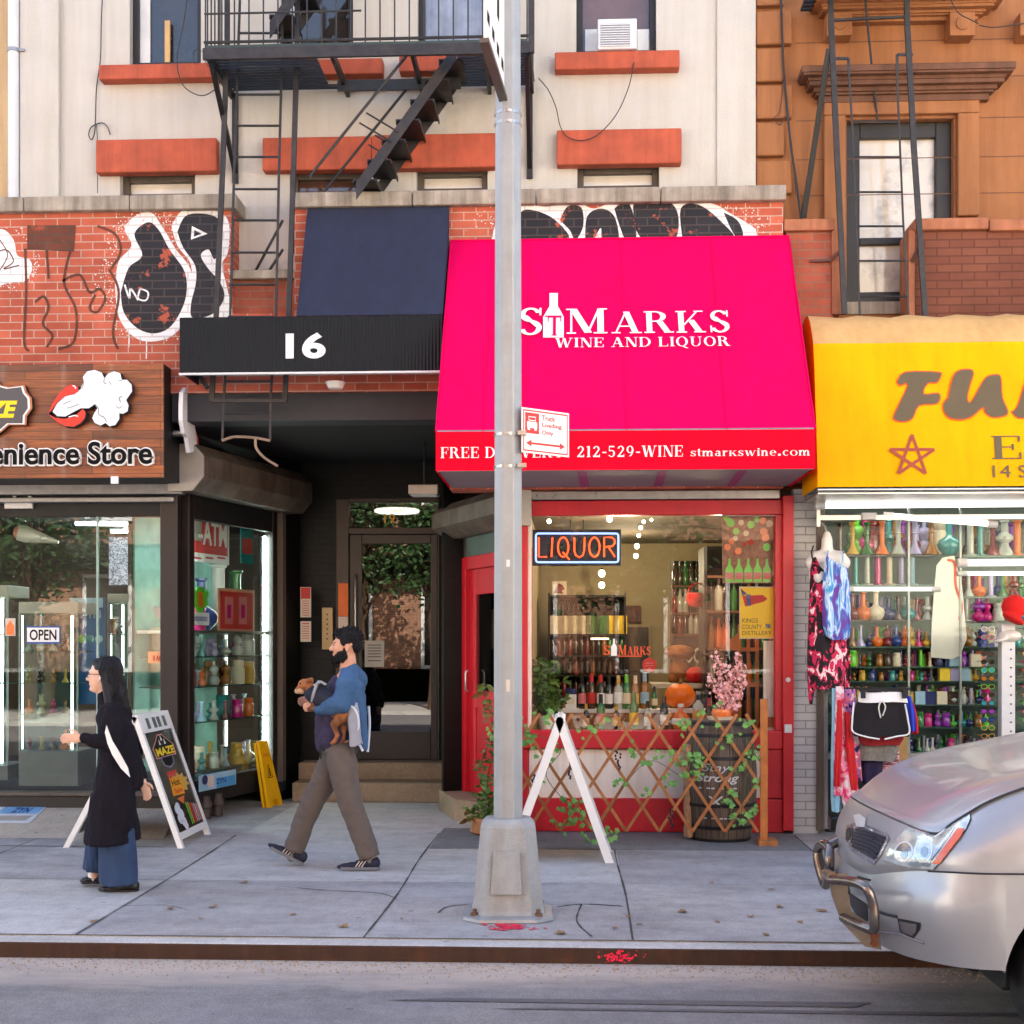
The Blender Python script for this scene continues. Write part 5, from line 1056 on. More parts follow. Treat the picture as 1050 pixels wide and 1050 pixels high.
# bulbs
BE=emit('warm_bulb',(1.0,.80,.50),14)
def lamp_light(name,loc,e,r=.08,col=(1,.78,.5)):
 d=bpy.data.lights.new(name,'POINT');d.energy=e*LK;d.shadow_soft_size=r;d.color=col;o=bpy.data.objects.new(name,d);C.objects.link(o);o.location=loc;return o
for i,(px,py,Y,r)in enumerate([(563,530,1.2,.03),(576,544,2.4,.03),(625,532,1.0,.042),(660,533,1.3,.025),(657,541,1.9,.028),(655,549,2.2,.03),(653,560,2.7,.04),(652,570,3.1,.04),(617,588,4.2,.06),(617,600,4.3,.055),(668,530,1.1,.02)]):
 q=W(px,py,Y);q.z=min(q.z,2.74)
 r *= .62;t=thing('light_bulb',f'glowing warm bulb {["by the left stile", "low above the neon sign", "large above the neon sign", "first of the string right of the neon sign", "second of the string right of the neon sign", "third of the string right of the neon sign", "big one in the string right of the neon sign", "lowest of the string right of the neon sign", "upper one of the pair below the neon sign", "lower one of the pair below the neon sign", "tiny at the window head"][i]}','lamp',q)
 mb=MB();mb.ell(q,(r,r,r*1.15));mb.build('globe',BE,t);mb=MB();mb.lathe([(r*.45,r*.9),(r*.45,r*1.5),(r*.1,r*1.7)],q,10);mb.build('socket',M['black'],t)
lamp_light('bulb_light',(.45,1.3,2.45),26);lamp_light('bulb_light',(.6,3.3,2.4),24);lamp_light('bulb_light',(1.35,.75,2.5),14)
# leaning timber rack, white roll, posters on the glass
t=thing('wooden_rack','orange timber frame standing behind the pink blossom','rack',W(766,740,.95));M['orange_wood']=mat('orange_wood',S(178,104,44),.55,var=.25,scale=9,streak=.25)
mb=MB();[pbox(mb,x,x+3,640,748,.95,.98)for x in(757,766,775)];pbox(mb,757,778,664,668,.93,.949);pbox(mb,757,778,700,704,.93,.949);mb.build('frame',M['orange_wood'],t);mb=MB();mb.prism([W(738,667,.9),W(760,667,.9),W(760,646,.9)],(0,.03,0));mb.build('gusset',M['orange_wood'],t)
t=thing('paper_roll','tall white paper roll standing inside the window edge','roll',W(789,748,.5));q=W(789,749,.5);mb=MB();mb.lathe([(.052,0),(.052,Z(657,.5,789)-q.z)],q,16);mb.build('roll',M['white'],t);mb=MB();mb.lathe([(.0535,.03),(.0535,.12)],q,16);mb.build('band',M['orange_wood'],t)
PG=front(YQ+.06);PGi=front(YQ+.10)
t=thing('fruit_poster','poster of fruit and five green bottles hung in the window corner','poster',W(767,598,YQ+.1));mb=MB();shape(mb,PGi,[(740,529),(794,529),(792,598),(741,598)],0,.003);sheet=mb.build('sheet',mat('poster_brown',S(112,74,58),.5,var=.5,scale=22,col2=S(170,120,96)),t)
rnd=random.Random(4)
for m_,pts in(('orange',[(783,545,4),(785,551,4),(757,565,3.5),(746,561,3.5),(750,555,3),(782,534,3.5)]),('lime',[(749,536,4.5),(755,545,3.5),(745,532,3),(770,538,4),(786,561,4),(776,533,3)]),('cream',[(789,537,3.5),(760,536,3),(765,547,3),(754,552,2.6)]),('redm',[(756,566,3.2),(770,556,3),(763,558,2)])):
 mb=MB();[shape(mb,PGi,disc(x,y,r,14),.0035+.0004*i)for i,(x,y,r)in enumerate(pts)];mb.build('fruit_print',BM[m_],t)
mb=MB();ml=MB()
for i in range(5):
 x=748+i*9.6;shape(mb,PGi,[(x-4,597),(x-4,584),(x-1.3,579),(x-1.1,573),(x+1.1,573),(x+1.3,579),(x+4,584),(x+4,597)],.0045);shape(ml,PGi,[(x-3.4,594),(x-3.4,587),(x+3.4,587),(x+3.4,594)],.0055)
mb.build('bottle_print',BM['lime'],t);ml.build('label_print',BM['pink'],t)
t=thing('yellow_poster','yellow poster with a red rocket and hand lettering in the window','poster',W(777,655,YQ+.1));mb=MB();shape(mb,PGi,[(758,601.5),(795,601.5),(795,655),(758,655)],0,.003);mb.build('border',M['paper'],t);mb=MB();shape(mb,PGi,[(759,602.5),(794,602.5),(794,654),(759,654)],.0035,.001);yp=mb.build('sheet',mat('poster_yellow',S(240,196,10),.5,var=.04),t)
mb=MB();shape(mb,PGi,[(761,611),(782,610),(787,614),(783,617),(764,622)],.005);mb.build('rocket_print',BM['redm'],yp);mb=MB();shape(mb,PGi,[(765,609.5),(769,609.3),(770,621),(766,621.8)],.006);mb.build('band_print',BM['blue'],yp);mb=MB();shape(mb,PGi,[(759,603),(766,609),(761,611)],.0055);shape(mb,PGi,[(785,640),(790,640),(790,644),(785,644)],.005);mb.build('corner_print',BM['navy'],yp)
mb=MB();sans(mb,PGi,'KINGS',761,777,634,638.5,n=.005);sans(mb,PGi,'COUNTY',761,781,640.5,645,n=.005);sans(mb,PGi,'DISTILLERY',761,791,647,651,n=.005);mb.build('lettering',M['text_ink'],yp)
t=thing('window_lettering','orange shop name lettering with a white bottle on the window glass','lettering',W(643,673,YQ));PGo=front(YQ+.048)
M['orange_red']=mat('orange_red',S(232,84,44),.5);mb=MB();serif(mb,PGo,'S',619,625.5,662,671.5,n=.002);serif(mb,PGo,'MARKS',634,667,661.5,671.5,n=.002,small=.86);shape(mb,PGo,[(634,672.3),(658,672.3),(658,673.3),(634,673.3)],.002);mb.build('letters',M['orange_red'],t);mb=MB();shape(mb,PGo,[(628.6,655),(630.6,655),(630.6,660),(632.4,663),(632.4,672.5),(626.6,672.5),(626.6,663),(628.6,660)],.002);mb.build('bottle_mark',M['white'],t)
t=thing('round_sign','small round red sign on a thin stick among the bottles','sign',W(666,706,1.0));q=W(666,682,1.0);mb=MB();mb.lathe([(.066,0),(.066,.008)],q,22,axis='y');dd=mb.build('disc',M['red_sign'],t);mb=MB();pl_=front(1.0);[shape(mb,pl_,[(662,y),(670,y),(670,y+.9),(662,y+.9)],.003)for y in(679.5,682)];shape(mb,pl_,[(664,684.5),(668.5,684.5),(666,687)],.003);mb.build('lettering',BM['pink'],dd);mb=MB();mb.tube([(q.x,1.008,q.z-.06),(q.x,1.008,q.z-.22)],.004,6);mb.build('stick',M['grey_metal'],t)
# neon sign
t=thing('neon_sign','orange LIQUOR neon sign with blue white tube border on navy panel','neon sign',W(591,580,YQ+.0));YN=.16+.06
mb=MB();pbox(mb,546,637,543,580,YN,YN+.03);mb.build('panel',mat('neon_panel',S(16,14,52),.3),t,bevel=.006)
def npt(x,y):v=W(x,y,YN-.018);return v
mb=MB();x0,x1,y0,y1,r=549.5,634,547,576.5,2.5;pts=[]
for cx_,cy_,a0 in((x1-r,y0+r,-90),(x1-r,y1-r,0),(x0+r,y1-r,90),(x0+r,y0+r,180)):pts+=[npt(cx_+r*math.cos(R(a0+q)),cy_+r*math.sin(R(a0+q)))for q in(0,30,60,90)]
mb.tube(pts,.0085,8,closed=True);mb.build('border_tube',emit('neon_blue',(.30,.46,1.0),1.0),t)
mb=MB();T2,B2=551,571
for st in([(552.5,T2),(552.5,B2),(561,B2)],[(566.5,T2),(565.5,B2)],[(577.5+5.4*math.sin(2*PI*i/18),561-10*math.cos(2*PI*i/18))for i in range(19)],[(577,566),(584,574)],[(589,T2),(589,565),(590.5,569.5),(594,571.5),(597.5,569.5),(599,565),(599.5,T2)],[(609.5+5.4*math.sin(2*PI*i/18),561-10*math.cos(2*PI*i/18))for i in range(19)],[(619.5,B2),(619.5,T2),(627,T2),(630,553),(630.5,557),(628,560),(619.5,561)],[(624,561),(630.5,B2)]):
 mb.tube([npt(*p)for p in st],.0075,8)
mb.build('letter_tube',emit('neon_orange',(1.0,.08,.015),1.5),t)
mb=MB();[mb.tube([npt(x,548)+Vector((0,.03,0)),npt(x,532)+Vector((0,.03,0))],.003,6)for x in(585,598)];mb.build('hanger',M['black'],t)
# ---- leafy things
def leaf_mat(name,c,c2):
 m=mat(name,c,.5,col2=c2,scale=14,thr=(.3,.7));return m
M['leaf']=leaf_mat('leaf_green',S(58,96,36),S(108,140,62));M['leaf_dark']=leaf_mat('leaf_dark',S(34,62,30),S(70,100,46));M['ivy']=leaf_mat('ivy_leaf',S(64,128,44),S(128,176,84));M['twig']=mat('twig',S(92,66,44),.8);M['petal']=mat('petal_pink',S(232,158,162),.6,col2=S(246,206,200),scale=20,thr=(.3,.7));M['leaf_red']=leaf_mat('leaf_red',S(128,84,44),S(84,100,48))
IVY=[(0,0),(.28,.1),(.5,-.05),(.42,.3),(.62,.5),(.3,.62),(.0,1),(-.3,.62),(-.62,.5),(-.42,.3),(-.5,-.05),(-.28,.1)]
OVAL=[(0,0),(.16,.2),(.22,.45),(.16,.75),(0,1),(-.16,.75),(-.22,.45),(-.16,.2)]
def leaf(mb,p,size,rnd,form=OVAL,face=None,droop=.5,mi=0):
 ang=rnd.uniform(0,2*PI);d=Vector((math.cos(ang),math.sin(ang)*.8,rnd.uniform(-.9,.6)))
 if face is not None:d=Vector((rnd.uniform(-.9,.9),rnd.uniform(-.35,.1),rnd.uniform(-1,.1)))
 d.normalize();n=Vector((rnd.uniform(-.5,.5),-1 if face is not None else rnd.uniform(-1,1),rnd.uniform(0,.9)));n=(n-d*n.dot(d)).normalized();s_=d.cross(n)
 vs=[Vector(p)+d*y*size+s_*x*size+n*(-(abs(x)*.35)**1.2+.12*y*(1-y))*size for x,y in form];c=Vector(p)+d*.45*size+n*.06*size
 vs.append(c);k=len(form);mb.add(vs,[(i,(i+1)%k,k)for i in range(k)],mi,True)
t=thing('leafy_plant','bushy green leafy plant inside the window beside the white board','plant',W(560,748,.38));rnd=random.Random(2);ml=MB();ms=MB();q=W(560,744,.38)
for i in range(26):
 a=rnd.uniform(0,2*PI);e=Vector((math.cos(a)*rnd.uniform(.03,.17),math.sin(a)*rnd.uniform(.0,.09),rnd.uniform(.2,.62)));P=smooth_line([q,q+e*.5+Vector((0,0,.05)),q+e],4);ms.tube(P,.003,5)
 for p in P[3:]:
  for _ in range(2):leaf(ml,p,rnd.uniform(.06,.11),rnd)
ml.build('foliage',M['leaf'],t);ms.build('stem',M['twig'],t)
mb=MB();mb.lathe([(0,0),(.06,0),(.075,.13),(.07,.13)],q+Vector((0,0,-.04)),16,caps=False);mb.build('pot',M['curtain_white'],t)
# ------------------------------------------------------------------ gift shop shelves
gift=thing('gift_shop_front','glass fronted gift shop display with bright shelves of coloured glass','shop front',(4,.3,0))
YGs=.30;gx0,gx1=X(846,YGs),7.1
mb=MB();pbox(mb,838,846,503,852,.08,.3);mb.build('post',M['frame_brown'],gift,bevel=.006)
mb=MB();mb.box(gx0,gx1,.22,.34,0,Z(780,.25,950));mb.build('plinth',M['black'],gift,bevel=.006)
mb=MB();mb.box(gx0,gx1,.20,.36,Z(778.5,.25,950),Z(772,.25,950));mb.build('ledge',M['steel'],gift)
mb=MB();pbox(mb,846,1200,502,512,.2,.34);mb.build('header',M['grey_metal'],gift,bevel=.004)
shelf_rows=[(569.5,'top',.30),(600,'second',.0),(636,'third',.24),(663,'fourth',.17),(683.5,'fifth',.14),(698,'sixth',.11),(722,'seventh',.16),(745,'eighth',.14),(770,'bottom',.13)]
M['shelf_glass']=mat('shelf_glass',S(64,92,80),.12,var=.1);M['shelf_black']=mat('shelf_black',S(24,24,26),.3)
for y,n,h in shelf_rows:
 mb=MB();zz=Z(y,.42,940);mb.box(gx0,X(958,.4)if y<660 else gx1,.36,.60,zz-.012,zz);mb.build('shelf',M['shelf_black']if y in(569.5,636)else M['shelf_glass'],gift)
for y in(570,612,637):mb=MB();zz=Z(y,.42,1020);mb.box(X(986,.4),gx1,.36,.60,zz-.014,zz);mb.build('shelf',M['shelf_black']if y == 637 else M['shelf_glass'],gift)
mb=MB();[pbox(mb,x,x+2.2,512,772,.35,.37)for x in(931,984)];mb.build('mullion',M['grey_metal'],gift)
mb=MB();mb.box(gx0,gx1,.31,.316,Z(778,.31,950),Z(512,.31,950));mb.build('pane',glass('gift_glass',(.97,1,.98),.004,.15),gift)
mb=MB();mb.box(gx0,gx1,.601,.62,Z(772,.6,950),Z(664,.6,950));mb.build('back_panel',mat('shelf_back',S(44,66,62),.35,var=.5,scale=5),gift)
rnd=random.Random(21)
COL=['red','orange','cream','navy','teal','green','amber','clear','magenta','blue','lime','purple','lilac','gold','brown']
KND={'flask':'tall flask water pipe','beaker':'beaker base water pipe','bulb':'round bulb water pipe','tube':'straight tube water pipe','jar':'lidded jar','stack':'two bulb pipe','pipe':'small pipe'}
def stock(row,px,y,kind,col,h,Y=.43,place='front row'):
 small(kind,col,'glass_'+('jar' if kind == 'jar' else 'pipe'),f'{col} {KND[kind]} in the {place}, {row} gift shop shelf','glassware',W(px,y-.2,Y),h,f'glassware on the {row} shelf')
for px,k,c,h in((861,'tube','brown',.27),(874,'flask','gold',.28),(889,'flask','green',.28),(904.5,'flask','orange',.29),(921,'flask','clear',.30),(938,'flask','lilac',.30),(955,'flask','amber',.31)):stock('top',px,569,k,c,h)
small('bulb','teal','glass_pipe','teal round water pipe at the right end of the top shelf','glassware',W(973,569,.46),.33,'glassware on the top shelf')
for px,k,c,h in((995,'tube','clear',.3),(1005,'tube','teal',.28),(1018,'beaker','red',.27),(1030,'stack','clear',.3),(1043,'tube','orange',.3)):stock('upper right',px,570,k,c,h)
for i,px in enumerate((877,889,900,912,924,935)):small('tube',['teal','clear','magenta','cream','lilac','sky'][i],'glass_pipe',f'{["teal tinted", "clear", "magenta tinted", "cream", "lilac", "pale blue"][i]} long glass tube standing on the second shelf','glassware',W(px,599.8,.46),.26,'glassware on the second shelf')
for px,k,c,h in((874,'bulb','red',.22),(885,'bulb','orange',.24),(898,'bulb','cream',.25),(911,'bulb','navy',.2),(921,'beaker','brown',.21),(931,'bulb','teal',.21),(940,'beaker','red',.19),(951,'stack','clear',.2),(991,'tube','clear',.2),(1003,'stack','purple',.25),(1012,'pipe','magenta',.19),(1024,'jar','clear',.16),(1033,'bulb','green',.2),(1046,'bulb','navy',.18)):stock('third',px,636 if px<980 else 637,k,c,h)
small('bulb','magenta','glass_pipe','magenta round pipe low on the right hand shelf','glassware',W(1003,637,.40),.17,'glassware on the third shelf')
for px,k,c,h in((993,'beaker','clear',.2),(1004,'bulb','orange',.19),(1016,'tube','lilac',.22),(1028,'beaker','green',.2),(1040,'stack','red',.2)):stock('middle right',px,612,k,c,h)
def fill(row,y,x0,x1,step,kinds,h,Y=.43,place='front row'):
 used=set();x=x0;i=0
 while x<x1:
  for _ in range(40):
   k,c=rnd.choice(kinds),rnd.choice(COL)
   if(k,c)not in used:break
  used.add((k,c));stock(row,x+rnd.uniform(-1,1),y,k,c,h*rnd.uniform(.75,1.12),Y,place);x+= step*rnd.uniform(.85,1.2)
fill('fourth',663,874,1012,8.3,['beaker','bulb','pipe'],.165);fill('fifth',683.5,874,1010,8.5,['jar','jar','tube','pipe'],.13)
fill('sixth',698,876,960,9,['jar','pipe'],.09);fill('seventh',722,934,1012,8.5,['jar','tube','bulb','stack'],.14);fill('eighth',745,934,1012,8,['jar','pipe','bulb'],.12);fill('bottom',770,934,1012,8,['pipe','jar','beaker'],.13)
for row_,y_,h_,x1_ in(('top',569,.30,978),('third',636,.20,958),('fourth',663,.16,1012),('fifth',683.5,.13,1012),('sixth',698,.10,1012),('seventh',722,.15,1012),('eighth',745,.13,1012),('bottom',770,.13,1012)):
 fill(row_,y_,873,x1_,7.4,['beaker','bulb','jar','tube','stack','pipe'],h_,.53,'back row')
for row_,y_,h_ in(('upper right',570,.26),('middle right',612,.2),('lower right',637,.19),('far right',664,.16)):fill(row_,y_,992,1046,7.2,['beaker','bulb','jar','tube','stack'],h_,.53,'back row')
for i,(px,y,c)in enumerate(((968,698,'yellow'),(979,698,'lilac'),(988,698,'sky'),(943,722,'sky'),(953,722,'navy'),(965,722,'cream'),(976,722,'brown'),(978,683,'sky'),(1000,684,'cream'))):
 small('box',c,'carton',f'{c} box standing among the glassware, {["yellow on the sixth shelf", "grey on the sixth shelf", "blue on the sixth shelf", "blue on the seventh shelf", "navy on the seventh shelf", "cream on the seventh shelf", "brown on the seventh shelf", "blue on the fifth shelf", "cream on the fifth shelf"][i]}','box',W(px,y,.42),.11,'boxes among the glassware')
t=thing('hanging_shirt','cream sheet with an orange red edge hanging between the shelves','cloth',W(972,675,.38));mb=MB();shape(mb,front(.37),[(960,580),(966,572),(978,570),(986,600),(991,655),(984,672),(976,676),(954,674),(955,640),(958,600)],0,.012);mb.build('cloth',M['curtain_white'],t);mb=MB();pline(mb,front(.355),[(972,574),(979,578),(980,600),(986,620),(984,635)],2.6,.003);mb.build('edge_band',M['orange_red'],t)
# fluorescent tubes
TE=emit('tube_light',(1,.97,.92),1.1)
def tubelamp(label,a,b,r):
 t=thing('fluorescent_tube',label,'lamp',(a+b)/2);mb=MB();mb.tube([a,b],r,10);mb.build('tube',TE,t)
 d=(b-a).normalized();mb=MB();mb.tube([a-d*.05,a+d*.03],r*1.25,10);mb.tube([b-d*.03,b+d*.05],r*1.25,10);mb.build('cap',M['white_metal'],t);return t
tubelamp('long bright fluorescent tube under the edge of the yellow awning',W(842,518,-.02),W(1180,515,-.02),.030)
tubelamp('tilted fluorescent tube below the long one under the yellow awning',W(912,529,.05),W(1016,537,.05),.026)
tubelamp('fluorescent tube between the second and third shelves',W(872,604,.33),W(958,604,.33),.018)
tubelamp('upper fluorescent tube over the right hand shelves',W(988,577,.33),W(1150,576,.33),.03)
tubelamp('fluorescent tube below the upper one over the right hand shelves',W(988,588,.34),W(1150,588,.34),.018)
t=thing('awning_frame','steel support bars under the yellow awning','frame',W(870,530,.0));mb=MB();a=W(838,531,.02);b=W(1190,529,.02);mb.bar(a,b,.03,.04);mb.build('rail',M['steel'],t);mb=MB();mb.box(X(884,0),X(898,0),-.03,.03,Z(533,0,890),Z(526,0,890));mb.build('bracket',M['white_metal'],t);mb=MB();mb.bar(W(839,503,.0),W(839,540,.0),.03,.03);mb.build('upright',M['steel'],t)
ld=bpy.data.lights.new('tube_glow','AREA');ld.shape='RECTANGLE';ld.size=4.6;ld.size_y=.06;ld.energy=5*LK;ld.color=(1,.96,.9);lo_=bpy.data.objects.new('tube_glow',ld);C.objects.link(lo_);lo_.location=(4.3,.40,2.76);lo_.rotation_euler=(R(-8),0,0)
# ------------------------------------------------------------------ inside the convenience store
LED=emit('led_strip',(.92,.97,1),7);LEDg=emit('led_cabinet',(.90,1,.92),3.2)
for i,(a,b,lb)in enumerate((((78,537,1.6),(176,538,1.6),'long white ceiling light bar nearest the window'),((100,525,1.3),(176,525,1.3),'short upper ceiling light bar by the window'),((82,537,1.6),(104,524,3.2),'slanting ceiling light bar at the left'),((116,545,2.4),(176,545,2.4),'second long ceiling light bar further inside'),((116,545,2.4),(140,538,3.6),'slanting ceiling light bar in the middle'),((146,552,3.4),(176,552,3.4),'farthest short ceiling light bar'),((140,523,1.2),(166,514,2.4),'slanting ceiling light bar at the right'))):
 p,q=W(*a),W(*b);p.z=min(p.z,2.93);q.z=min(q.z,2.93);t=thing('ceiling_light',lb,'lamp',(p+q)/2);mb=MB();mb.bar(p,q,.05,.03);mb.build('diffuser',LED,t);mb=MB();mb.bar(p+Vector((0,0,.022)),q+Vector((0,0,.022)),.07,.012);mb.build('housing',M['white_metal'],t)
lamp_light('store_light',(-5.2,3.0,2.7),20,.3,(.92,.97,1));
def panel(name,label,cat,rect,Y,m,parts=()):
 x0,x1,y0,y1=rect;t=thing(name,label,cat,W((x0+x1)/2,y1,Y));pl=front(Y);mb=MB();shape(mb,pl,[(x0,y0),(x1,y0),(x1,y1),(x0,y1)],0,.01);b=mb.build('sheet',m,t)
 for i,(r,mm)in enumerate(parts):
  mb=MB();shape(mb,pl,r if isinstance(r[0],tuple)else[(r[0],r[2]),(r[1],r[2]),(r[1],r[3]),(r[0],r[3])],.012+.001*i);mb.build('print',mm,b)
 return t,pl,b
M['glitter']=mat('glitter',S(196,196,206),.3,col2=S(90,88,100),scale=60,thr=(.42,.58));M['pale_blue']=mat('pale_blue',S(150,196,226),.4,var=.2,scale=3);M['ad_blue']=mat('ad_blue',S(28,92,150),.5,var=.1)
panel('sparkle_picture','silvery glitter picture hanging at the back of the store','picture',(112,138,551,600),4.0,M['glitter'])
panel('blue_poster','pale blue poster with a dark bottle shape beside the glitter picture','poster',(142,167,561,606),3.8,M['pale_blue'],[((155,163,574,604),M['door_brown']),((157,161,560,574),M['leaf_dark'])])
t_,pl_,b_=panel('blue_advert','tall blue advertising panel behind the shop glass','poster',(72,108,613,722),1.5,M['ad_blue'],[((72,106,613,623),BM['sky'])])
mb=MB();sans(mb,pl_,'ZYN',82,104,626,634,n=.014,offset=.02);mb.build('lettering',BM['sky'],b_)
for i in range(3):mb=MB();shape(mb,pl_,disc(84+9*i,655,4),.014);mb.build('tin_print',BM[['lime','teal','sky'][i]],b_)
def cabinet(label,rect,Y,dep,rows,base,top,items,light=True):
 x0,x1,y0,y1=rect;t=thing('display_cabinet',label,'cabinet',W((x0+x1)/2,y1,Y))
 mb=MB();pbox(mb,x0,x1,base,y1,Y,Y+dep);mb.build('base',mat('cabinet_grey',S(112,120,118),.5,var=.15),t,bevel=.006)
 mb=MB();pbox(mb,x0,x1,y0,top,Y,Y+dep);mb.build('top_panel',mat('cabinet_cream',S(176,180,164),.5,var=.08),t,bevel=.006)
 mb=MB();[pbox(mb,x,x+1.6,top,base,Y,Y+.02)for x in(x0,x1-1.6)];mb.build('upright',M['glass_edge']if 'glass_edge' in M else M['white_metal'],t)
 mb=MB();pbox(mb,x0+.5,x1-.5,top,base,Y+dep-.03,Y+dep);mb.build('back_panel',mat('cabinet_back',S(40,60,62),.4,var=.3),t)
 for r_ in rows:mb=MB();pbox(mb,x0+1,x1-1,r_,r_+1.2,Y+.02,Y+dep-.04);mb.build('shelf',M['shelf_glass'],t)
 if light:
  mb=MB();a=W(x1-6,top+2,Y+dep*.5);b=W(x1-6,base-2,Y+dep*.5);mb.bar(a,b,.018,.018,up=(0,1,0));a=W(x0+4,top+2,Y+dep*.6);b=W(x0+4,base-2,Y+dep*.6);mb.bar(a,b,.012,.012,up=(0,1,0));mb.build('light_strip',LEDg,t)
 mb=MB();pbox(mb,x0+1.6,x1-1.6,top,base,Y,Y+.004);mb.build('pane',glass('cabinet_glass',(.92,1,.97),.03,.7),t)
 rn=random.Random(len(label));nmw=['upper','second','third','fourth','lowest']
 for j,r_ in enumerate(list(rows)+[base]):
  used=set()
  for i in range(items):
   for _ in range(30):
    k,c=rn.choice(['beaker','bulb','jar','stack','pipe']),rn.choice(COL)
    if(k,c)not in used:break
   used.add((k,c));px=x0+5+(x1-x0-12)*(i+.5)/items
   small(k,c,'glass_'+('jar' if k == 'jar' else 'pipe'),f'{c} {KND[k]} on the {nmw[min(j, 4)]} shelf of the {label.split(" with")[0]}','glassware',W(px,r_-.2,Y+dep*.45),rn.uniform(.12,.2),'glassware in the cabinets')
 return t
M['glass_edge']=_mats['glass_edge']
cabinet('tall glass cabinet with OPEN sign before it',(19,80,617,806),.95,.5,(668,700,732),770,629,4)
cabinet('narrow lit cabinet with wide top near the woman',(110,132,609,790),1.6,.5,(650,690,725),760,618,2)
cabinet('second lit cabinet with dark frame behind the woman',(133,148,618,790),2.0,.5,(655,690,722),760,626,2)
cabinet('right lit cabinet with yellow goods by the corner post',(150,168,643,800),1.0,.5,(672,705,735),765,648,2)
cabinet('far left cabinet with dark shelves at the frame edge',(-40,8,600,800),1.1,.5,(650,700,740),785,612,3)
t,pl,b=panel('open_sign','white OPEN sign with blue border hung in the shop window','sign',(27.5,62,642,660),YL-.005,mat('sign_blue',S(30,74,150),.5),[((28.3,61.2,643.6,658.2),M['white'])])
mb=MB();sans(mb,pl,'OPEN',31,58.5,645.5,656.5,n=.0135,offset=.02);mb.build('lettering',M['black_letter'],b)
panel('orange_sticker','orange and white arched sticker on the window at the far left','sticker',(6,16,634,652),YL-.004,M['paper'],[([(7,651),(7,642),(11,636),(15,642),(15,651)],BM['orange'])])
t,pl,b=panel('price_card','orange card with red lettering in the window by the corner post','card',(152,169.5,668,680),YL-.004,mat('card_peach',S(236,170,120),.7))
mb=MB();sans(mb,pl,'8 AM',157,167,672,677.5,n=.012,offset=.02);mb.build('lettering',M['red_sign'],b)
t=thing('paper_heart','white paper heart stuck inside the window beside the corner post','sticker',W(164,634,.7));mb=MB();shape(mb,front(.6),[(164,636),(158,628),(157.5,623),(160,620.5),(164,624),(168,620.5),(170,623),(169.5,628)],0,.004);mb.build('heart',M['white'],t)
t=thing('hanging_cone','pale cone shaped hanging lamp with a pink end inside the store','lamp',W(35,545,.9));a,b=W(19,546,.9),W(60,556,1.0);mb=MB();mb.tube([a,a.lerp(b,.2),b],[.075,.08,.015],14);mb.build('cone',M['curtain_white'],t);mb=MB();mb.ell(a,(.05,.03,.06));mb.build('end_disc',BM['pink'],t);mb=MB();mb.tube([(a+b)/2,((a+b)/2).xy.to_3d()+Vector((0,0,2.95))],.004,6);mb.build('cord',M['wire'],t)
# ---- angled side window display
def su(px,py,n=0):u,v=PSd.px(px,py);return u,v
def srect(mb,x0,x1,y0,y1,n0,n1,m=0):
 u0,_=su(x0,660);u1,_=su(x1,660);_,za=su((x0+x1)/2,y1);_,zb=su((x0+x1)/2,y0);return sbox(mb,u0,u1,n0,n1,za,zb,m)
t=thing('window_display_case','lit glass shelf case in the angled side window of the store','cabinet',tuple(A_+UD*.8-ND*.3+Vector((0,0,.38))))
mb=MB();sbox(mb,.12,LB-.10,-.62,-.60,.38,2.95);b0=mb.build('back_panel',mat('case_back',S(120,160,150),.4,var=.35,scale=2.5),t)
mb=MB();sbox(mb,.10,LB-.08,-.66,-.622,.2,2.955);mb.build('rear_panel',M['door_brown'],t)
shz=[su(235,y)[1]for y in(650,673,703,738,787)]
mb=MB();sbox(mb,.12,LB-.10,-.58,-.03,shz[0]-.0,shz[0]+.03);mb.build('counter_top',M['steel'],t)
for z in shz[1:]:mb=MB();sbox(mb,.12,LB-.10,-.56,-.04,z-.008,z+.004);mb.build('shelf',M['shelf_glass'],t)
mb=MB()
for u in(.45,1.35):a=A_+UD*u-ND*.35;mb.bar(a+Vector((0,0,shz[1]-.9)),a+Vector((0,0,shz[0]-.01)),.02,.02,up=(0,1,0))
mb.build('light_strip',LEDg,t)
mb=MB()
for u in(.135,LB-.125):a=A_+UD*u-ND*.05;mb.bar(a+Vector((0,0,.42)),a+Vector((0,0,2.68)),.014,.014,up=(0,1,0))
mb.build('light_strip',emit('led_case',(.9,1,.94),60),t)
rn=random.Random(9);lv=['first','second','third','fourth']
for j,z in enumerate(shz[1:]):
 used=set()
 for i in range(12):
  for _ in range(30):
   k,c=rn.choice(['beaker','bulb','jar','jar','stack','pipe']if j != 1 else['jar','pipe']),rn.choice(['clear','clear','cream','red','gold','teal','lilac','orange','amber','sky','magenta'])
   if(k,c)not in used:break
  used.add((k,c));q=A_+UD*(.22+i*(LB-.44)/11.4)-ND*(.10+.1*(i%2));small(k,c,'glass_'+('jar' if k == 'jar' else 'pipe'),f'{c} {KND[k]} on the {lv[j]} shelf of the side window case','glassware',(q.x,q.y,z+.005),rn.uniform(.15,.24),'glassware in the side window case')
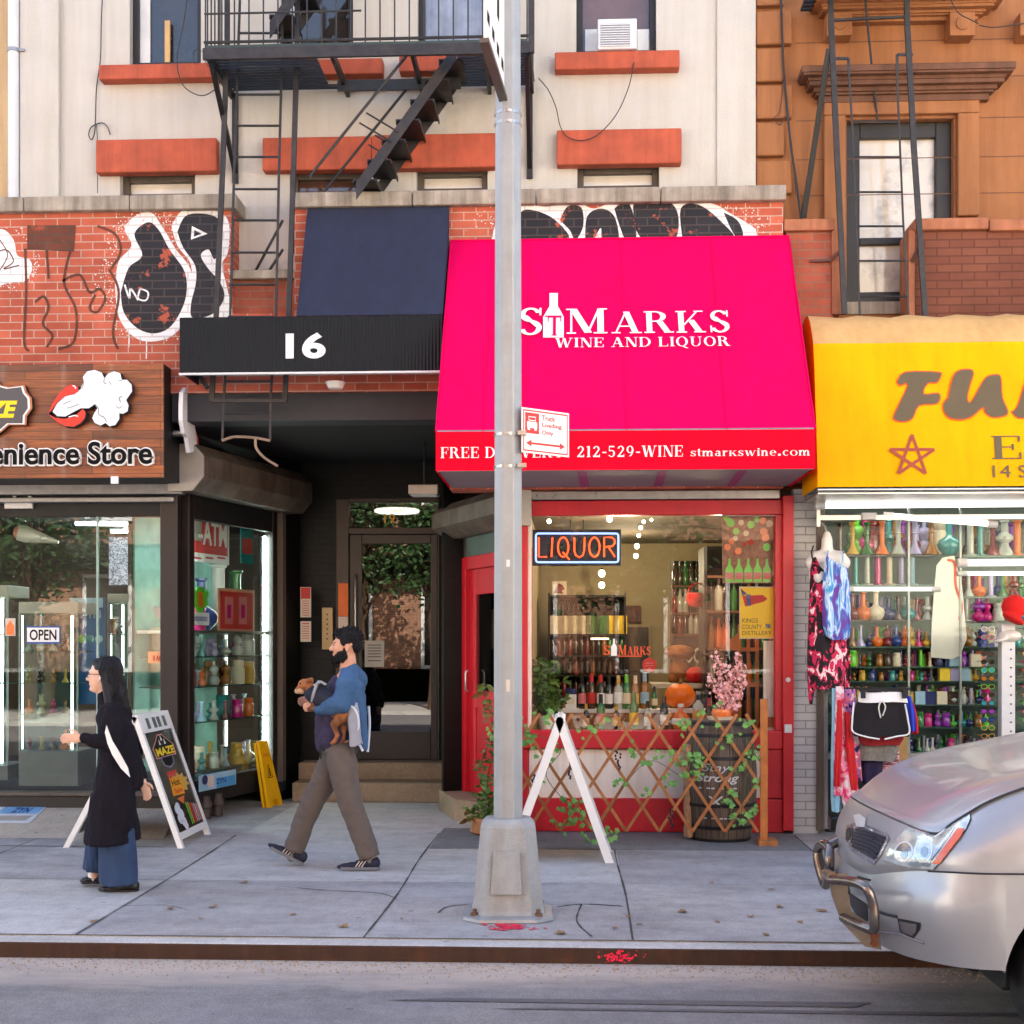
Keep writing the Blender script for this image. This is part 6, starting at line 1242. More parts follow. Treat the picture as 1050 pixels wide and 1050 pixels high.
# goods above the counter
for i,(px,y0,c,k,lb)in enumerate(((221,612,'magenta','jar','tall pink can by the green sticker'),(228,596,'blue','bulb','blue globe bottle on the side window counter'),(245,582,'white','tube','tall white pump bottle on the side window counter'),(262,588,'green','tube','green stand on the side window counter'))):
 u,_=su(px,650);q=A_+UD*u-ND*.22;h=su(px,y0)[1]-shz[0];small(k,c,'bottle',lb,'bottle',(q.x,q.y,shz[0]+.03),h,None)
def spanel(name,label,cat,rect,n,m,parts=()):
 t=thing(name,label,cat,tuple(PSd.at(su((rect[0]+rect[1])/2,rect[3])[0],su(rect[0],rect[3])[1],n)));mb=MB();srect(mb,*rect,n,n+.006);b=mb.build('sheet',m,t)
 for i,(r,mm)in enumerate(parts):mb=MB();srect(mb,*r,n+.0065+.0012*i,n+.0072+.0012*i);mb.build('print',mm,b)
 return t,b
t,b=spanel('atm_sign','white and red ATM sign hanging in the side window','sign',(204,244,527,577),-.10,M['white'],[((206,242.5,530,568),M['red_sign'])])
mb=MB();sans(mb,PSd,'ATM',217,241.5,537,558,n=-.0895,offset=.03);mb.build('lettering',M['white'],b);mb=MB();srect(mb,208,216,534,554,-.0915,-.0905);mb.build('card_print',M['shutter_end'],b)
mb=MB();sans(mb,PSd,'-',212,217,548,551,n=-.089);mb.build('dash',M['white'],b);mb=MB();[srect(mb,x,x+8,571,573,-.0935,-.0925)for x in(208,220,232)];mb.build('small_print',M['red_sign'],b)
spanel('drinks_poster','red poster of two pink drink bottles in the side window','poster',(228,265,604,649),-.05,mat('peach_frame',S(214,150,120),.6),[((230,263.5,607,645),M['red_sign']),((235,243,612,640),BM['pink']),((249,257,612,640),BM['pink']),((237,241,620,634),BM['magenta']),((251,255,620,634),BM['magenta'])])
spanel('soda_sticker','teal and red oval drink sticker at the right of the side window','sticker',(251,264,541,578),-.05,BM['teal'],[((253,263,552,568),M['red_sign'])])
t,b=spanel('green_sticker','bright green leafy sticker above a white label in the side window','sticker',(199,217,628,641),-.03,M['white'],[((201,215,632,637),BM['lilac'])])
mb=MB();
for(cx_,cy_,r_)in((203.5,610,4.5),(212,609,4.5),(208,606,4),(204,618,4),(212,618,4),(208,624,4)):u,v=su(cx_,cy_);mb.prism([PSd.at(u+r_*.0205*math.cos(2*PI*i/12),v+r_*.0105*math.sin(2*PI*i/12),-.03+.0004*r_)for i in range(12)],ND*.003)
mb.build('leaf_shape',BM['lime'],b);mb=MB();srect(mb,205.5,210.5,607,622,-.024,-.022);mb.build('centre_print',BM['orange'],b)
t,b=spanel('product_plate','blue and white ZYN plate under the side window glass','sign',(199,237,792,808),.045,BM['sky'],[((208,214,795,807),M['paper']),((217,236,796,806),mat('plate_blue',S(70,150,200),.5))])
mb=MB();sans(mb,PSd,'ZYN',216,226,796.5,804,n=.056,offset=.02);mb.build('lettering',mat('deep_blue',S(20,60,130),.6),b);mb=MB();u,v=su(204.5,799.5);mb.prism([PSd.at(u+.05*math.cos(2*PI*i/14),v+.045*math.sin(2*PI*i/14),.055)for i in range(14)],ND*.002);mb.build('face_print',BM['navy'],b)
# floor sticker on the ramp
PR=Plane((-5,-.45,.002),(1,0,0),(0,.92,.163));t=thing('floor_sticker','blue and white printed sticker lying on the pale ramp','sticker',(-4.9,-.1,.06));mb=MB();shape(mb,PR,[(-18,826),(49,826.5),(30,844.5),(-40,844.5)],.003,.002);b=mb.build('sheet',mat('mat_white',S(206,210,214),.6,var=.1,scale=8),t)
mb=MB();shape(mb,PR,[(6,828),(46,828),(38,835),(-4,835)],.0062);b2=mb.build('blue_print',mat('mat_blue',S(120,166,204),.6,var=.2,scale=9),b);mb=MB();sans(mb,PR,'ZYN',10,35,829,834,n=.0075,offset=.03,flip=False);mb.build('lettering',_mats['deep_blue'],b);mb=MB();shape(mb,PR,[(-6,837),(34,837),(26,842),(-14,842)],.0064);mb.build('grey_print',M['shutter_end'],b)
# ------------------------------------------------------------------ sandwich boards
def aframe(name,label,cat,xr_,yf,yb,xt,zt,xl_,m_leg,th=.03):
 """A-frame whose ridge runs away from the street at x=xt: right board foot at x=xr_, left foot at xl_."""
 t=thing(name,label,cat,((xl_+xr_)/2,(yf+yb)/2,0))
 out=[]
 for xf,sg in((xr_,1),(xl_,-1)):
  p0,p1=Vector((xf,yf,0)),Vector((xt+sg*.015,yf,zt));d=(p1-p0);n=Vector((d.z,0,-d.x)).normalized()*(1 if sg>0 else-1)
  if n.x*sg<0:n=-n
  def at(a,y,k,p0=p0,d=d,n=n):return p0+d*a+Vector((0,y-yf,0))+n*k
  def slab(mb,a0,a1,y0,y1,k0,k1):mb.prism([at(a0,y0,k0),at(a0,y1,k0),at(a1,y1,k0),at(a1,y0,k0)],n*(k1-k0))
  mb=MB();slab(mb,0,1,yf,yf+.045,-th,0);slab(mb,0,1,yb-.045,yb,-th,0);slab(mb,.90,1,yf+.045,yb-.045,-th,0);slab(mb,.06,.11,yf+.045,yb-.045,-th,0);fr=mb.build('leg_frame',m_leg,t,bevel=.003)
  mb=MB();slab(mb,.11,.90,yf+.045,yb-.045,-th*.7,-th*.25);bd=mb.build('board',M['black_gloss'],t)
  out.append((at,fr,bd,n))
 mb=MB();mb.tube([(xt,yf+.05,zt-.01),(xt,yb-.05,zt-.01)],.008,8);mb.build('hinge',M['steel'],t)
 return t,out
sb,fc=aframe('sandwich_board','black sandwich board with yellow lettering and white edges behind the woman','sandwich board',-3.045,-.92,-.12,-3.43,1.04,-4.0,M['white'],.042)
at,fr,bd,nn=fc[0]
PA=Plane(at(0,-.92,0),(0,1,0),at(1,0,0)-at(0,0,0));Lp=(at(1,0,0)-at(0,0,0)).length
def bp_(pts,n,m,name,thick=0.0):
 mb=MB();Q=[PA.at(u*.80,v*Lp,n)for u,v in pts]
 mb.poly(Q)if not thick else mb.prism(Q,PA.N*thick);return mb.build(name,m,bd)
nb=-.042*.25+.001
bp_([(.02,.86),(.98,.86),(.98,1.0),(.02,1.0)],.002,M['white'],'header_card',.004)
for u in(.18,.38,.52,.7):bp_([(u,.885),(u+.10,.885),(u+.10,.965),(u,.965)],.0066,M['plaque_grey'],'header_print')
arch=[(.18,.66),(.82,.66),(.84,.74),(.66,.80),(.58,.835),(.42,.835),(.34,.80),(.16,.74)];arch2=[(.30,.665),(.70,.665),(.66,.60),(.50,.575),(.34,.60)]
bp_(arch,nb,mat('arch_pink',S(220,150,140),.6),'arch_outline');bp_([(.5+(u-.5)*.93,.74+(v-.74)*.90)for u,v in arch],nb+.001,M['black_letter'],'arch_face');bp_(arch2,nb,BM['lilac'],'arch_outline');bp_([(.5+(u-.5)*.88,.63+(v-.63)*.85)for u,v in arch2],nb+.001,M['black_letter'],'arch_face')
for u,v in((.42,.77),(.5,.80),(.58,.77)):bp_([(u-.03,v-.015),(u+.03,v-.015),(u,v+.03)],nb+.002,M['white'],'star_print')
mb=MB();sans(mb,PA,'MAZE',0,0,0,0,n=nb+.003,offset=.04,uv=(.80*.22,.80*.80,Lp*.675,Lp*.735));mb.build('lettering',M['maze_yellow'],bd)
bp_([(.32,.49),(.64,.49),(.64,.55),(.32,.55)],nb,M['red_sign'],'red_tag')
mb=MB();sans(mb,PA,'- - -',0,0,0,0,n=nb+.001,offset=.0,uv=(.80*.36,.80*.60,Lp*.515,Lp*.525));mb.build('lettering',BM['pink'],bd)
st=[(.62+(.30 if i%2 else .22)*math.cos(2*PI*i/20),.445+(.085 if i%2 else .06)*math.sin(2*PI*i/20))for i in range(20)];bp_(st,nb+.0005,BM['gold'],'starburst');bp_([(.28,.37),(.66,.36),(.66,.49),(.34,.50)],nb+.0012,mat('burst_orange',S(240,160,20),.6),'burst_tag')
mb=MB();sans(mb,PA,'Hot',0,0,0,0,n=nb+.002,offset=.02,uv=(.80*.36,.80*.62,Lp*.435,Lp*.485));mb.build('lettering',M['black_letter'],bd);mb=MB();sans(mb,PA,'Sale',0,0,0,0,n=nb+.002,offset=.02,uv=(.80*.36,.80*.62,Lp*.38,Lp*.42));mb.build('lettering',M['red_sign'],bd)
bp_([(.36,.345),(.62,.35),(.52,.29)],nb+.0006,BM['orange'],'arrow_print')
for u,v,r in((.26,.27,.05),(.32,.23,.055),(.26,.20,.05),(.34,.17,.05),(.30,.29,.04),(.36,.14,.04)):bp_([(u+r*1.6*math.cos(2*PI*i/12),v+r*.8*math.sin(2*PI*i/12))for i in range(12)],nb+.0008+r*.01,M['smoke_white'],'smoke_print')
for i,c in enumerate(('lime','gold','redm','pink','sky','orange')):bp_([(.56+.06*i,.13),(.60+.06*i,.13),(.60+.06*i,.30-.008*i),(.56+.06*i,.30-.008*i)],nb+.0006,BM[c],'stick_print')
sb2,fc=aframe('sandwich_board','white framed chalkboard sandwich board seen edge-on beside the lamp post','sandwich board',.295,-1.46,-.86,-.10,1.075,-.50,M['white'],.06)
at,fr,bd,nn=fc[0];PA=Plane(at(0,-1.46,0),(0,1,0),at(1,0,0)-at(0,0,0));Lp=(at(1,0,0)-at(0,0,0)).length
M['chalk']=mat('chalk',S(196,196,196),.9)
for i in range(11):u0=.12+.05*(i%3);bp2=MB();v=.16+.062*i;bp2.poly([PA.at(.60*a,Lp*b,-.0135)for a,b in((u0,v),(.86-.04*((i*2)%3),v+.004),(.86-.04*((i*2)%3),v+.026),(u0,v+.022))]);bp2.build('chalk_writing',M['plaque_grey'],bd)
# ------------------------------------------------------------------ caution sign, barrel, flowers, trellis
cs=thing('caution_sign','yellow folded wet floor sign leaning against the side window','floor sign',(-3.02,1.85,0))
U0=A_+UD*1.22+ND*.16;U0.z=0
def cpt(a,z,k):return U0+UD*a+ND*(-.145*z/.64+k)+Vector((0,0,z))
M['caution_yellow']=mat('caution_yellow',S(244,182,0),.45,var=.06)
mb=MB();mb.prism([cpt(.0,.0,0),cpt(.07,.0,0),cpt(.085,.07,0),cpt(.21,.07,0),cpt(.225,.0,0),cpt(.295,.0,0),cpt(.235,.64,0),cpt(.06,.64,0)],ND*.03);pn=mb.build('panel',M['caution_yellow'],cs,bevel=.004)
mb=MB();mb.prism([cpt(.0,.0,-.045),cpt(.295,.0,-.045),cpt(.235,.62,-.034),cpt(.06,.62,-.034)],ND*.025);mb.build('rear_panel',M['caution_yellow'],cs,bevel=.004)
mb=MB()
for pts in([(.148,.42),(.09,.28),(.206,.28)],):mb.poly([cpt(a,z,.032)for a,z in pts])
mb.build('triangle_print',M['black_letter'],pn);mb=MB();mb.poly([cpt(a,z,.033)for a,z in((.148,.395),(.104,.288),(.192,.288))]);mb.build('triangle_face',M['caution_yellow'],pn);mb=MB();mb.poly([cpt(a,z,.034)for a,z in((.142,.37),(.154,.37),(.165,.295),(.13,.295))]);mb.build('figure_print',M['black_letter'],pn)
PC=Plane(cpt(0,0,.032),UD,cpt(0,1,.032)-cpt(0,0,.032));mb=MB();sans(mb,PC,'CAUTION',0,0,0,0,n=.001,uv=(.085,.215,.50,.53));mb.build('lettering',M['red_sign'],pn)
bq=Vector((1.20,-.20,0));br_=thing('wooden_barrel','dark wooden barrel with white lettering behind the trellis','barrel',bq)
def staves(name):
 m,nt,b=new_mat(name);L=nt.links.new;b.inputs['Roughness'].default_value=.6;tc=N_(nt,'ShaderNodeTexCoord');g=N_(nt,'ShaderNodeSeparateXYZ');L(tc.outputs['Object'],g.inputs[0])
 at2=N_(nt,'ShaderNodeMath',operation='ARCTAN2');L(g.outputs[1],at2.inputs[0]);L(g.outputs[0],at2.inputs[1]);cb=N_(nt,'ShaderNodeCombineXYZ');L(at2.outputs[0],cb.inputs[0]);L(g.outputs[2],cb.inputs[1])
 mp=N_(nt,'ShaderNodeMapping');mp.inputs['Scale'].default_value=(9,1.2,1);L(cb.outputs[0],mp.inputs[0]);nz=N_(nt,'ShaderNodeTexNoise',Scale=2.5,Detail=8.0);L(mp.outputs[0],nz.inputs[0])
 cr=N_(nt,'ShaderNodeValToRGB');cr.color_ramp.elements[0].position=.3;cr.color_ramp.elements[1].position=.7;cr.color_ramp.elements[0].color=(*S(52,40,32),1);cr.color_ramp.elements[1].color=(*S(112,94,78),1);L(nz.outputs[0],cr.inputs[0])
 fr=N_(nt,'ShaderNodeMath',operation='MULTIPLY');fr.inputs[1].default_value=22/(2*PI);L(at2.outputs[0],fr.inputs[0]);f2=N_(nt,'ShaderNodeMath',operation='FRACT');L(fr.outputs[0],f2.inputs[0]);f3=N_(nt,'ShaderNodeMath',operation='GREATER_THAN');f3.inputs[1].default_value=.07;L(f2.outputs[0],f3.inputs[0])
 mx=N_(nt,'ShaderNodeMix',data_type='RGBA',blend_type='MULTIPLY');mx.inputs['Factor'].default_value=.75;L(cr.outputs[0],mx.inputs['A']);L(f3.outputs[0],mx.inputs['B']);L(mx.outputs['Result'],b.inputs['Base Color']);return m
rad=lambda z:.245+.055*(1-((z-.49)/.49)**2)
mb=MB();mb.lathe([(rad(z)-.0,z)for z in[i*.98/16 for i in range(17)]],bq,36);mb.build('staves',staves('staves'),br_)
for z in(.015,.12,.30,.68,.86,.955):mb=MB();mb.lathe([(rad(z-.014)+.003,z-.014),(rad(z)+.005,z),(rad(z+.014)+.003,z+.014)],bq,36,caps=False);mb.build('hoop',M['black'],br_)
mb=MB();
def on_barrel(mb,s,a0,a1,z0,z1,**kw):
 me=text_mesh(s,**kw);vs=[v.co for v in me.vertices];A0=min(v.x for v in vs);A1=max(v.x for v in vs);B0=min(v.y for v in vs);B1=max(v.y for v in vs)
 def fn(c):a=R(a0+(a1-a0)*(c.x-A0)/(A1-A0));z=z0+(z1-z0)*(c.y-B0)/(B1-B0)+(c.x-A0)/(A1-A0)*kw.get('rise',0);r=rad(z)+.003;return bq+Vector((r*math.sin(a),-r*math.cos(a),z))
 mb.mesh(me,fn);bpy.data.meshes.remove(me)
on_barrel(mb,'Stay',-34,10,.56,.64,shear=.3);on_barrel(mb,'Strong',-44,24,.475,.56,shear=.3,offset=.015);on_barrel(mb,'- -- - --',-40,20,.438,.448);on_barrel(mb,'-- - --- -',-40,26,.195,.205);on_barrel(mb,'X',-25,0,.29,.38);mb.build('lettering',M['chalk'],br_)
t=thing('burlap_sack','rough tan burlap strip hanging on the barrel side','sack',(.93,-.28,.02));mb=MB();rows=[]
for j in range(15):
 z=.03+.75*j/14;rows.append([Vector((.935+.035*math.cos(2*PI*i/12)*(1+.2*math.sin(j*1.7)),-.30+.05*math.sin(2*PI*i/12)+.01*math.sin(j*2.3+i),z))for i in range(13)])
mb.grid(rows);mb.poly([r for r in rows[-1][:-1]]);mb.build('cloth',mat('burlap',S(186,142,104),.95,var=.3,scale=30,bump=.5,bscale=140),t)
# blossom branches in a pot on the barrel
t=thing('pink_blossom','pink blossom branches in a small orange pot on the barrel','flowers',bq+Vector((.06,0,.98)));q=bq+Vector((.04,.02,.98));mb=MB();mb.lathe([(.0,0),(.06,0),(.085,.05),(.075,.085),(.0,.085)],q+Vector((-.03,-.06,0)),16);mb.build('pot',BM['orange'],t);mb=MB();mb.lathe([(.0,0),(.11,0),(.12,.025),(.0,.026)],q+Vector((-.03,-.06,-.0)),16);mb.build('saucer',BM['cream'],t)
rnd=random.Random(8);ms,mp_=MB(),MB()
for tip in((-.08,-.03,.52),(-.03,.0,.46),(-.12,-.05,.36),(.02,-.06,.40),(.10,-.03,.42),(.12,.0,.52),(.16,-.05,.30),(.06,-.08,.25),(.0,-.06,.30),(.12,-.06,.18),(-.06,-.08,.22),(.16,-.03,.44),(.08,-.1,.12)):
 P=smooth_line([q+Vector((.02,0,.04)),q+Vector(tip)*.55+Vector((.01,0,.03)),q+Vector(tip)],6);ms.tube(P,.003,5)
 for p in P[3:]:
  for _ in range(4):
   c=p+Vector((rnd.gauss(0,.02),rnd.gauss(0,.02),rnd.gauss(0,.02)));n=Vector((rnd.uniform(-1,1),rnd.uniform(-1.2,.4),rnd.uniform(-.6,1))).normalized();u=n.orthogonal().normalized();v=n.cross(u);r_=rnd.uniform(.014,.024);vs=[c];k=10
   for i in range(k):rr=r_*(1 if i%2 == 0 else .55);vs.append(c+(u*math.cos(2*PI*i/k)+v*math.sin(2*PI*i/k))*rr+n*r_*.35)
   mp_.add(vs,[(0,i+1,(i+1)%k+1)for i in range(k)],0,True)
mp_.build('foliage',M['petal'],t);ms.build('stem',M['twig'],t)
# expanding trellis
tr_=thing('trellis_fence','orange brown expanding lattice trellis before the wine shop window','trellis',(.6,-.52,0));YT=-.52
M['lattice']=mat('lattice_wood',S(176,110,58),.55,var=.25,scale=12,streak=.3);tx0,tx1=X(520,YT),X(784,YT);tz0,tz1=.10,1.04;run=.62;stp_=.262
def clipslat(x,sg):
 a=Vector((x,0,tz0));b=Vector((x+sg*run,0,tz1));lo,hi=(a,b)if a.x<b.x else(b,a);d=b-a
 ts=[0,1]
 for lim in(tx0,tx1):
  pass
 t0,t1=0.0,1.0
 for lim,s_ in((tx0,1),(tx1,-1)):
  if abs(d.x)<1e-6:continue
  tt=(lim-a.x)/d.x
  inside0=s_*(a.x-lim)>= 0;inside1=s_*(b.x-lim)>= 0
  if not inside0 and not inside1:return None
  if not inside0:t0=max(t0,tt)
  if not inside1:t1=min(t1,tt)
 return(a+d*t0,a+d*t1)if t1-t0>.12 else None
k=0;x=tx0-run
while x<tx1+run:
 for sg,yy in((1,0),(-1,.011)):
  c=clipslat(x,sg)
  if c:mb=MB();mb.bar(c[0]+Vector((0,YT+yy,0)),c[1]+Vector((0,YT+yy,0)),.024,.009,up=(0,1,0));mb.build('slat',M['lattice'],tr_);k+= 1
 x+= stp_
mb=MB();x=X(783,YT);mb.box(x-.03,x+.03,YT-.022,YT-.004,0.03,1.16);mb.build('post',M['orange_wood'],tr_,bevel=.004);mb=MB();mb.box(x-.05,x+.10,YT-.10,YT+.12,0.0,.045);mb.build('foot',M['lattice'],tr_,bevel=.004)
mb=MB();x=tx0;mb.box(x-.02,x+.02,YT-.022,YT-.004,0.005,.95);mb.build('post',M['orange_wood'],tr_,bevel=.004)
# ivy trained through it
iv=thing('ivy_vine','trailing green ivy wound through the orange lattice','vine',(.5,-.55,0));rnd=random.Random(12);ml,ms=MB(),MB()
clusters=[(528,735,6),(540,755,14),(508,752,8),(600,752,4),(575,765,4),(698,745,5),(705,772,9),(718,778,10),(713,790,8),(752,752,4),(768,740,5),(772,770,8),(778,800,5),(745,822,6),(758,838,8),(770,830,8),(600,858,7),(625,850,6),(634,862,5),(560,778,6),(555,800,4),(585,825,12),(592,838,10),(575,845,6),(640,800,5),(668,778,5),(690,800,7),(700,790,6),(662,815,4),(648,770,3),(560,735,5),(612,742,4),(733,728,4),(720,738,4),(745,760,4),(757,785,5),(690,770,6)]
path=[W(x,y,YT-.02)for x,y in((505,750),(545,752),(575,768),(560,795),(588,830),(612,850),(640,805),(668,780),(700,795),(712,770),(745,755),(772,765),(765,800),(760,835))]
for s_ in(path,):ms.tube(smooth_line(s_,6),.003,5)
for x,y,n in clusters:
 for _ in range(int(n*1.1)):leaf(ml,W(x+rnd.gauss(0,5),y+rnd.gauss(0,5),YT-.02+rnd.uniform(-.05,.05)),rnd.choice((.03,.036,.045,.055)),rnd,IVY,face=1)
ml.build('foliage',M['ivy'],iv);ms.build('stem',M['leaf_dark'],iv)
t=thing('hanging_grapes','strings of small dark berries on the trellis','berries',W(582,780,YT));rnd=random.Random(3);mb=MB()
for x,y0,y1 in((585,777,800),(548,795,815),(634,770,790),(688,830,850)):
 for i in range(12):q=W(x+rnd.gauss(0,1.2),y0+(y1-y0)*i/12,YT-.02+rnd.uniform(-.01,.01));mb.ell(q,(.009,.009,.011),n=8,k=5)
mb.build('berry',mat('berry',S(34,24,36),.4),t)
# creeper left of the lamp post
cp=thing('potted_creeper','thin creeper with reddish leaves in a basket by the red door step','plant',(-.62,-.02,0));rnd=random.Random(6);ml,mr,ms=MB(),MB(),MB();q=W(503,842,-.02)
for pts in([(503,842),(500,800),(508,760),(500,722),(497,700)],[(505,842),(498,815),(492,790),(500,765)],[(503,842),(512,810),(508,775),(512,740)],[(500,842),(488,828),(484,838)]):
 P=smooth_line([W(x,y,-.05)for x,y in pts],6);ms.tube(P,.004,5)
 for i,p in enumerate(P):
  up_=i>len(P)*.55
  for _ in range(3):leaf(mr if up_ and rnd.random()<.7 else ml,p+Vector((rnd.gauss(0,.02),rnd.gauss(0,.02),rnd.gauss(0,.02))),rnd.uniform(.05,.10),rnd,OVAL)
for _ in range(60):leaf(ml,W(502+rnd.gauss(0,9),828+rnd.gauss(0,9),-.08),rnd.uniform(.05,.09),rnd,OVAL)
ml.build('foliage',M['leaf'],cp);mr.build('reddish_foliage',M['leaf_red'],cp);ms.build('stem',M['twig'],cp);mb=MB();mb.lathe([(0,0),(.16,0),(.19,.02),(.17,.14),(.15,.14),(.15,.1),(0,.1)],(q.x+.02,-.02,0.004),20,caps=False);mb.build('basket',M['lattice'],cp)
# ------------------------------------------------------------------ lamp post and its signs
M['galv']=mat('galvanised',S(158,160,162),.5,metal=.35,var=.08,scale=9,streak=.12,bump=.12,bscale=60);M['galv_base']=mat('painted_base',S(160,161,160),.8,var=.09,scale=14,bump=.5,bscale=90,streak=.14)
pq=Vector((-.385,-3.33,0));lp=thing('lamp_post','tall grey octagonal street lamp post on a tapered base','lamp post',pq)
def octo(r0,r1,z0,z1,mb,sq=1.0):mb.lathe([(r0/math.cos(PI/8),z0),(r1/math.cos(PI/8),z1)],(pq.x,pq.y,0),8,sm=False)
def octrot(mb):
 Mx=Matrix.Translation(pq)@Matrix.Rotation(PI/8+TH,4,'Z')@Matrix.Translation(-pq);mb.v=[Mx@v for v in mb.v];return mb
mb=MB();mb.lathe([(.085/.924,.57),(.064/.924,9.0)],(pq.x,pq.y,0),8,sm=False);octrot(mb).build('shaft',M['galv'],lp,bevel=.006)
def oct_sq(h,c):return[(h,-c),(h,c),(c,h),(-c,h),(-h,c),(-h,-c),(-c,-h),(c,-h)]
def loft(mb,secs):
 rows=[[pq+Vector((x*math.cos(TH)-y*math.sin(TH),x*math.sin(TH)+y*math.cos(TH),z))for x,y in oct_sq(h,c)]for h,c,z in secs]
 for a,b in zip(rows,rows[1:]):
  for i in range(8):mb.poly([a[i],a[(i+1)%8],b[(i+1)%8],b[i]])
 mb.poly(rows[-1]);mb.poly(rows[0][::-1])
mb=MB();loft(mb,[(.215,.14,.035),(.205,.135,.06),(.160,.10,.53),(.150,.095,.55),(.125,.07,.575),(.11,.06,.578)]);mb.build('base',M['galv_base'],lp,bevel=.012)
mb=MB();loft(mb,[(.262,.17,0.004),(.258,.168,.022),(.222,.145,.036)]);mb.build('foot_plate',M['galv'],lp,bevel=.006)
mb=MB();[mb.lathe([(.088-.00246*z+.004,z-.008),(.088-.00246*z+.004,z+.008)],pq,12,caps=False)for z in(2.83,2.64,4.72,4.66)];mb.build('clamp_band',M['steel'],lp)
mb=MB();mb.prism([pq+Vector((-.09,-.222,.16)),pq+Vector((.09,-.222,.16)),pq+Vector((.075,-.199,.40)),pq+Vector((-.075,-.199,.40))],(0,.02,0));mb.build('access_hatch',M['galv_base'],lp,bevel=.006)
for sx_ in(-1,1):
 for sy_ in(-1,1):mb=MB();mb.lathe([(.022,0),(.022,.018),(.012,.02),(.012,.04),(0,.041)],pq+Vector((sx_*.185,sy_*.185,.03)),6,sm=False);mb.build('anchor_bolt',mat('bolt_rust',S(110,84,66),.7,metal=.3,var=.3),lp)
for z_,w_,h_,m_ in((1.32,.05,.07,'paper'),(1.62,.035,.05,'galv_base'),(2.05,.06,.04,'white_metal')):
 mb=MB();r_=.0855-.00246*z_+.0016;a0=-PI/2+TH+.1*(z_>1.5)
 mb.grid([[pq+Vector((r_*math.cos(a0+(k-2)*w_/r_/4*1.0)*1.0,r_*math.sin(a0+(k-2)*w_/r_/4),z))for k in range(5)]for z in(z_,z_+h_)]);mb.build('sticker_remnant',M[m_],lp)
t=thing('paint_mark','red spray paint mark on the ground at the lamp post foot','paint mark',(-.37,-3.62,0));rnd=random.Random(5);mb=MB()
for _ in range(120):x,y=-.37+rnd.gauss(0,.06),-3.68+rnd.gauss(0,.06);s_=rnd.uniform(.004,.018);mb.poly([(x+s_*math.cos(a),y+s_*math.sin(a),.0048+.0002*rnd.random())for a in(0,1.2,2.4,3.6,4.8)])
M['spray']=mat('spray_red',S(226,30,66),.8,var=.2,scale=30);mb.build('spray',M['spray'],t)
t=thing('paint_mark','small red spray dab on the rusty kerb face','paint mark',(.25,YK,-.05));mb=MB()
for i in range(90):x,z=.25+rnd.gauss(0,.05),-.045+rnd.gauss(0,.016);s_=rnd.uniform(.002,.009);(-.08<z<-.012)and mb.poly([(x+s_*math.cos(a),YK-.0022-.0001*(i%7),z+s_*math.sin(a))for a in(0,1.1,2.2,3.3,4.4,5.5)])
mb.build('spray',M['spray'],t)
# truck loading sign: a plate turned away to the right
a=pq+Vector((.05,-.09,0));dirv=Vector((.36,.30,0)).normalized();
TL,TR=W(534.5,411.5,a.y+.015),None
P_=Plane((TL.x,TL.y,0),dirv,(0,0,1));u1,v1=P_.px(583,424);u0,v0=P_.px(534.5,411.5);_,vb=P_.px(583,469)
tk=thing('parking_sign','white and red truck loading sign clamped to the lamp post','sign',(TL.x,TL.y,2.7))
def prec(m,x0,x1,y0,y1,n,name,par,th=0.0,rnd_=0):
 mb=MB();ua,ub,va,vc=u0+(u1-u0)*x0,u0+(u1-u0)*x1,v1-(v1-vb)*y0,v1-(v1-vb)*y1
 pts=[P_.at(ua,va,n),P_.at(ub,va,n),P_.at(ub,vc,n),P_.at(ua,vc,n)]
 mb.prism(pts,P_.N*th)if th else mb.poly(pts);return mb.build(name,m,par)
pt=prec(M['white'],0,1,0,1,0,'plate',tk,.004)
for r_ in((.03,.97,.04,.07),(.03,.97,.93,.96),(.03,.05,.07,.93),(.95,.97,.07,.93)):prec(M['red_sign'],*r_,.0046,'border_line',pt)
sq_=prec(M['red_sign'],.07,.36,.10,.56,.0048,'symbol_square',pt);prec(M['white'],.14,.29,.18,.28,.0052,'truck_symbol',sq_);prec(M['white'],.11,.32,.30,.44,.0052,'truck_symbol',sq_);prec(M['red_sign'],.15,.28,.20,.26,.0056,'truck_window',sq_);prec(M['white'],.12,.17,.44,.49,.0052,'truck_symbol',sq_);prec(M['white'],.26,.31,.44,.49,.0052,'truck_symbol',sq_)
mb=MB();wpl=u1-u0;hpl=v1-vb
for i,s_ in enumerate(('Truck','Loading','Only')):sans(mb,P_,s_,0,0,0,0,n=.0052,offset=.018,uv=(u0+wpl*.42,u0+wpl*[.70,.84,.66][i],v1-hpl*(.24+.17*i),v1-hpl*(.12+.17*i)))
mb.build('lettering',M['red_sign'],pt);mb=MB();aq=lambda x,y:P_.at(u0+wpl*x,v1-hpl*y,.0054);mb.poly([aq(.2,.755),aq(.8,.755),aq(.8,.80),aq(.2,.80)]);mb.poly([aq(.09,.778),aq(.2,.70),aq(.2,.855)]);mb.poly([aq(.91,.778),aq(.8,.70),aq(.8,.855)]);mb.build('arrow',M['red_sign'],pt)
mb=MB();[mb.box(pq.x+.06,TL.x+.03,pq.y-.10,pq.y-.06,z-.012,z+.012)for z in(2.83,2.64)];mb.build('bracket',M['steel'],tk)
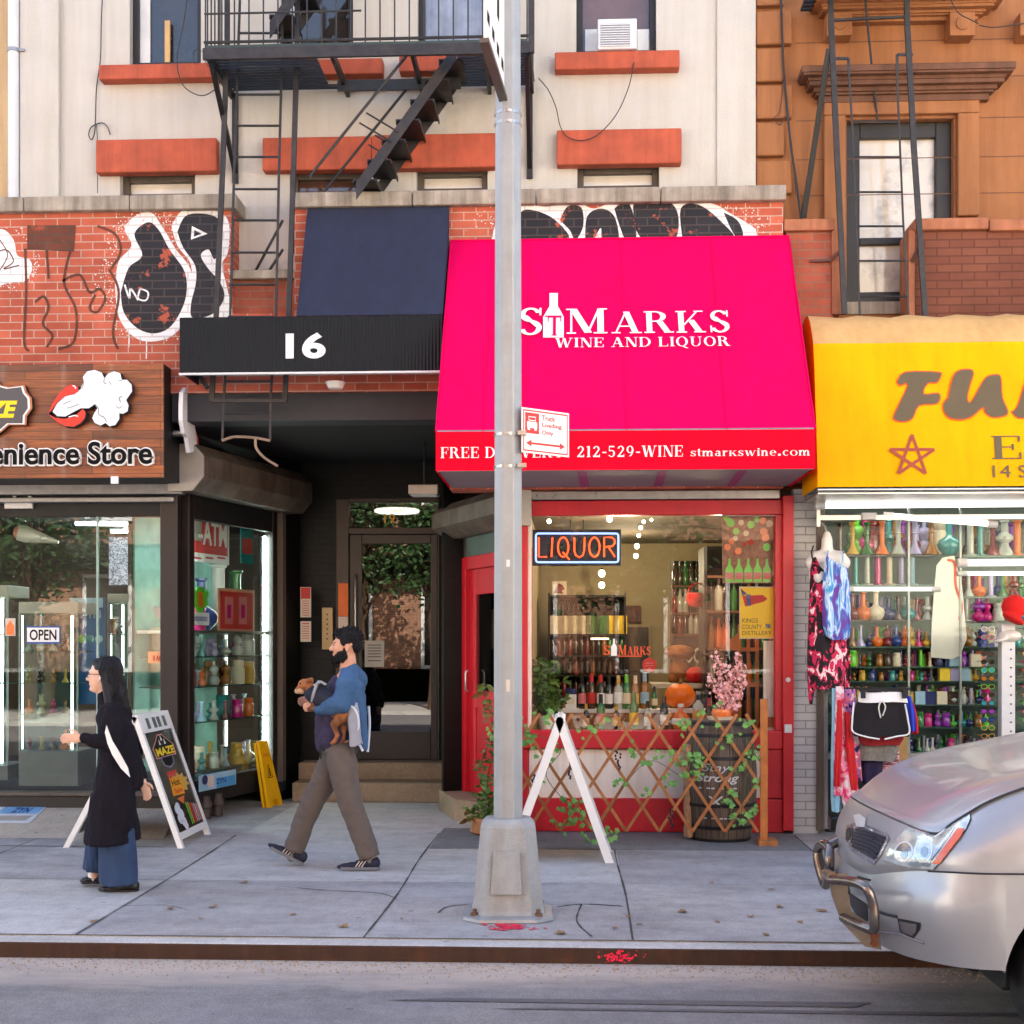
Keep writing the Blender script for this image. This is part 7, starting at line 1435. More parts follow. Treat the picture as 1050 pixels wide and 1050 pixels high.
# street sign high on the post, pointing at the street
ss=thing('street_sign','white street sign with black letters seen edge-on at the top of the post','sign',(pq.x,pq.y-.1,4.8))
ex=Vector((-.415,-3.40,0));ey=Vector((-.475,-4.15,0));P2=Plane(ey,ex-ey,(0,0,1));L2=(ex-ey).length
mb=MB();mb.prism([P2.at(0,4.80,0),P2.at(L2,4.80,0),P2.at(L2,6.1,0),P2.at(0,6.1,0)],P2.N*.012);p2=mb.build('plate',M['white'],ss);mb=MB();mb.prism([P2.at(-.01,4.775,-.02),P2.at(L2+.02,4.775,-.02),P2.at(L2+.02,4.80,-.02),P2.at(-.01,4.80,-.02)],P2.N*.05);mb.build('edge_channel',M['frame_brown'],ss)
mb=MB();sans(mb,P2,'- - - -',0,0,0,0,n=.0135,offset=.02,uv=(.05,L2-.05,4.92,4.98));sans(mb,P2,'ST',0,0,0,0,n=.0135,offset=.02,uv=(.05,L2-.1,5.12,5.5));mb.build('lettering',M['black_letter'],p2)
# dry leaves
rnd=random.Random(15);M['dry_leaf']=mat('dry_leaf',S(150,110,72),.8,var=.25,scale=30)
spots=[(412,942),(175,932),(540,905),(645,940),(655,948),(800,930),(790,912),(770,940),(820,945),(843,934),(735,945),(700,935),(205,942),(218,930),(120,910),(95,945),(300,938),(352,950),(630,952),(575,957),(785,958),(300,870),(560,862),(900,870),(730,905),(250,905)]
for i,(x,y)in enumerate(spots):
 q=G(x,y,.004);mb=MB();a=rnd.uniform(0,6.28);s_=rnd.uniform(.04,.075);vs=[]
 for lx,ly in IVY if i%2 else OVAL:px_,py_=lx*s_,(ly-.4)*s_;vs.append(q+Vector((px_*math.cos(a)-py_*math.sin(a),px_*math.sin(a)+py_*math.cos(a),.012*abs(lx)*(1+.5*rnd.random())+.004*rnd.random())))
 vs.append(q+Vector((0,0,.002)));k=len(vs)-1;mb.add(vs,[(j,(j+1)%k,k)for j in range(k)],0,True);o=mb.build('dry_leaf',M['dry_leaf']);tag(o,'small curled brown dry leaf lying on the grey sidewalk','leaf','dry leaves on the sidewalk')
# ------------------------------------------------------------------ fire escape on the cream building
fe=thing('fire_escape','black iron fire escape platform with slanting stair on the cream wall','fire escape',(-1.6,-.1,6.4))
I=M['black_iron'];ID=M['iron_dark'];zp=6.40;fx0,fx1=-2.985,-.335;yf,yb=-.58,YW
mb=MB();mb.box(fx0,fx1,yf-.01,yf+.02,zp-.09,zp+.0);mb.build('front_beam',I,fe)
for x in(fx0+.02,-1.95,-1.3,-.72,fx1-.02):mb=MB();mb.bar((x,yf+.02,zp-.03),(x,yb,zp-.03),.03,.07);mb.build('cross_beam',ID,fe)
mb=MB();n=15
for i in range(n):
 y=yf+.06+(yb-yf-.1)*i/(n-1)
 for x0,x1 in((fx0+.04,-2.1),(-.95,fx1-.04))if yf+.12<y<yb-.14 else((fx0+.04,fx1-.04),):mb.box(x0,x1,y-.007,y+.007,zp-.005,zp+.012)
mb.build('grating',ID,fe)
mb=MB();mb.box(fx0+.03,fx1-.03,yf-.005,yf+.012,zp+.002,zp+.022);mb.build('toe_rail',mat('green_iron',S(44,58,52),.5,var=.2),fe)
mb=MB();mb.box(-2.0,-.95,.02,.04,zp-.11,zp-.02);mb.build('well_beam',I,fe)
mb=MB()
for x in[fx0+.02+i*.118 for i in range(23)]:
 if x<fx1:mb.tube([(x,yf+.005,zp),(x,yf+.005,zp+.92)],.0065,6)
for i in range(7):y=yf+.1+i*.11;mb.tube([(fx0+.01,y,zp),(fx0+.01,y,zp+.92)],.0065,6);mb.tube([(fx1-.01,y,zp),(fx1-.01,y,zp+.92)],.0065,6)
for z in(.92,.05):mb.tube([(fx0+.01,yb,zp+z),(fx0+.01,yf+.005,zp+z),(fx1-.01,yf+.005,zp+z),(fx1-.01,yb,zp+z)],.012,6)
mb.tube([(fx0+.01,yf+.005,zp+.28),(-1.7,yf+.005,zp+.28)],.008,6)
mb.build('railing',I,fe)
for x in(fx0+.05,fx1-.04):
 mb=MB();mb.bar((x,yf+.06,zp-.08),(x,yb-.005,zp-.72),.035,.04);mb.bar((x,yb-.02,zp-.02),(x,yb-.02,zp-.80),.05,.03,up=(0,1,0));mb.build('bracket',ID,fe)
mb=MB();mb.bar((fx1-.0,yf,zp-.09),(fx1-.0,yf,zp+1.6),.05,.03,up=(0,1,0));mb.build('corner_post',I,fe)
# lower stair
def stair(name,a,b,y0,y1,nt_):
 st=MB();tr2=MB();a,b=Vector(a),Vector(b)
 s_=MB()
 for y in(y0,y1):s_=s_ or MB();s_.bar(a+Vector((0,y,0)),b+Vector((0,y,0)),.018,.12,up=(0,1,0))if False else s_.prism([a+Vector((0,y,.07)),b+Vector((0,y,.07)),b+Vector((0,y,-.07)),a+Vector((0,y,-.07))],(0,.012,0))
 ob=s_.build(name+'_stringer',I,fe)
 for i in range(nt_):
  p=a.lerp(b,(i+.6)/nt_);t_=MB()
  t_.box(p.x-.10,p.x+.10,y0+.013,y1-.001,p.z-.006,p.z+.006)
  t_.box(p.x-.10,p.x-.09,y0+.013,y1-.001,p.z-.028,p.z-.006);t_.box(p.x+.09,p.x+.10,y0+.013,y1-.001,p.z-.028,p.z-.006);t_.build('tread',ID,fe)
 return a,b
sa,sb_=W(365,196,-.30),W(468,52,-.30);stair('stair',(sa.x,0,sa.z),(sb_.x,0,sb_.z),-.30,.16,7)
mb=MB()
for y in(-.31,.17):
 P=[Vector((sb_.x-.10,y,sb_.z-.02)),Vector((sb_.x-.32,y,sb_.z+.05)),Vector((sb_.x-.42,y,sb_.z-.05)),Vector((sa.x-.28,y,sa.z+.25)),Vector((sa.x-.38,y,sa.z+.12))];mb.tube(smooth_line(P,4),.012,6)
for k in(.35,.42):p=Vector((sa.x,0,sa.z)).lerp(Vector((sb_.x,0,sb_.z)),k);[mb.tube([p+Vector((0,y,0)),p+Vector((-.26,y,.16))],.008,6)for y in(-.31,.17)]
mb.build('handrail',I,fe)
ua,ub=W(282,42,-.1),W(342,-50,-.1);stair('upper_stair',(ua.x,0,ua.z),(ub.x+.9,0,ub.z+1.2),-.30,.1,9)
# drop ladder in its guides
dl=thing('drop_ladder','narrow black drop ladder hanging in two guide rails beside the stair','ladder',(-2.6,-.16,3.3));YLd=-.17
def rail(pts,w_,m,name):mb=MB();P=[W(x,y,YLd)for x,y in pts];[mb.bar(a,b,w_,w_*.6,up=(0,1,0))for a,b in zip(P,P[1:])];mb.build(name,m,dl)
rail([(233,-60),(233,45),(228,180),(221.5,328),(217,412)],.042,I,'guide_rail');rail([(305.5,-60),(304.5,52),(301,170),(296,328),(292,412)],.042,I,'guide_rail')
mb=MB();mb.bar(W(230,53,YLd-.02),W(307,53,YLd-.02),.03,.03,up=(0,1,0));mb.bar(W(217,411,YLd+.0),W(293,411,YLd),.03,.03,up=(0,1,0));mb.build('guide_tie',I,dl)
rail([(246,0),(244,60),(240,180),(236,325),(230,400),(228,452)],.020,I,'ladder_rail');rail([(290,0),(289,60),(286,180),(283,325),(278,400),(277,452)],.020,I,'ladder_rail')
mb=MB()
for y in(34,66,97,129,161,194,226,259,292,325,358,391,424):k=(y-34)/390;mb.tube([W(245-15*k,y,YLd),W(289-11*k,y,YLd)],.010,6)
mb.build('rung',I,dl)
mb=MB();mb.tube(smooth_line([W(228,452,YLd),W(240,448,YLd),W(262,449,YLd),W(277,452,YLd)],4),.012,6);mb.tube(smooth_line([W(262,450,YLd),W(263,460,YLd),W(272,470,YLd),W(285,478,YLd)],4),.012,6);mb.build('bottom_hook',mat('rusty_bar',S(150,124,104),.6,metal=.3,var=.2),dl)
mb=MB();mb.bar(W(290,226,YLd),W(262,278,.2),.02,.012,up=(0,1,0));mb.bar(W(290,256,YLd),W(268,290,.2),.02,.012,up=(0,1,0));mb.bar(W(190,362,.0),W(213,398,YLd),.035,.02,up=(0,1,0));mb.build('brace',I,dl)
# right hand fire ladder on the brown building
fr2=thing('fire_ladder','black iron fire ladder with two long rails before the brown building','ladder',(2.9,-.1,4.0));YR2=-.05
def rail2(pts,w_,name,m=I,Y=YR2):mb=MB();P=[W(x,y,Y)for x,y in pts];[mb.bar(a,b,w_,w_*.6,up=(0,1,0))for a,b in zip(P,P[1:])];mb.build(name,m,fr2)
rail2([(851,-60),(852,20),(857,130),(866,322)],.045,'guide_rail');rail2([(929,-60),(930,20),(937,150),(949,328)],.045,'guide_rail')
mb=MB();mb.bar(W(851,21,YR2),W(932,17,YR2),.02,.02,up=(0,1,0));mb.build('guide_tie',I,fr2)
rail2([(856,60),(870,60),(870,74)],.022,'ladder_hook');rail2([(936,56),(920,56),(920,74)],.022,'ladder_hook')
rail2([(870,70),(874,130),(878,225),(882,330)],.016,'ladder_rail');rail2([(919.5,70),(922,130),(926,225),(932,330)],.016,'ladder_rail')
mb=MB()
for y in(125,161,197,232,267.5,304):k=(y-125)/180;mb.tube([W(874+8*k,y,YR2),W(922+9*k,y,YR2)],.009,6)
mb.build('rung',I,fr2)
mb=MB();mb.bar(W(850,50,YR2),W(824,223,YB-.01),.045,.03,up=(0,1,0));mb.build('brace',ID,fr2)
mb=MB();mb.bar(W(862,257,YR2),W(851,267,.02),.03,.02,up=(0,1,0));mb.bar(W(851,267,.02),W(831,268,.04),.03,.02);mb.bar(W(944,250,YR2),W(935,268,.02),.03,.02,up=(0,1,0));mb.build('wall_tie',mat('rust_brown',S(92,58,46),.7,var=.2),fr2)
mb=MB();mb.tube([W(886,-30,YR2+.1),W(888,10,YR2+.1),W(900,126,YB-.03)],.010,6);mb.build('drop_rod',I,fr2)
t=thing('fire_balcony','edge of an iron balcony above the brown window','balcony',(3.0,0,6.8));mb=MB();a,b=W(838,2,-.5),W(985,2,-.5);mb.box(a.x,b.x,-.5,-.47,a.z+.25,a.z+.36);mb.build('front_beam',ID,t);mb=MB();[mb.box(a.x,b.x,y,y+.03,a.z+.30,a.z+.32)for y in[-.44+.07*i for i in range(11)]];mb.build('grating',ID,t)
# wall window air conditioner
ac=thing('air_conditioner','white window air conditioner over the orange sill','air conditioner',W(632,50,.12));Ya=.12
mb=MB();pbox(mb,613,653,19,50,Ya,YW+.15);cs_=mb.build('casing',M['white_metal'],ac,bevel=.008);mb=MB();pbox(mb,616,646,24,47,Ya-.004,Ya-.001);mb.build('grille_back',M['grey_metal'],ac)
mb=MB();[mb.box(X(616,Ya),X(646,Ya),Ya-.012,Ya-.005,Z(y+1,Ya,631),Z(y,Ya,631))for y in[25+2.4*i for i in range(10)]];mb.build('louvre',M['white_metal'],ac)
for x0,x1 in((600,612.5),(653.5,666)):mb=MB();pbox(mb,x0,x1,30,53,YW+.1,YW+.12);mb.build('side_filler',M['curtain_white'],ac)
# loose wires on the walls
def wire(label,pts,Y=YW-.02,r=.0045,k=8):
 P=smooth_line([W(x,y,Y)for x,y in pts],k);mb=MB();mb.tube(P,r,6);o=mb.build('cable',M['wire']);tag(o,label,'cable')
wire('thin black cable running down the cream wall beside the pilaster',[(107,-40),(104,20),(103,60),(99,90),(98,120),(97,136),(94,143),(91,138),(94,130),(104,126),(110,130),(113,138)])
wire('thin cable below the coil continuing to the lintel',[(99,128),(100,150),(100,198)],r=.003)
wire('black cable drooping in a loop under the left orange sill',[(196,-30),(188,25),(182,55),(183,75),(190,90),(206,98),(220,92),(228,80)],Y=-.1)
wire('small black cable across the left window corner',[(200,66),(198,55),(204,50),(209,56),(212,66),(226,76)],Y=YW-.13,r=.003)
wire('black cable drooping from the air conditioner to the fire escape',[(552,80),(562,92),(570,110),(574,128),(580,139),(592,144),(606,142),(620,132),(634,114),(645,88),(650,64)],Y=YW-.13)
wire('thin cable drooping between the brown window consoles',[(1004,26),(1020,28),(1050,24)],Y=YB-.17);wire('bundle of dark cables running down the brown quoins',[(800,-30),(803,60),(807,110),(811,150),(817,190),(821,224)],Y=YB-.09,r=.010);wire('single dark cable looping beside the cable bundle',[(804,70),(800,112),(794,121),(800,128),(806,120),(812,150),(816,200)],Y=YB-.085,r=.003);wire('dark cable hanging from the balcony past the window ledge',[(968,-20),(980,10),(995,20),(1003,24)],Y=YB-.28);wire('thin dark cable beside the drainpipe',[(21,60),(22,120),(20,180),(18,204)],Y=.3,r=.006)
# ------------------------------------------------------------------ goods outside the gift shop
def pattern(name,cols,scale=9,rough=.85,stretch=(1,1,1)):
 m,nt,b=new_mat(name);L=nt.links.new;b.inputs['Roughness'].default_value=rough;tc=N_(nt,'ShaderNodeNewGeometry');mp=N_(nt,'ShaderNodeMapping');mp.inputs['Scale'].default_value=stretch;L(tc.outputs['Position'],mp.inputs[0])
 nz=N_(nt,'ShaderNodeTexNoise',Scale=scale,Detail=2.5,Roughness=.5,Distortion=.8);L(mp.outputs[0],nz.inputs[0]);cr=N_(nt,'ShaderNodeValToRGB');cr.color_ramp.interpolation='CONSTANT' if len(cols)<5 else 'LINEAR'
 while len(cr.color_ramp.elements)<len(cols):cr.color_ramp.elements.new(.5)
 for i,c in enumerate(cols):cr.color_ramp.elements[i].position=.30+.40*i/len(cols)if i else 0;cr.color_ramp.elements[i].color=(*c,1)
 L(nz.outputs[0],cr.inputs[0]);L(cr.outputs[0],b.inputs['Base Color']);return m
def hang(rows,Y,dep,amp=.012,nf=4,n=36,seed=0):
 """Hanging cloth: rows of (y, x0, x1) in photograph pixels become a closed, softly folded sheath."""
 mb=MB();R_=[];xs=random.Random(seed).uniform(0,6)
 for y,x0,x1 in rows:
  k=(y-rows[0][0])/(rows[-1][0]-rows[0][0]);row=[];a,b=W(x0,y,Y),W(x1,y,Y);c=(a+b)/2;hw=(b.x-a.x)/2
  for i in range(n+1):
   t=2*PI*i/n;f=amp*(.3+k)*math.sin(nf*t*1.0+xs+k*1.2)
   row.append(Vector((c.x+hw*math.cos(t),Y+dep*math.sin(t)*(.6+.4*k)+f,c.z+.004*math.sin(3*t+xs))))
  R_.append(row)
 mb.grid(R_);mb.poly(R_[0][:-1]);mb.poly(R_[-1][:-1][::-1]);return mb
M['dress_pat']=pattern('dress_pattern',[S(26,16,20),S(26,16,20),S(206,34,84),S(240,214,214)],13,stretch=(1.6,1,.8));M['tie_dye']=pattern('tie_dye',[S(30,60,160),S(84,164,214),S(206,226,240),S(60,120,200),S(110,60,150)],10,stretch=(2.2,1,.5))
M['floral']=pattern('floral_pink',[S(240,220,222),S(236,150,170),S(220,60,110)],14);M['scarf_mix']=pattern('scarf_mix',[S(36,40,90),S(180,120,190),S(230,120,140),S(240,230,230)],16)
stn=thing('display_post','dark steel post carrying the torso and dresses beside the brick pier','post',W(842,850,-.15));mb=MB();pbox(mb,838,842,540,852,-.15,-.11);mb.build('post',M['frame_brown'],stn)
mb=MB();pbox(mb,845.5,849,655,850,-.16,-.13);mb.build('grey_post',M['grey_metal'],stn)
YM=-.22;mq=W(850,600,YM);mn=thing('torso_mannequin','white torso mannequin hung on the post beside the yellow awning','mannequin',mq)
L_=lambda px,py,dy=0:W(px,py,YM+dy)-mq
b=MB();b.cap(L_(848,553),L_(848,566),.045,.05);b.cap(L_(838,573),L_(860,573),.07,.07);b.cap(L_(832,577),L_(836,585),.052,.04);b.cap(L_(866,577),L_(862,585),.052,.04);b.ell(L_(848,590),(.15,.085,.14));b.ell(L_(841,592,-.06),(.055,.05,.06));b.ell(L_(856,592,-.06),(.055,.05,.06));b.ell(L_(848,618),(.12,.07,.18));b.cap(L_(848,548),L_(848,552),.03,.04)
blob('torso',b,mat('mannequin_white',S(224,222,216),.35,var=.03),mn,.012,4);mb=MB();mb.tube([mq+L_(848,549),mq+L_(846,540),mq+L_(842,536)],.008,6);mb.build('hook',M['steel'],mn)
t=thing('sun_dress','black and pink patterned dress hanging from the white torso','dress',W(848,712,YM));hang([(572,832.5,836),(582,831,842),(600,830.5,866),(625,829.5,868),(650,828.5,870),(675,828,871.5),(692,828,872),(706,829,870)],YM-.03,.10,.02,7).build('fabric',M['dress_pat'],t)
mb=MB();mb.tube([W(833,573,YM-.06),W(832,566,YM-.03),W(834,560,YM+.03)],.006,6);mb.build('strap',M['black'],t)
for x0,x1,y1 in((828,834,722),(852,861,708)):mb=hang([(700,x0,x1+3),(y1-8,x0+1,x1),(y1,x0+2,x1-1)],YM-.05,.02,.006,3);mb.build('hem_tip',M['dress_pat'],t)
t=thing('tie_dye_top','blue and purple tie dye tank top in front of the dress','top',W(858,655,YM-.12));hang([(572,846,850),(582,845,869),(600,843.5,871.5),(620,843,872),(640,843,872),(652,846,871),(656,852,866)],YM-.14,.045,.012,6).build('fabric',M['tie_dye'],t);mb=MB();[mb.tube([W(x,582,YM-.17),W(x+1,572,YM-.15),W(x+2,565,YM-.06)],.007,6)for x in(847,863)];mb.build('strap',M['tie_dye'],t)
YC_=-.55
rkk=thing('clothes_rack','small black clothes rack on the sidewalk before the gift shop','rack',W(900,840,YC_));mb=MB();a,b_=W(850,706,YC_+.1),W(934,706,YC_+.1);mb.tube([a,b_],.010,8);mb.build('rail',M['black'],rkk)
mb=MB();mb.tube([W(905,858,YC_+.12),W(905,706,YC_+.12)],.013,8);mb.build('stem',M['grey_metal'],rkk);q=G(862,850);mb=MB();mb.box(q.x-.10,q.x+.6,YC_-.1,YC_+.3,0.0,.05);mb.build('base',M['black'],rkk,bevel=.01);mb=MB();pbox(mb,852,872,838,852,YC_-.1,YC_+.05);mb.build('foot_block',M['black_gloss'],rkk,bevel=.01)
for nm,rows,m_,lb,dy in(('maxi_dress',[(706,853,860),(740,853,863),(780,852,864),(820,852,864),(832,853,862)],mat('sky_cloth',S(150,200,222),.8,var=.1),'pale blue dress at the left end of the clothes rack',.06),('maxi_dress',[(704,857,865),(740,856,868),(780,855,869),(815,855,868)],M['floral'],'white and pink floral dress on the clothes rack',.02),
 ('maxi_dress',[(718,859,863),(750,857,864),(790,855,862),(806,855,861)],mat('red_cloth',S(206,30,36),.8,var=.1),'narrow red dress beside the pale blue one',-.03),('maxi_dress',[(730,866,871),(765,867,876),(800,870,880),(810,872,879)],_mats['red_cloth'],'second red dress slanting to the right on the rack',-.01),('scarf',[(707,866,877),(740,866,880),(775,868,882),(800,872,884)],M['scarf_mix'],'purple and pink patterned scarf on the clothes rack',.05),('scarf',[(780,858,868),(805,860,880),(832,866,882),(842,870,880)],M['floral'],'pink floral skirt end low on the rack',.0),
 ('vest',[(779,884,905),(790,884,905),(803,885,906)],mat('navy_cloth',S(34,26,60),.9,var=.1),'dark navy top hanging below the black shorts',.08),('striped_top',[(768,904,922),(785,904,922),(801,905,922)],pattern('stripe_cloth',[S(222,176,180),S(120,60,80)],30,stretch=(.05,1,3)),'pink striped top hanging below the black shorts',.1),('fringe_scarf',[(758,880,920),(768,879,921),(780,881,919)],mat('grey_knit',S(120,116,110),.95,var=.3,scale=40),'grey fringed scarf under the black shorts',.04),
 ('blue_shorts',[(714,928,934),(730,928,938),(750,929,939)],mat('blue_cloth',S(40,66,190),.85,var=.1),'blue shorts edge at the right of the black shorts',.06),('red_shorts',[(722,934,937),(735,934,941),(752,933,942)],_mats['red_cloth'],'red shorts edge at the far right of the rack',.09)):
 t=thing(nm,lb,nm.split('_')[-1],W(rows[-1][1],rows[-1][0],YC_+dy));hang(rows,YC_+dy,.035,.010,5,seed=rows[0][0]).build('fabric',m_,t)
# black shorts with white edging, on a hanger
t=thing('black_shorts','black shorts with white waistband and edging hung at the front','shorts',W(902,762,YC_-.1));Yk=YC_-.08
hang([(716,880,926),(724,877,930),(738,874.5,932),(750,874,933),(755,875.5,932)],Yk,.05,.006,4).build('fabric',mat('black_cloth',S(24,20,24),.9,var=.1),t)
hang([(710,881,929),(716,880,930),(720,879.5,931)],Yk-.003,.054,.004,9).build('waistband',M['white'],t)
mb=MB();Q=[W(x,y,Yk-.056)for x,y in((875.5,720),(874,738),(874.5,750),(886,755),(902,758),(905,750),(907,758),(920,755),(932,752),(931,738),(928,722))]
mb.tube(smooth_line(Q[:5],5),.007,6);mb.tube(smooth_line(Q[6:],5),.007,6);mb.build('edging',M['white'],t);mb=MB();mb.tube(smooth_line([W(903,719,Yk-.06),W(901,726,Yk-.065),W(903,736,Yk-.06)],4),.006,6);mb.tube(smooth_line([W(905,719,Yk-.06),W(908,725,Yk-.065),W(905,734,Yk-.06)],4),.006,6);mb.build('drawstring',M['curtain_white'],t)
mb=MB();mb.bar(W(882,708,Yk),W(930,708,Yk),.016,.03,up=(0,1,0));mb.box(*(lambda a:(a.x-.015,a.x+.015,Yk-.06,Yk,a.z-.06,a.z))(W(884,708,Yk)));mb.box(*(lambda a:(a.x-.015,a.x+.015,Yk-.06,Yk,a.z-.06,a.z))(W(926,708,Yk)));mb.build('hanger',M['black'],t)
t=thing('hem_band','dark red hem of shorts hanging behind the black pair','shorts',W(902,765,YC_+.02));hang([(752,880,928),(758,880,926),(764,884,922)],YC_+.01,.04,.006,4).build('fabric',mat('dark_red_cloth',S(140,24,30),.9),t)
t=thing('wooden_post','tan wooden post end behind the hanging clothes','post',W(926,800,.0));mb=MB();pbox(mb,921,931,755,830,.05,.12);mb.build('post',mat('tan_post',S(178,136,80),.7,var=.2),t)
# sunglasses stand
YX=.02;sg=thing('sunglasses_stand','white perforated column full of sunglasses in front of the shelves','display stand',W(1031,850,YX));cx_=X(1032,YX);zt_,zb_=Z(640,YX,1032),Z(812,YX,1032)
mb=MB();mb.box(cx_-.055,cx_+.055,YX-.05,YX+.05,0,zt_);mb.build('column',M['white_metal'],sg,bevel=.004);mb=MB();mb.lathe([(.28,0),(.28,.03),(.05,.05)],(cx_,YX+.0,.003),20);mb.build('base',M['black'],sg)
mb=MB();[mb.lathe([(.008,-.002),(.008,0)],(cx_+.02,YX-.051,zt_-.06-.075*i),10,axis='y')for i in range(17)];mb.build('peg_hole',M['black'],sg)
rnd=random.Random(31);LC=['brown','dark','amber','teal','navy','red','blue','purple','orange','green'];FCn=['gold','black','redm','white','brown','lime','magenta'];FC_=[BM[c]for c in FCn];usedg=set()
for side,xs_ in((-1,cx_-.17),(1,cx_+.17)):
 for i in range(18):
  z=zt_-.04-.068*i
  for _ in range(30):
   l,f=rnd.choice(LC),rnd.randrange(len(FC_))
   if(l,f,side,i//6)not in usedg:break
  usedg.add((l,f,side,i//6));lbl=f'{"black" if l == "dark" else l} lens sunglasses with {"red" if FCn[f] == "redm" else FCn[f]} frame on the {"left" if side < 0 else "right"} side, {"upper" if i < 6 else "middle" if i < 12 else "lower"} rows of the white column'
  o=thing('sunglasses',lbl,'sunglasses',(xs_,YX-.06,z),'sunglasses on the white column');q=Vector((xs_,YX-.06,z));mb=MB();[mb.lathe([(.023,-.002),(.023,.002)],q+Vector((s_*.031,0,0)),12,axis='y',squash=.8)for s_ in(-1,1)];mb.build('lens',BM[l],o)
  mb=MB();[mb.tube([q+Vector((s_*.031+.024*math.cos(2*PI*k/12),-.001,.0195*math.sin(2*PI*k/12)))for k in range(12)],.0028,5,closed=True)for s_ in(-1,1)];mb.tube([q+Vector((-.009,0,.008)),q+Vector((.009,0,.008))],.0028,5);[mb.tube([q+Vector((s_*.054,0,.008)),q+Vector((s_*.058,.10,.004))],.0025,5)for s_ in(-1,1)];mb.build('frame',FC_[f],o)
t=thing('red_hat','bright red cap hanging above the sunglasses column','hat',W(1039,640,-.06));hq=W(1040,622,-.06);b=MB();b.ell((0,0,.0),(.105,.10,.10));b.ell((-.02,-.04,-.10),(.10,.09,.035),rot=Matrix.Rotation(.5,3,'Y'));t.location=hq;blob('crown',b,mat('hat_red',S(214,24,20),.9,var=.08),t,.012,5)
t=thing('cream_hat','cream cap under the red cap above the sunglasses column','hat',W(1035,652,-.0));b=MB();b.ell((0,0,0),(.10,.09,.055));b.ell((-.09,-.03,-.035),(.07,.08,.02),rot=Matrix.Rotation(-.3,3,'Y'));blob('crown',b,M['curtain_white'],t,.012,5)
# ------------------------------------------------------------------ silver minivan parked at the kerb
CX0,CYC,CZ=1.20,-4.95,-0.085
car=thing('parked_car','silver minivan with steel bull bar parked nose left at the kerb','car',(CX0,CYC,CZ))
M['car_paint']=mat('car_paint',S(158,157,160),.34,metal=.4,var=0,coat=.35);M['car_trim']=mat('car_trim',S(30,30,34),.5);M['tyre']=mat('tyre_rubber',S(26,26,27),.8,var=.2,scale=20);M['rim']=mat('rim_alloy',S(150,150,154),.35,metal=.8)
U=[(.075,0,.945),(.085,.20,.942),(.11,.36,.935),(.155,.52,.920),(.205,.63,.905),(.255,.70,.905),(.30,.725,.945),(.36,.75,.99),(.46,.78,1.052),(.63,.81,1.116),(.9,.83,1.17),(1.35,.845,1.26)]
Lw=[(.015,0,.665),(.02,.20,.668),(.04,.36,.68),(.085,.52,.715),(.13,.63,.74),(.175,.70,.755),(.225,.77,.765),(.29,.83,.772),(.40,.89,.778),(.58,.918,.783),(.9,.925,.785),(1.35,.925,.785)]
Bt=[(.07,0,.265),(.08,.20,.265),(.095,.36,.268),(.135,.52,.272),(.175,.63,.278),(.215,.70,.283),(.26,.77,.288),(.315,.83,.292),(.39,.875,.296),(.475,.905,.30)]
def dens(c,k=4):return smooth_line(c,k)
def fwd(c):return[(x+.055*max(0,1-x/.8),y,z)for x,y,z in c]
U,Lw,Bt=fwd(U),fwd(Lw),fwd(Bt);Bt=[(x,y,z+.10)for x,y,z in Bt]
Us,Ls=dens(U),dens(Lw);LsB,Bs=dens([*Lw[:9],(.497,.905,.781)]),dens(Bt)
def side(p,s):return Vector((p.x,p.y*s,p.z))
def outw(p):  # rough outward direction in plan
 return Vector((-.9,.0,0)).lerp(Vector((0,1,0)),min(1,max(0,(abs(p.y)-.25)/.62))).normalized()
allv=MB()
A=[];n=30
for k in range(n+1):
 t=PI*(1-k/n);A.append((.905+.415*math.cos(t),max(.39,.33+.415*math.sin(t))))
yfl=lambda x:.905+.018*min(1,max(0,(x-.50)/.25));A[0]=(.497,.39);NB0=len(LsB)
LsB=LsB+[Vector((x,yfl(x),.783))for x,z in A[1:]];Bs=Bs+[Vector((x,yfl(x)-.002,z))for x,z in A[1:]]
def put(rows,s,mb):
 rows=[[side(p,s)for p in r]for r in rows]
 mb.grid(rows)
for s in(-1,1):
 NW=8;rows=[]
 for k in range(NW+1):
  w_=k/NW;r=[]
  for i,(a,b)in enumerate(zip(Us,Ls)):
   p=a.lerp(b,w_);p=p+outw(p)*(.035*math.sin(PI*w_)**.8);r.append(p)
  rows.append(r)
 put(rows,s,allv)
 NB=12;rows=[]
 prof=[0,.012,.03,.045,.055,.058,.058,.054,.046,.036,.024,.012,0]
 for k in range(NB+1):
  w_=k/NB;rows.append([a.lerp(b,w_)+outw(a.lerp(b,w_))*(prof[k]*(1 if i<NB0-14 else max(0,(NB0-1-i)/14)**1.0))for i,(a,b)in enumerate(zip(LsB,Bs))])
 put(rows,s,allv)
 put([[Vector((x,yfl(x)-.002,z))for x,z in A],[Vector((x,.80,z))for x,z in A]],s,allv)
 put([[Vector((1.305,.921,.785)),Vector((2.6,.925,.80)),Vector((4.0,.925,.80)),Vector((4.75,.80,.80))],[Vector((1.305,.90,.30)),Vector((2.6,.905,.28)),Vector((4.0,.905,.28)),Vector((4.75,.80,.35))]],s,allv)
 put([[Vector((1.35,.845,1.29)),Vector((1.35,.845,1.29)),Vector((2.6,.86,1.10)),Vector((4.0,.86,1.10)),Vector((4.85,.75,1.10))],[Vector((1.35,.925,.785)),Vector((1.4,.925,.79)),Vector((2.6,.925,.80)),Vector((4.0,.925,.80)),Vector((4.75,.80,.80))]],s,allv)
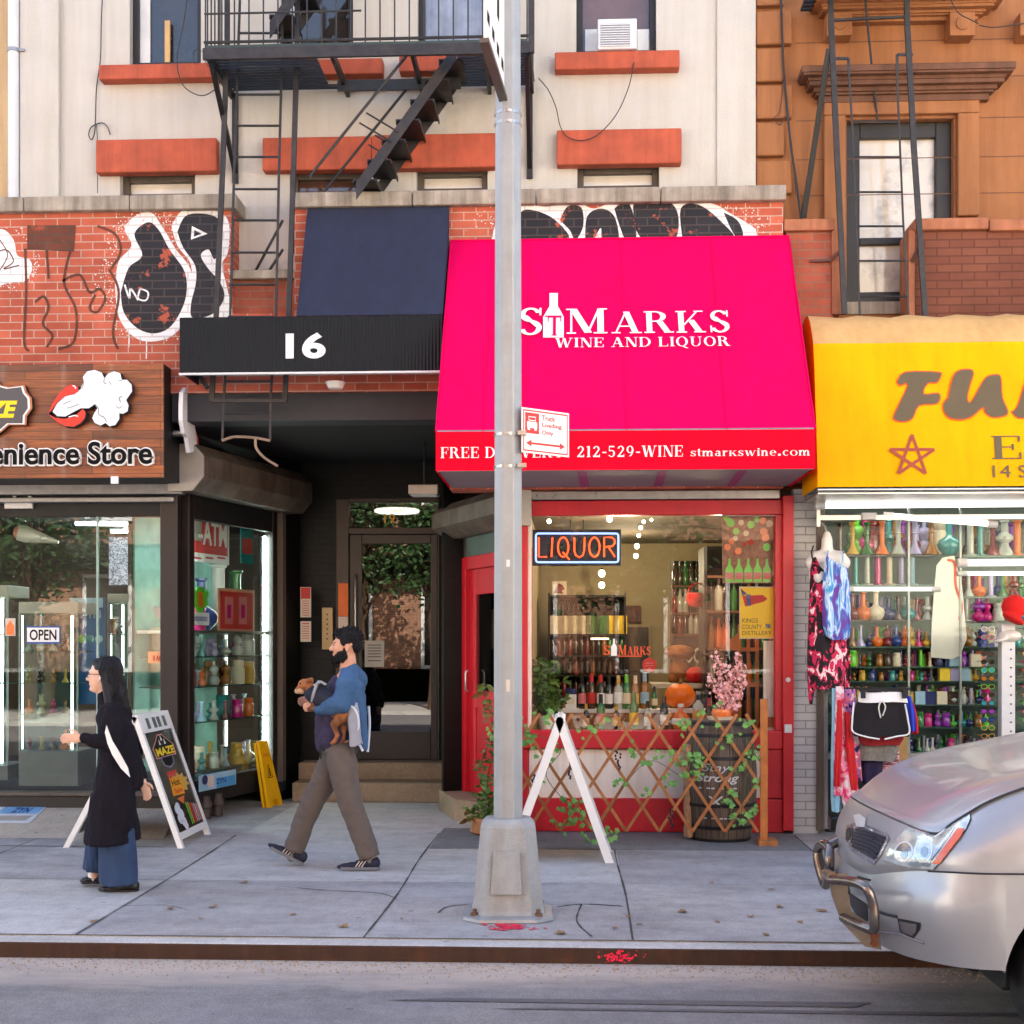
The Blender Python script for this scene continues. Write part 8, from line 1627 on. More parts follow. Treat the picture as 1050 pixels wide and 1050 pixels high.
# bonnet
def interp(tab,x):
 if x <= tab[0][0]:return tab[0][1]
 for(a,b),(c,d)in zip(tab,tab[1:]):
  if x <= c:return b+(d-b)*(x-a)/(c-a)
 return tab[-1][1]
HC=[(.12,.948),(.29,.945),(.335,.965),(.39,1.005),(.48,1.065),(.64,1.118),(.9,1.17),(1.35,1.262)]
rows=[];NH=18
side_pts=Us[20:]  # seam from the lip corner backwards
lip=Us[:21]
for j in range(NH+1):
 v=j/NH;q=side_pts[min(len(side_pts)-1,int(round(v*(len(side_pts)-1))))];row=[]
 for i in range(-16,17):
  f=abs(i)/16;l=lip[int(round(f*20))]
  x=l.x+(q.x-lip[-1].x)*(1-.0*f)+(0 if f == 1 else(1-f)*(.0));x=l.x+(1.35-l.x)*((q.x-lip[-1].x)/(1.35-lip[-1].x))
  y=(l.y/lip[-1].y)*q.y;zc_=interp(HC,x);z0=q.z
  z=z0+(max(zc_,z0+.0)-z0)*(1-f**2.4)
  if j == 0:z=l.z+.004
  # raised crease lines along the bonnet
  z+= .010*math.exp(-((f-.62)/.12)**2)*min(1,v*3)
  row.append(Vector((x,y*(1 if i>0 else-1),z+.006)))
 rows.append(row)
hood=MB();hood.grid(rows);lipr=[p+Vector((.012,0,-.022))for p in rows[0]];hood.grid([lipr,rows[0]])
body=allv.build('body',M['car_paint'],car,local=True);hb=hood.build('bonnet',M['car_paint'],car,local=True)
bpy.context.view_layer.update()
off=Vector((CX0,CYC,CZ));bvhs=[BVHTree.FromPolygons([v.co+off for v in o.data.vertices],[tuple(p.vertices)for p in o.data.polygons])for o in(body,hb)]
def hit(px,py,only=0):
 d=ray(px,py).normalized();loc,nrm,_,dist=bvhs[only].ray_cast(CAM,d)
 if loc is None:return None
 if nrm.dot(d)>0:nrm=-nrm
 return loc,nrm
def decal(pts,m,name,n,parent,cuts=4,thick=0.0):
 """A fitted piece of the car: outline measured on the photograph, moulded onto the body surface."""
 bm=bmesh.new();vs=[bm.verts.new((x,y,0))for x,y in pts];bm.faces.new(vs);bmesh.ops.triangulate(bm,faces=bm.faces[:])
 for _ in range(cuts):bmesh.ops.subdivide_edges(bm,edges=[e for e in bm.edges if e.calc_length()>3.0],cuts=1,use_grid_fill=False);bmesh.ops.triangulate(bm,faces=bm.faces[:])
 mb=MB();bm.verts.index_update();out=[];last=None
 for v in bm.verts:
  h=hit(v.co.x,v.co.y)
  if h is None:h=last or(W(v.co.x,v.co.y,CYC-.7),Vector((0,-1,0)))
  last=h;out.append(h[0]+h[1]*n-off)
 mb.add(out,[[v.index for v in f.verts]for f in bm.faces],0,True);bm.free();return mb.build(name,m,parent,local=True)
Zc=lambda pts:[(830+x/4.773,790+y/4.773)for x,y in pts]
def seam(pts,r,name,m,parent=car,n=.002,k=4):
 mb=MB();P=[]
 for p in smooth_line([(x,y,0)for x,y in pts],k):
  h=hit(p.x,p.y)
  if h:P.append(h[0]+h[1]*n-off)
 if len(P)>1:mb.tube(P,r,6);return mb.build(name,m,parent,local=True)
mb=MB();mb.tube([side(p,-1)+Vector((-.004,-.006,.004))for p in Us[18:]],.0055,6);mb.tube([p+Vector((-.004,-.002,.004))for p in lipr[:20]],.0055,6);mb.build('bonnet_gap',M['car_trim'],car,local=True)
mb=MB();mb.tube([side(p,-1)+Vector((0,-.002,0))for p in Ls[22:]],.004,6);mb.build('bumper_gap',M['car_trim'],car,local=True)
M['lamp_lens']=mat('lamp_lens',S(196,204,204),.08,metal=.35,var=.12,scale=16,coat=1.0,col2=S(140,152,156),thr=(.4,.62));M['lamp_dark']=mat('lamp_dark',S(132,142,150),.2,metal=.5,coat=1);M['amber']=mat('amber_lens',S(206,84,16),.15,coat=1,var=.2,scale=40);M['lamp_bright']=mat('lamp_bright',S(206,210,212),.3,metal=.3,coat=.6)
HL=Zc([(365,438),(395,385),(440,322),(500,275),(560,242),(660,210),(765,188),(790,215),(794,240),(770,292),(690,395),(612,486),(530,482),(440,466)])
decal(HL,M['car_trim'],'headlight_seal',.003,car)
hl=decal([((x-900)*.965+900+2.0,(y-860)*.955+860-.2)for x,y in HL]if False else inset(HL,1.0),M['lamp_lens'],'headlight',.007,car)
def oval(cx_,cy_,rx,ry,tilt=0,n=20):return Zc([(cx_+rx*math.cos(2*PI*i/n)*math.cos(tilt)-ry*math.sin(2*PI*i/n)*math.sin(tilt),cy_+rx*math.cos(2*PI*i/n)*math.sin(tilt)+ry*math.sin(2*PI*i/n)*math.cos(tilt))for i in range(n)])
M['lamp_mid']=mat('lamp_mid',S(160,168,172),.12,metal=.7,coat=1,var=.2,scale=30)
for(x_,y_,rx,ry,tl)in((566,388,44,64,.1),(468,400,44,50,.5)):
 decal(oval(x_,y_,rx,ry,tl),M['lamp_bright'],'reflector',.0085,hl);decal(oval(x_,y_,rx*.84,ry*.86,tl),M['lamp_mid'],'reflector_bowl',.0095,hl);bl=decal(oval(x_+4,y_+14,rx*.42,ry*.40,tl),M['lamp_dark'],'bulb_shield',.0105,hl)
decal(Zc([(540,440),(600,446),(596,470),(545,466)]),M['lamp_mid'],'lamp_trim',.0088,hl)
decal(Zc([(608,455),(640,412),(728,290),(762,288),(752,318),(642,458)]),M['amber'],'indicator_lens',.010,hl);seam(Zc([(615,335),(665,300),(720,235),(770,200)]),.004,'lens_rib',M['lamp_bright'],hl,.009);seam(Zc([(600,440),(650,380),(715,280)]),.003,'lens_rib',M['lamp_dark'],hl,.0092)
decal(Zc([(205,262),(240,255),(300,275),(385,312),(395,335),(350,420),(318,462),(250,430),(200,385),(192,330)]),mat('grille_surround',S(170,166,182),.25,metal=.8,coat=.5),'grille_surround',.004,car)
gr=decal(Zc([(232,285),(262,281),(380,326),(322,438),(214,376)]),mat('grille_navy',S(34,38,58),.4,var=.3),'grille',.007,car)
for i in range(6):k=i/5;seam(Zc([(232-16*k,292+76*k),(300-8*k,306+92*k),(374-44*k,336+92*k)]),.0045,'grille_bar',M['car_trim'],gr,.008)
for i in range(5):k=(i+.5)/5;seam(Zc([(232-16*k,292+76*k),(300-8*k,306+92*k),(374-44*k,336+92*k)]),.003,'grille_bar',mat('grille_bar_blue',S(86,92,120),.3,metal=.6),gr,.009)
em_=decal([(x*.9+874*.1-1.2,y)for x,y in[(873+4.2*math.cos(2*PI*i/18),855.5+9.3*math.sin(2*PI*i/18))for i in range(18)]],mat('chrome',S(206,206,214),.12,metal=1),'emblem',.010,car);decal([(872.3+2.6*math.cos(2*PI*i/16),855.5+6.6*math.sin(2*PI*i/16))for i in range(16)],M['car_trim'],'emblem_face',.012,em_)
decal(Zc([(218,222),(250,215),(282,238),(275,280),(235,275)]),M['lamp_bright'],'chrome_badge',.006,car)
decal(Zc([(432,722),(548,745),(545,775),(512,822),(446,790)]),M['car_trim'],'fog_lamp_recess',.003,car);decal(Zc([(446,735),(530,752),(526,785),(508,808),(455,784)]),mat('fog_glass',S(112,108,108),.15,metal=.4,coat=1),'fog_lamp',.006,car)
decal(Zc([(196,600),(250,640),(285,660),(285,740),(240,720),(205,660)]),M['car_trim'],'air_intake',.004,car);seam(Zc([(180,590),(250,640),(340,690),(430,715)]),.007,'bumper_crease',M['car_trim']);seam(Zc([(345,790),(440,800),(510,826),(560,845)]),.006,'bumper_crease',mat('dull_edge',S(120,118,126),.5))
seam(Zc([(240,520),(270,530),(300,538)]),.005,'scratch_mark',M['car_trim'])
for s in(-1,1):
 # wheel, arch liner
 mb=MB();mb.lathe([(.20,-.10),(.315,-.105),(.335,-.08),(.338,0),(.335,.08),(.315,.105),(.20,.10)],(.905,s*.79,.335),36,axis='y');wh=mb.build('wheel',M['tyre'],car,local=True);mb=MB();mb.lathe([(0,-.09),(.05,-.10),(.06,-.08),(.19,-.085),(.215,-.10),(.215,.09),(0,.09)],(.905,s*.79,.335),30,axis='y');mb.build('rim',M['rim'],wh,local=True)
 mb=MB();mb.lathe([(.20,-.10),(.315,-.105),(.335,-.08),(.338,0),(.335,.08),(.315,.105),(.20,.10)],(3.85,s*.79,.335),36,axis='y');wh=mb.build('wheel',M['tyre'],car,local=True);mb=MB();mb.lathe([(0,-.09),(.05,-.10),(.06,-.08),(.19,-.085),(.215,-.10),(.215,.09),(0,.09)],(3.85,s*.79,.335),30,axis='y');mb.build('rim',M['rim'],wh,local=True)
 mb=MB();mb.grid([[Vector((.905+.41*math.cos(t),s*y,max(.30,.33+.41*math.sin(t))))for t in[PI*k/14 for k in range(15)]]for y in(.90,.55)]);mb.poly([(.905+.41*math.cos(t),s*.55,max(.30,.33+.41*math.sin(t)))for t in[PI*k/14 for k in range(15)]]);mb.build('arch_liner',M['black'],car,local=True)
mb=MB();mb.box(.55,4.6,-.70,.70,.27,.40);mb.build('underbody',M['black'],car,local=True)
# cabin (mostly outside the frame)
cab=[[(1.32,.84,1.30),(1.32,-.84,1.30)],[(2.25,.70,1.72),(2.25,-.70,1.72)],[(3.0,.70,1.78),(3.0,-.70,1.78)],[(4.6,.66,1.72),(4.6,-.66,1.72)],[(4.85,.74,1.12),(4.85,-.74,1.12)]]
mb=MB();mb.grid([[Vector(p)for p in r]for r in cab[1:4]]);[mb.poly([(4.85,s*.75,1.10),(4.75,s*.8,.8),(4.75,0,.8),(4.85,0,1.10)])for s in(-1,1)];mb.poly([(4.75,-.8,.8),(4.75,.8,.8),(4.75,.8,.35),(4.75,-.8,.35)]);mb.build('roof',M['car_paint'],car,local=True)
M['car_glass']=mat('car_glass',S(24,28,30),.05,spec=.9,coat=1)
mb=MB();mb.grid([[Vector(p)for p in r]for r in cab[:2]]);mb.build('windscreen',M['car_glass'],car,local=True);mb=MB();mb.grid([[Vector(p)for p in r]for r in cab[3:]]);mb.build('rear_window',M['car_glass'],car,local=True)
for s in(-1,1):mb=MB();mb.poly([(1.32,s*.84,1.30),(2.25,s*.70,1.72),(3.0,s*.70,1.78),(4.6,s*.66,1.72),(4.85,s*.74,1.10),(4.0,s*.86,1.10),(2.6,s*.86,1.10)]);mb.build('side_window',M['car_glass'],car,local=True)
mb=MB();[mb.tube([(1.12,-.60+a,1.31),(1.24,-.3+a,1.345),(1.30,.1+a,1.36)],.008,6)for a in(0,.5)];mb.build('wiper',M['car_trim'],car,local=True)
mb=MB();[mb.ell(Vector((x,y,z)),(.02,.014,.01),n=8,k=5)for x,y,z in((.98,-.42,1.275),(1.0,.3,1.29))];mb.build('washer_jet',M['car_trim'],car,local=True)
# bull bar
M['bull_steel']=mat('bull_bar_steel',S(122,114,110),.25,metal=.9,var=.15,scale=10,col2=S(110,84,66),thr=(.5,.75));M['bull_plate']=mat('bull_bar_plate',S(116,104,92),.5,metal=.5,var=.25,scale=9)
bb=MB();Yn=-5.40;pl=front(Yn);q=[pl.px(*p)for p in Zc([(96,520),(180,502),(190,600),(205,690),(345,788),(352,878),(272,862),(160,745),(112,615)])]
bb.prism([pl.at(u,v)-off for u,v in q],(0,.022,0));bb.build('side_plate',M['bull_plate'],car,local=True,bevel=.003)
pl=front(-4.62);q=[pl.px(*p)for p in Zc([(38,400),(60,380),(80,480),(98,560),(78,560),(48,480)])];bb=MB();bb.prism([pl.at(u,v)-off for u,v in q],(0,.022,0));bb.build('side_plate',M['bull_plate'],car,local=True)
z2=lambda x,y,Y:W(*Zc([(x,y)])[0],Y)-off
mb=MB();mb.tube(smooth_line([z2(108,535,-5.40),z2(180,540,-5.50),z2(240,552,-5.58),z2(285,585,-5.62),z2(312,660,-5.62),z2(318,740,-5.62),z2(312,778,-5.60),z2(260,762,-5.55),z2(165,720,-5.40)],6),.021,10);mb.build('hoop',M['bull_steel'],car,local=True)
mb=MB();mb.tube(smooth_line([z2(95,375,-4.75),z2(70,362,-4.70),z2(44,385,-4.62),z2(42,440,-4.62),z2(62,520,-4.64),z2(80,560,-4.66),z2(95,500,-4.78),z2(98,430,-4.8),z2(95,375,-4.75)],5),.024,10);mb.build('hoop',M['bull_steel'],car,local=True)
mb=MB();mb.tube([z2(95,368,-4.75),z2(190,322,-4.7)],.026,10);mb.tube([z2(80,500,-4.62),z2(112,525,-5.40)],.026,10);mb.tube([z2(160,520,-5.38),z2(180,590,-5.2)],.02,8);mb.build('cross_tube',M['bull_steel'],car,local=True)
mb=MB();[mb.lathe([(.016,-.006),(.014,.0)],z2(x,y,Yn-.001),10,axis='y')for x,y in((316,808),(318,845))];mb.build('bolt',mat('rusty_bolt',S(120,60,26),.7),car,local=True)
# ------------------------------------------------------------------ people and dog
M['skin']=mat('skin',S(206,150,120),.5,var=.06,scale=30,spec=.4);M['skin_f']=mat('skin_pale',S(226,178,152),.5,var=.05,scale=30,spec=.4);M['hair']=mat('black_hair',S(20,18,22),.7,var=.4,scale=40,bump=1.0,bscale=130,spec=.25)
class Fig:
 """Works in photograph pixels of a figure seen side on; turns them into metres about its feet."""
 def __init__(s,px0,yfeet):
  g=G(px0,yfeet);s.o=g;s.px0=px0;s.py=yfeet;s.k=(HY-yfeet)/(0-CH);s.k=(yfeet-HY)/CH
  s.t0=CH*F/(yfeet-HY)
 def p(s,x,y,d=0.0):      # d: metres, negative towards the viewer
  t=s.t0+d;return Vector(((x-CX)/F*t-(s.px0-CX)/F*s.t0,d,CH+(HY-y)/F*t))
def caps(mb,f,chain):
 for(x0,y0,d0,r0),(x1,y1,d1,r1)in zip(chain,chain[1:]):mb.cap(f.p(x0,y0,d0),f.p(x1,y1,d1),r0,r1,n=14)
def finger_hand(mb,f,wx,wy,d,dirx,diry,curl,s_=1.0,side=-1):
 """Palm with four bent fingers and a thumb off its side; dir is the forearm direction in pixels."""
 u=Vector((dirx,0,-diry)).normalized();w0=f.p(wx,wy,d);n=Vector((0,1,0));v=u.cross(n).normalized()
 if v.z<0:v=-v
 pc=w0+u*.045*s_;mb.ell(pc,(.046*s_,.018*s_,.038*s_),rot=Matrix((u,n,v)).transposed(),n=12,k=8)
 for i,(o,L_)in enumerate(((.027,.062),(.010,.070),(-.008,.066),(-.025,.052))):
  a=w0+u*.082*s_+v*o*s_;c1=(u*math.cos(curl*.5)+n*side*math.sin(curl*.5)-v*.1).normalized();c2=(u*math.cos(curl)+n*side*math.sin(curl)-v*.15).normalized();c3=(u*math.cos(curl*1.7)+n*side*math.sin(curl*1.7)-v*.15).normalized()
  b=a+c1*L_*.45*s_;c=b+c2*L_*.32*s_;e=c+c3*L_*.28*s_
  mb.cap(a-u*.02*s_,b,.0095*s_,.0088*s_,n=8);mb.cap(b,c,.0088*s_,.0080*s_,n=8);mb.cap(c,e,.0080*s_,.0068*s_,n=8)
 a=w0+u*.03*s_+v*.034*s_+n*side*.008;b=a+(u*.7+v*.6+n*side*.3).normalized()*.032*s_;mb.cap(a,b,.0125*s_,.0105*s_,n=8);mb.cap(b,b+(u*.95+v*.15+n*side*.25).normalized()*.028*s_,.0105*s_,.008*s_,n=8)
def shoe(mb,f,heel,toe,d,h=.075,w_=.045):
 a,b=f.p(*heel,d),f.p(*toe,d);u=(b-a);L_=u.length;u=u.normalized();up=u.cross(Vector((0,1,0)));up=up if up.z>0 else-up
 for t,hh,ww in((.10,h,.036),(.28,h*.98,.037),(.5,h*.74,.040),(.7,h*.56,.044),(.86,h*.46,.040),(.95,h*.36,.030)):
  c=a+u*L_*t+up*hh*.5;mb.ell(c,(L_*.16,ww,hh*.56),rot=Matrix((u,Vector((0,1,0)),up)).transposed(),n=14,k=8)
def sole(f,heel,toe,d,m,parent,th=.022):
 a,b=f.p(*heel,d),f.p(*toe,d);u=(b-a);L_=u.length;u=u.normalized();up=u.cross(Vector((0,1,0)));up=up if up.z>0 else-up
 mb=MB();pts=[]
 for t,ww in((-.03,.018),(.02,.034),(.2,.040),(.45,.038),(.7,.049),(.88,.044),(.98,.026),(1.01,.010)):pts.append((t,ww))
 ring=[a+u*L_*t+Vector((0,w_,0))-up*.004 for t,w_ in pts]+[a+u*L_*t-Vector((0,w_,0))-up*.004 for t,w_ in reversed(pts)];mb.prism(ring,up*th);return mb.build('sole',m,parent,local=True,bevel=.005)
def head(mb,f,hx,hy,d,k=1.0,jaw=True,face=-1):
 """Profile head looking to -x: skull, face block, brow, nose, lips, chin, ear, neck root."""
 c=f.p(hx,hy,d);q=lambda x,y,z:c+Vector((x*k,y*k,z*k))
 mb.ell(q(.012,0,.028),(.098,.076,.095));mb.ell(q(-.035,0,-.015),(.062,.064,.10));mb.ell(q(-.048,0,-.085),(.036,.042,.034));mb.ell(q(-.005,0,-.055),(.066,.058,.055))
 mb.cap(q(-.092,0,.012),q(-.112,0,-.022),.010*k,.0145*k,n=10);mb.ell(q(-.104,-.013,-.026),(.010,.009,.008));mb.ell(q(-.104,.013,-.026),(.010,.009,.008))
 mb.ell(q(-.088,0,-.052),(.013,.024,.0075));mb.ell(q(-.086,0,-.064),(.013,.021,.0075));mb.ell(q(-.082,0,-.092),(.018,.022,.016));mb.ell(q(-.082,0,.030),(.016,.052,.010))
 for s_ in(-1,1):mb.ell(q(-.058,s_*.036,-.02),(.026,.024,.026));mb.ell(q(.012,s_*.076,-.008),(.017,.010,.030));mb.ell(q(.010,s_*.080,-.032),(.010,.007,.012))
def eyes(f,hx,hy,d,k,parent):
 c=f.p(hx,hy,d)
 for s_ in(-1,1):
  mb=MB();mb.ell(c+Vector((-.081*k,s_*.032*k,.010*k)),(.008,.009,.0042),n=10,k=6);e=mb.build('eye',mat('eye_white',S(190,180,174),.3),parent,local=True);mb=MB();mb.ell(c+Vector((-.0875*k,s_*.033*k,.010*k)),(.0035,.005,.0052),n=8,k=5);mb.build('pupil',M['hair'],e,local=True)
  mb=MB();mb.tube([c+Vector(((-.094+.006*i)*k,s_*(.016+.010*i)*k,(.028+.003*(1-abs(i-1)))*k))for i in range(4)],.0035,6);mb.build('eyebrow',M['hair'],parent,local=True)
# ---------------- man with the dog
f=Fig(345,890);man_o=f.o
skin=MB();caps(skin,f,[(357,676,0,.058),(357,692,0,.062)]);head(skin,f,355.5,662.5,0,1.02)
skin.ell(f.p(352,722),(.10,.16,.24));skin.ell(f.p(349,765),(.10,.14,.12))
caps(skin,f,[(358,700,-.17,.05),(350,723,-.21,.042),(332,724,-.17,.036)]);caps(skin,f,[(358,700,.17,.05),(346,722,.2,.042),(328,720,.12,.034)])
finger_hand(skin,f,331,724,-.15,-1,.05,.55,1.0,1);finger_hand(skin,f,326,717,.10,-1,.1,.6,1.0,-1)
caps(skin,f,[(341,775,.09,.075),(322,817,.09,.052),(301,872,.09,.038)]);caps(skin,f,[(352,775,-.09,.075),(360,822,-.10,.052),(381,876,-.10,.038)])
caps(skin,f,[(301,872,.09,.028),(300,876,.09,.026)]);caps(skin,f,[(381,876,-.10,.028),(380,880,-.10,.026)])
man=blob('person',skin,M['skin'],None,.0065,4);man.location=man_o;man.rotation_euler=(0,0,TH);tag(man,'bearded man in blue jacket and brown trousers walking with a small dog under his arm','person')
eyes(f,355.5,662.5,0,1.02,man)
hr=MB();c=f.p(355.5,662.5);
hr.ell(c+Vector((.020,0,.058)),(.098,.084,.075));hr.ell(c+Vector((.065,0,.02)),(.054,.072,.075));hr.ell(c+Vector((-.045,0,.092)),(.052,.06,.035));hr.ell(c+Vector((.02,0,.10)),(.08,.07,.042));hr.ell(c+Vector((.062,0,.065)),(.055,.06,.05))
for s_ in(-1,1):hr.ell(c+Vector((.0,s_*.066,.03)),(.04,.018,.035))
blob('hair',hr,M['hair'],man,.006,3)
bd=MB();
bd.ell(c+Vector((-.060,0,-.094)),(.042,.044,.040));bd.ell(c+Vector((-.075,0,-.105)),(.028,.032,.028));bd.ell(c+Vector((-.092,0,-.045)),(.010,.026,.008))
for s_ in(-1,1):bd.ell(c+Vector((-.034,s_*.050,-.072)),(.040,.022,.044));bd.ell(c+Vector((-.006,s_*.064,-.04)),(.016,.012,.038));bd.ell(c+Vector((-.012,s_*.057,-.075)),(.03,.016,.03))
blob('beard',bd,M['hair'],man,.006,3)
ts=MB();ts.ell(f.p(349,725),(.125,.175,.24));ts.ell(f.p(345,752),(.125,.165,.10));ts.cap(f.p(357,692),f.p(356,698),.066,.10)
caps(ts,f,[(337,738,0,.10),(338,761,0,.105)]);ts.cap(f.p(340,760,-.05),f.p(340,760,.05),.105,.105)
blob('tshirt',ts,mat('plum_cotton',S(52,42,68),.9,var=.12,scale=10),man,.010,4,crease=(9,9,12,.006))
M['denim_blue']=mat('jacket_blue',S(58,90,126),.95,var=.14,scale=7,bump=.25,bscale=40)
jk=MB();caps(jk,f,[(358,694,-.13,.07),(356,702,-.19,.075),(350,722,-.225,.068),(334,725,-.175,.056)]);jk.cap(f.p(334,725,-.175),f.p(328,727,-.155),.054,.050)
caps(jk,f,[(358,694,.13,.07),(355,702,.19,.075),(346,721,.22,.066),(330,719,.14,.054)])
jk.ell(f.p(360,704),(.10,.20,.12));jk.ell(f.p(364,725,-.03),(.075,.20,.22));jk.cap(f.p(359,689),f.p(361,696),.075,.11)
for dd in(-.16,-.05,.06,.16):caps(jk,f,[(365,705,dd,.055),(370,735,dd,.042),(373,766,dd*1.05,.026)])
blob('jacket',jk,M['denim_blue'],man,.008,3,crease=(9,9,13,.010))
ln=MB();rows=[]
for j in range(9):
 v=j/8;rows.append([f.p(352+6*v+(14+2*v)*i/6+2*math.sin(i*1.4+v*3),722+42*v+(2*math.sin(i)),-.205-.022*math.sin(PI*i/6)-.01*v)for i in range(7)])
ln.grid(rows);ln.grid([[p+Vector((0,.008,0))for p in r]for r in rows]);ln.build('jacket_lining',mat('lining_grey',S(150,150,158),.8,var=.15,scale=12),man,local=True)
mb=MB();mb.tube(smooth_line([f.p(353,719,-.215),f.p(364,728,-.225),f.p(368,742,-.225),f.p(366,756,-.22),f.p(372,770,-.20)],5),.009,6);mb.tube(smooth_line([f.p(378,724,-.02),f.p(379,745,-.02),f.p(377,771,-.02)],4),.010,6);mb.build('jacket_hem',mat('hem_pale',S(200,204,214),.8),man,local=True)
tr3=MB();tr3.ell(f.p(348,768),(.135,.17,.085));caps(tr3,f,[(343,778,.085,.106),(333,800,.09,.096),(321,820,.09,.084),(310,846,.09,.076)]);tr3.tube([f.p(312,842,.09),f.p(306,858,.09),f.p(301,872,.09)],[.078,.076,.075],16);caps(tr3,f,[(350,778,-.085,.110),(354,800,-.095,.097),(360,825,-.10,.085),(371,855,-.10,.078)]);tr3.tube([f.p(369,850,-.10),f.p(375,866,-.10),f.p(379,879,-.10)],[.080,.078,.077],16)
blob('trousers',tr3,mat('trouser_brown',S(98,86,78),.9,var=.12,scale=9,bump=.2,bscale=60),man,.009,3,crease=(9,9,11,.007))
M['shoe_navy']=mat('shoe_navy',S(28,30,50),.7,var=.15,scale=30);M['shoe_sole']=mat('shoe_sole',S(112,112,116),.7)
for he,to,d in(((310,886),(277,869),.09),((388,891),(349,891),-.10)):
 mb=MB();shoe(mb,f,he,to,d,.085);ob=blob('shoe',mb,M['shoe_navy'],man,.007,3);sole(f,he,to,d,M['shoe_sole'],ob)
 a,b_=f.p(*he,d),f.p(*to,d);mb=MB();[mb.tube([a.lerp(b_,t)+Vector((0,-.045,.022)),a.lerp(b_,t-.10)+Vector((0,-.036,.062))],.004,5)for t in(.42,.5,.58)];mb.build('stripe',M['paper'],ob,local=True)
mb=MB();P=[f.p(329,758+4*i,-.12+.006*(i%2))for i in range(6)];mb.tube(P,.008,6);mb.build('lanyard',M['black'],man,local=True)
for sk_ in([(303,866,.09,.036),(299,879,.09,.034)],[(379,873,-.10,.036),(378,885,-.10,.034)]):mb=MB();caps(mb,f,sk_);mb.build('sock',mat('sock_grey',S(120,116,112),.9),man,local=True)
def tufts(name,parent,m,c,parts,n,ln,seed,keep,sweep=(.3,0,-.3)):
 """Short tapered locks standing off the given ellipsoids."""
 rn=random.Random(seed);mb=MB();k=0
 while k<n:
  o,r_=rn.choice(parts);d=Vector((rn.gauss(0,1),rn.gauss(0,1),rn.gauss(0,1))).normalized();p=c+Vector(o)+Vector((d.x*r_[0],d.y*r_[1],d.z*r_[2]))
  if not keep(p-c):continue
  q=(d+Vector(sweep)*rn.uniform(.4,1.3)+Vector((rn.gauss(0,.25),rn.gauss(0,.25),rn.gauss(0,.25)))).normalized();L_=ln*rn.uniform(.6,1.3);mb.tube([p-d*.004,p+(d*.3+q*.5)*L_,p+q*L_],[.0042,.0034,.0008],5);k+= 1
 mb.build(name,m,parent,local=True)
cH=f.p(355.5,662.5)
tufts('hair_lock',man,M['hair'],cH,[((.020,0,.058),(.098,.084,.075)),((.065,0,.02),(.054,.072,.075)),((-.045,0,.092),(.052,.06,.035)),((.02,0,.10),(.08,.07,.042)),((.062,0,.065),(.055,.06,.05))],420,.011,5,lambda p:p.z>-.02 and(p.x>-.05 or p.z>.07),(1.2,0,-.3))
tufts('beard_lock',man,M['hair'],cH,[((-.062,0,-.100),(.046,.046,.050)),((-.078,0,-.115),(.030,.034,.035)),((-.034,-.050,-.072),(.040,.022,.044)),((-.034,.050,-.072),(.040,.022,.044))],260,.009,6,lambda p:p.z<-.05,(-.3,0,-.9))
# ---------------- dog
fd=Fig(345,890);dg=MB();D=-.14
caps(dg,fd,[(322,711,D,.062),(335,718,D,.080),(348,727,D,.075),(353,735,D,.062)]);caps(dg,fd,[(320,708,D,.048),(315,704,D,.044)])
dg.ell(fd.p(312.5,702.5,D),(.050,.044,.046));caps(dg,fd,[(311,704,D,.032),(305.5,707,D,.020)]);dg.ell(fd.p(304.4,706.6,D),(.012,.012,.011))
for s_ in(-1,1):caps(dg,fd,[(316,698,D+s_*.035,.020),(319.5,696.5,D+s_*.045,.014),(321,699,D+s_*.047,.007)])
for dd,pts in((D-.05,[(352,733,.050),(344,740,.036),(339,733,.0)]),):pass
caps(dg,fd,[(352,733,D-.045,.052),(345,741,D-.05,.034),(342,742,D-.05,.024),(346,754,D-.05,.016),(343,761,D-.05,.016),(340.5,762,D-.05,.015)])
caps(dg,fd,[(355,734,D+.03,.050),(353,745,D+.02,.030),(352,750,D+.02,.022),(351.5,760,D+.02,.016),(349,762,D+.02,.015)])
caps(dg,fd,[(324,716,D-.03,.032),(321,726,D-.03,.020),(317,727,D-.03,.017)]);caps(dg,fd,[(356,730,D,.022),(359,738,D,.014),(358,746,D,.010)])
dog=blob('dog',dg,mat('dog_tan',S(168,102,54),.85,col2=S(104,62,36),scale=11,thr=(.42,.6)),None,.0065,3);dog.location=man_o;dog.rotation_euler=(0,0,TH);tag(dog,'small tan dog in a dark harness carried under the arm of the man','dog')
hv=MB();caps(hv,fd,[(321,711,D,.066),(328,715,D,.082),(338,720,D,.088)]);blob('harness',hv,mat('harness_navy',S(26,28,44),.8),dog,.008,3)
mb=MB();cc=fd.p(320.5,710,D);mb.tube([cc+Vector((.02+.045*math.cos(t)*.5,.075*math.sin(t),.075*math.cos(t)))for t in[2*PI*i/16 for i in range(16)]],.011,6,closed=True);mb.tube([fd.p(322,703,D-.055),fd.p(329,699,D-.065),fd.p(334,702,D-.08)],.010,6);mb.build('harness_strap',M['galv_base'],dog,local=True)
mz=MB();mz.ell(fd.p(303.4,706,D),(.0085,.009,.008),n=10,k=6);mz.build('nose',M['black_gloss'],dog,local=True)
for s_ in(-1,1):mb=MB();mb.ell(fd.p(308.7,701,D)+Vector((0,s_*.036,0)),(.007,.005,.007),n=8,k=5);mb.build('eye',M['black_gloss'],dog,local=True)
mb=MB();caps(mb,fd,[(309,707.5,D,.031),(304.7,708.6,D,.019)]);mb.build('muzzle',mat('muzzle_pale',S(186,150,118),.85),dog,local=True)
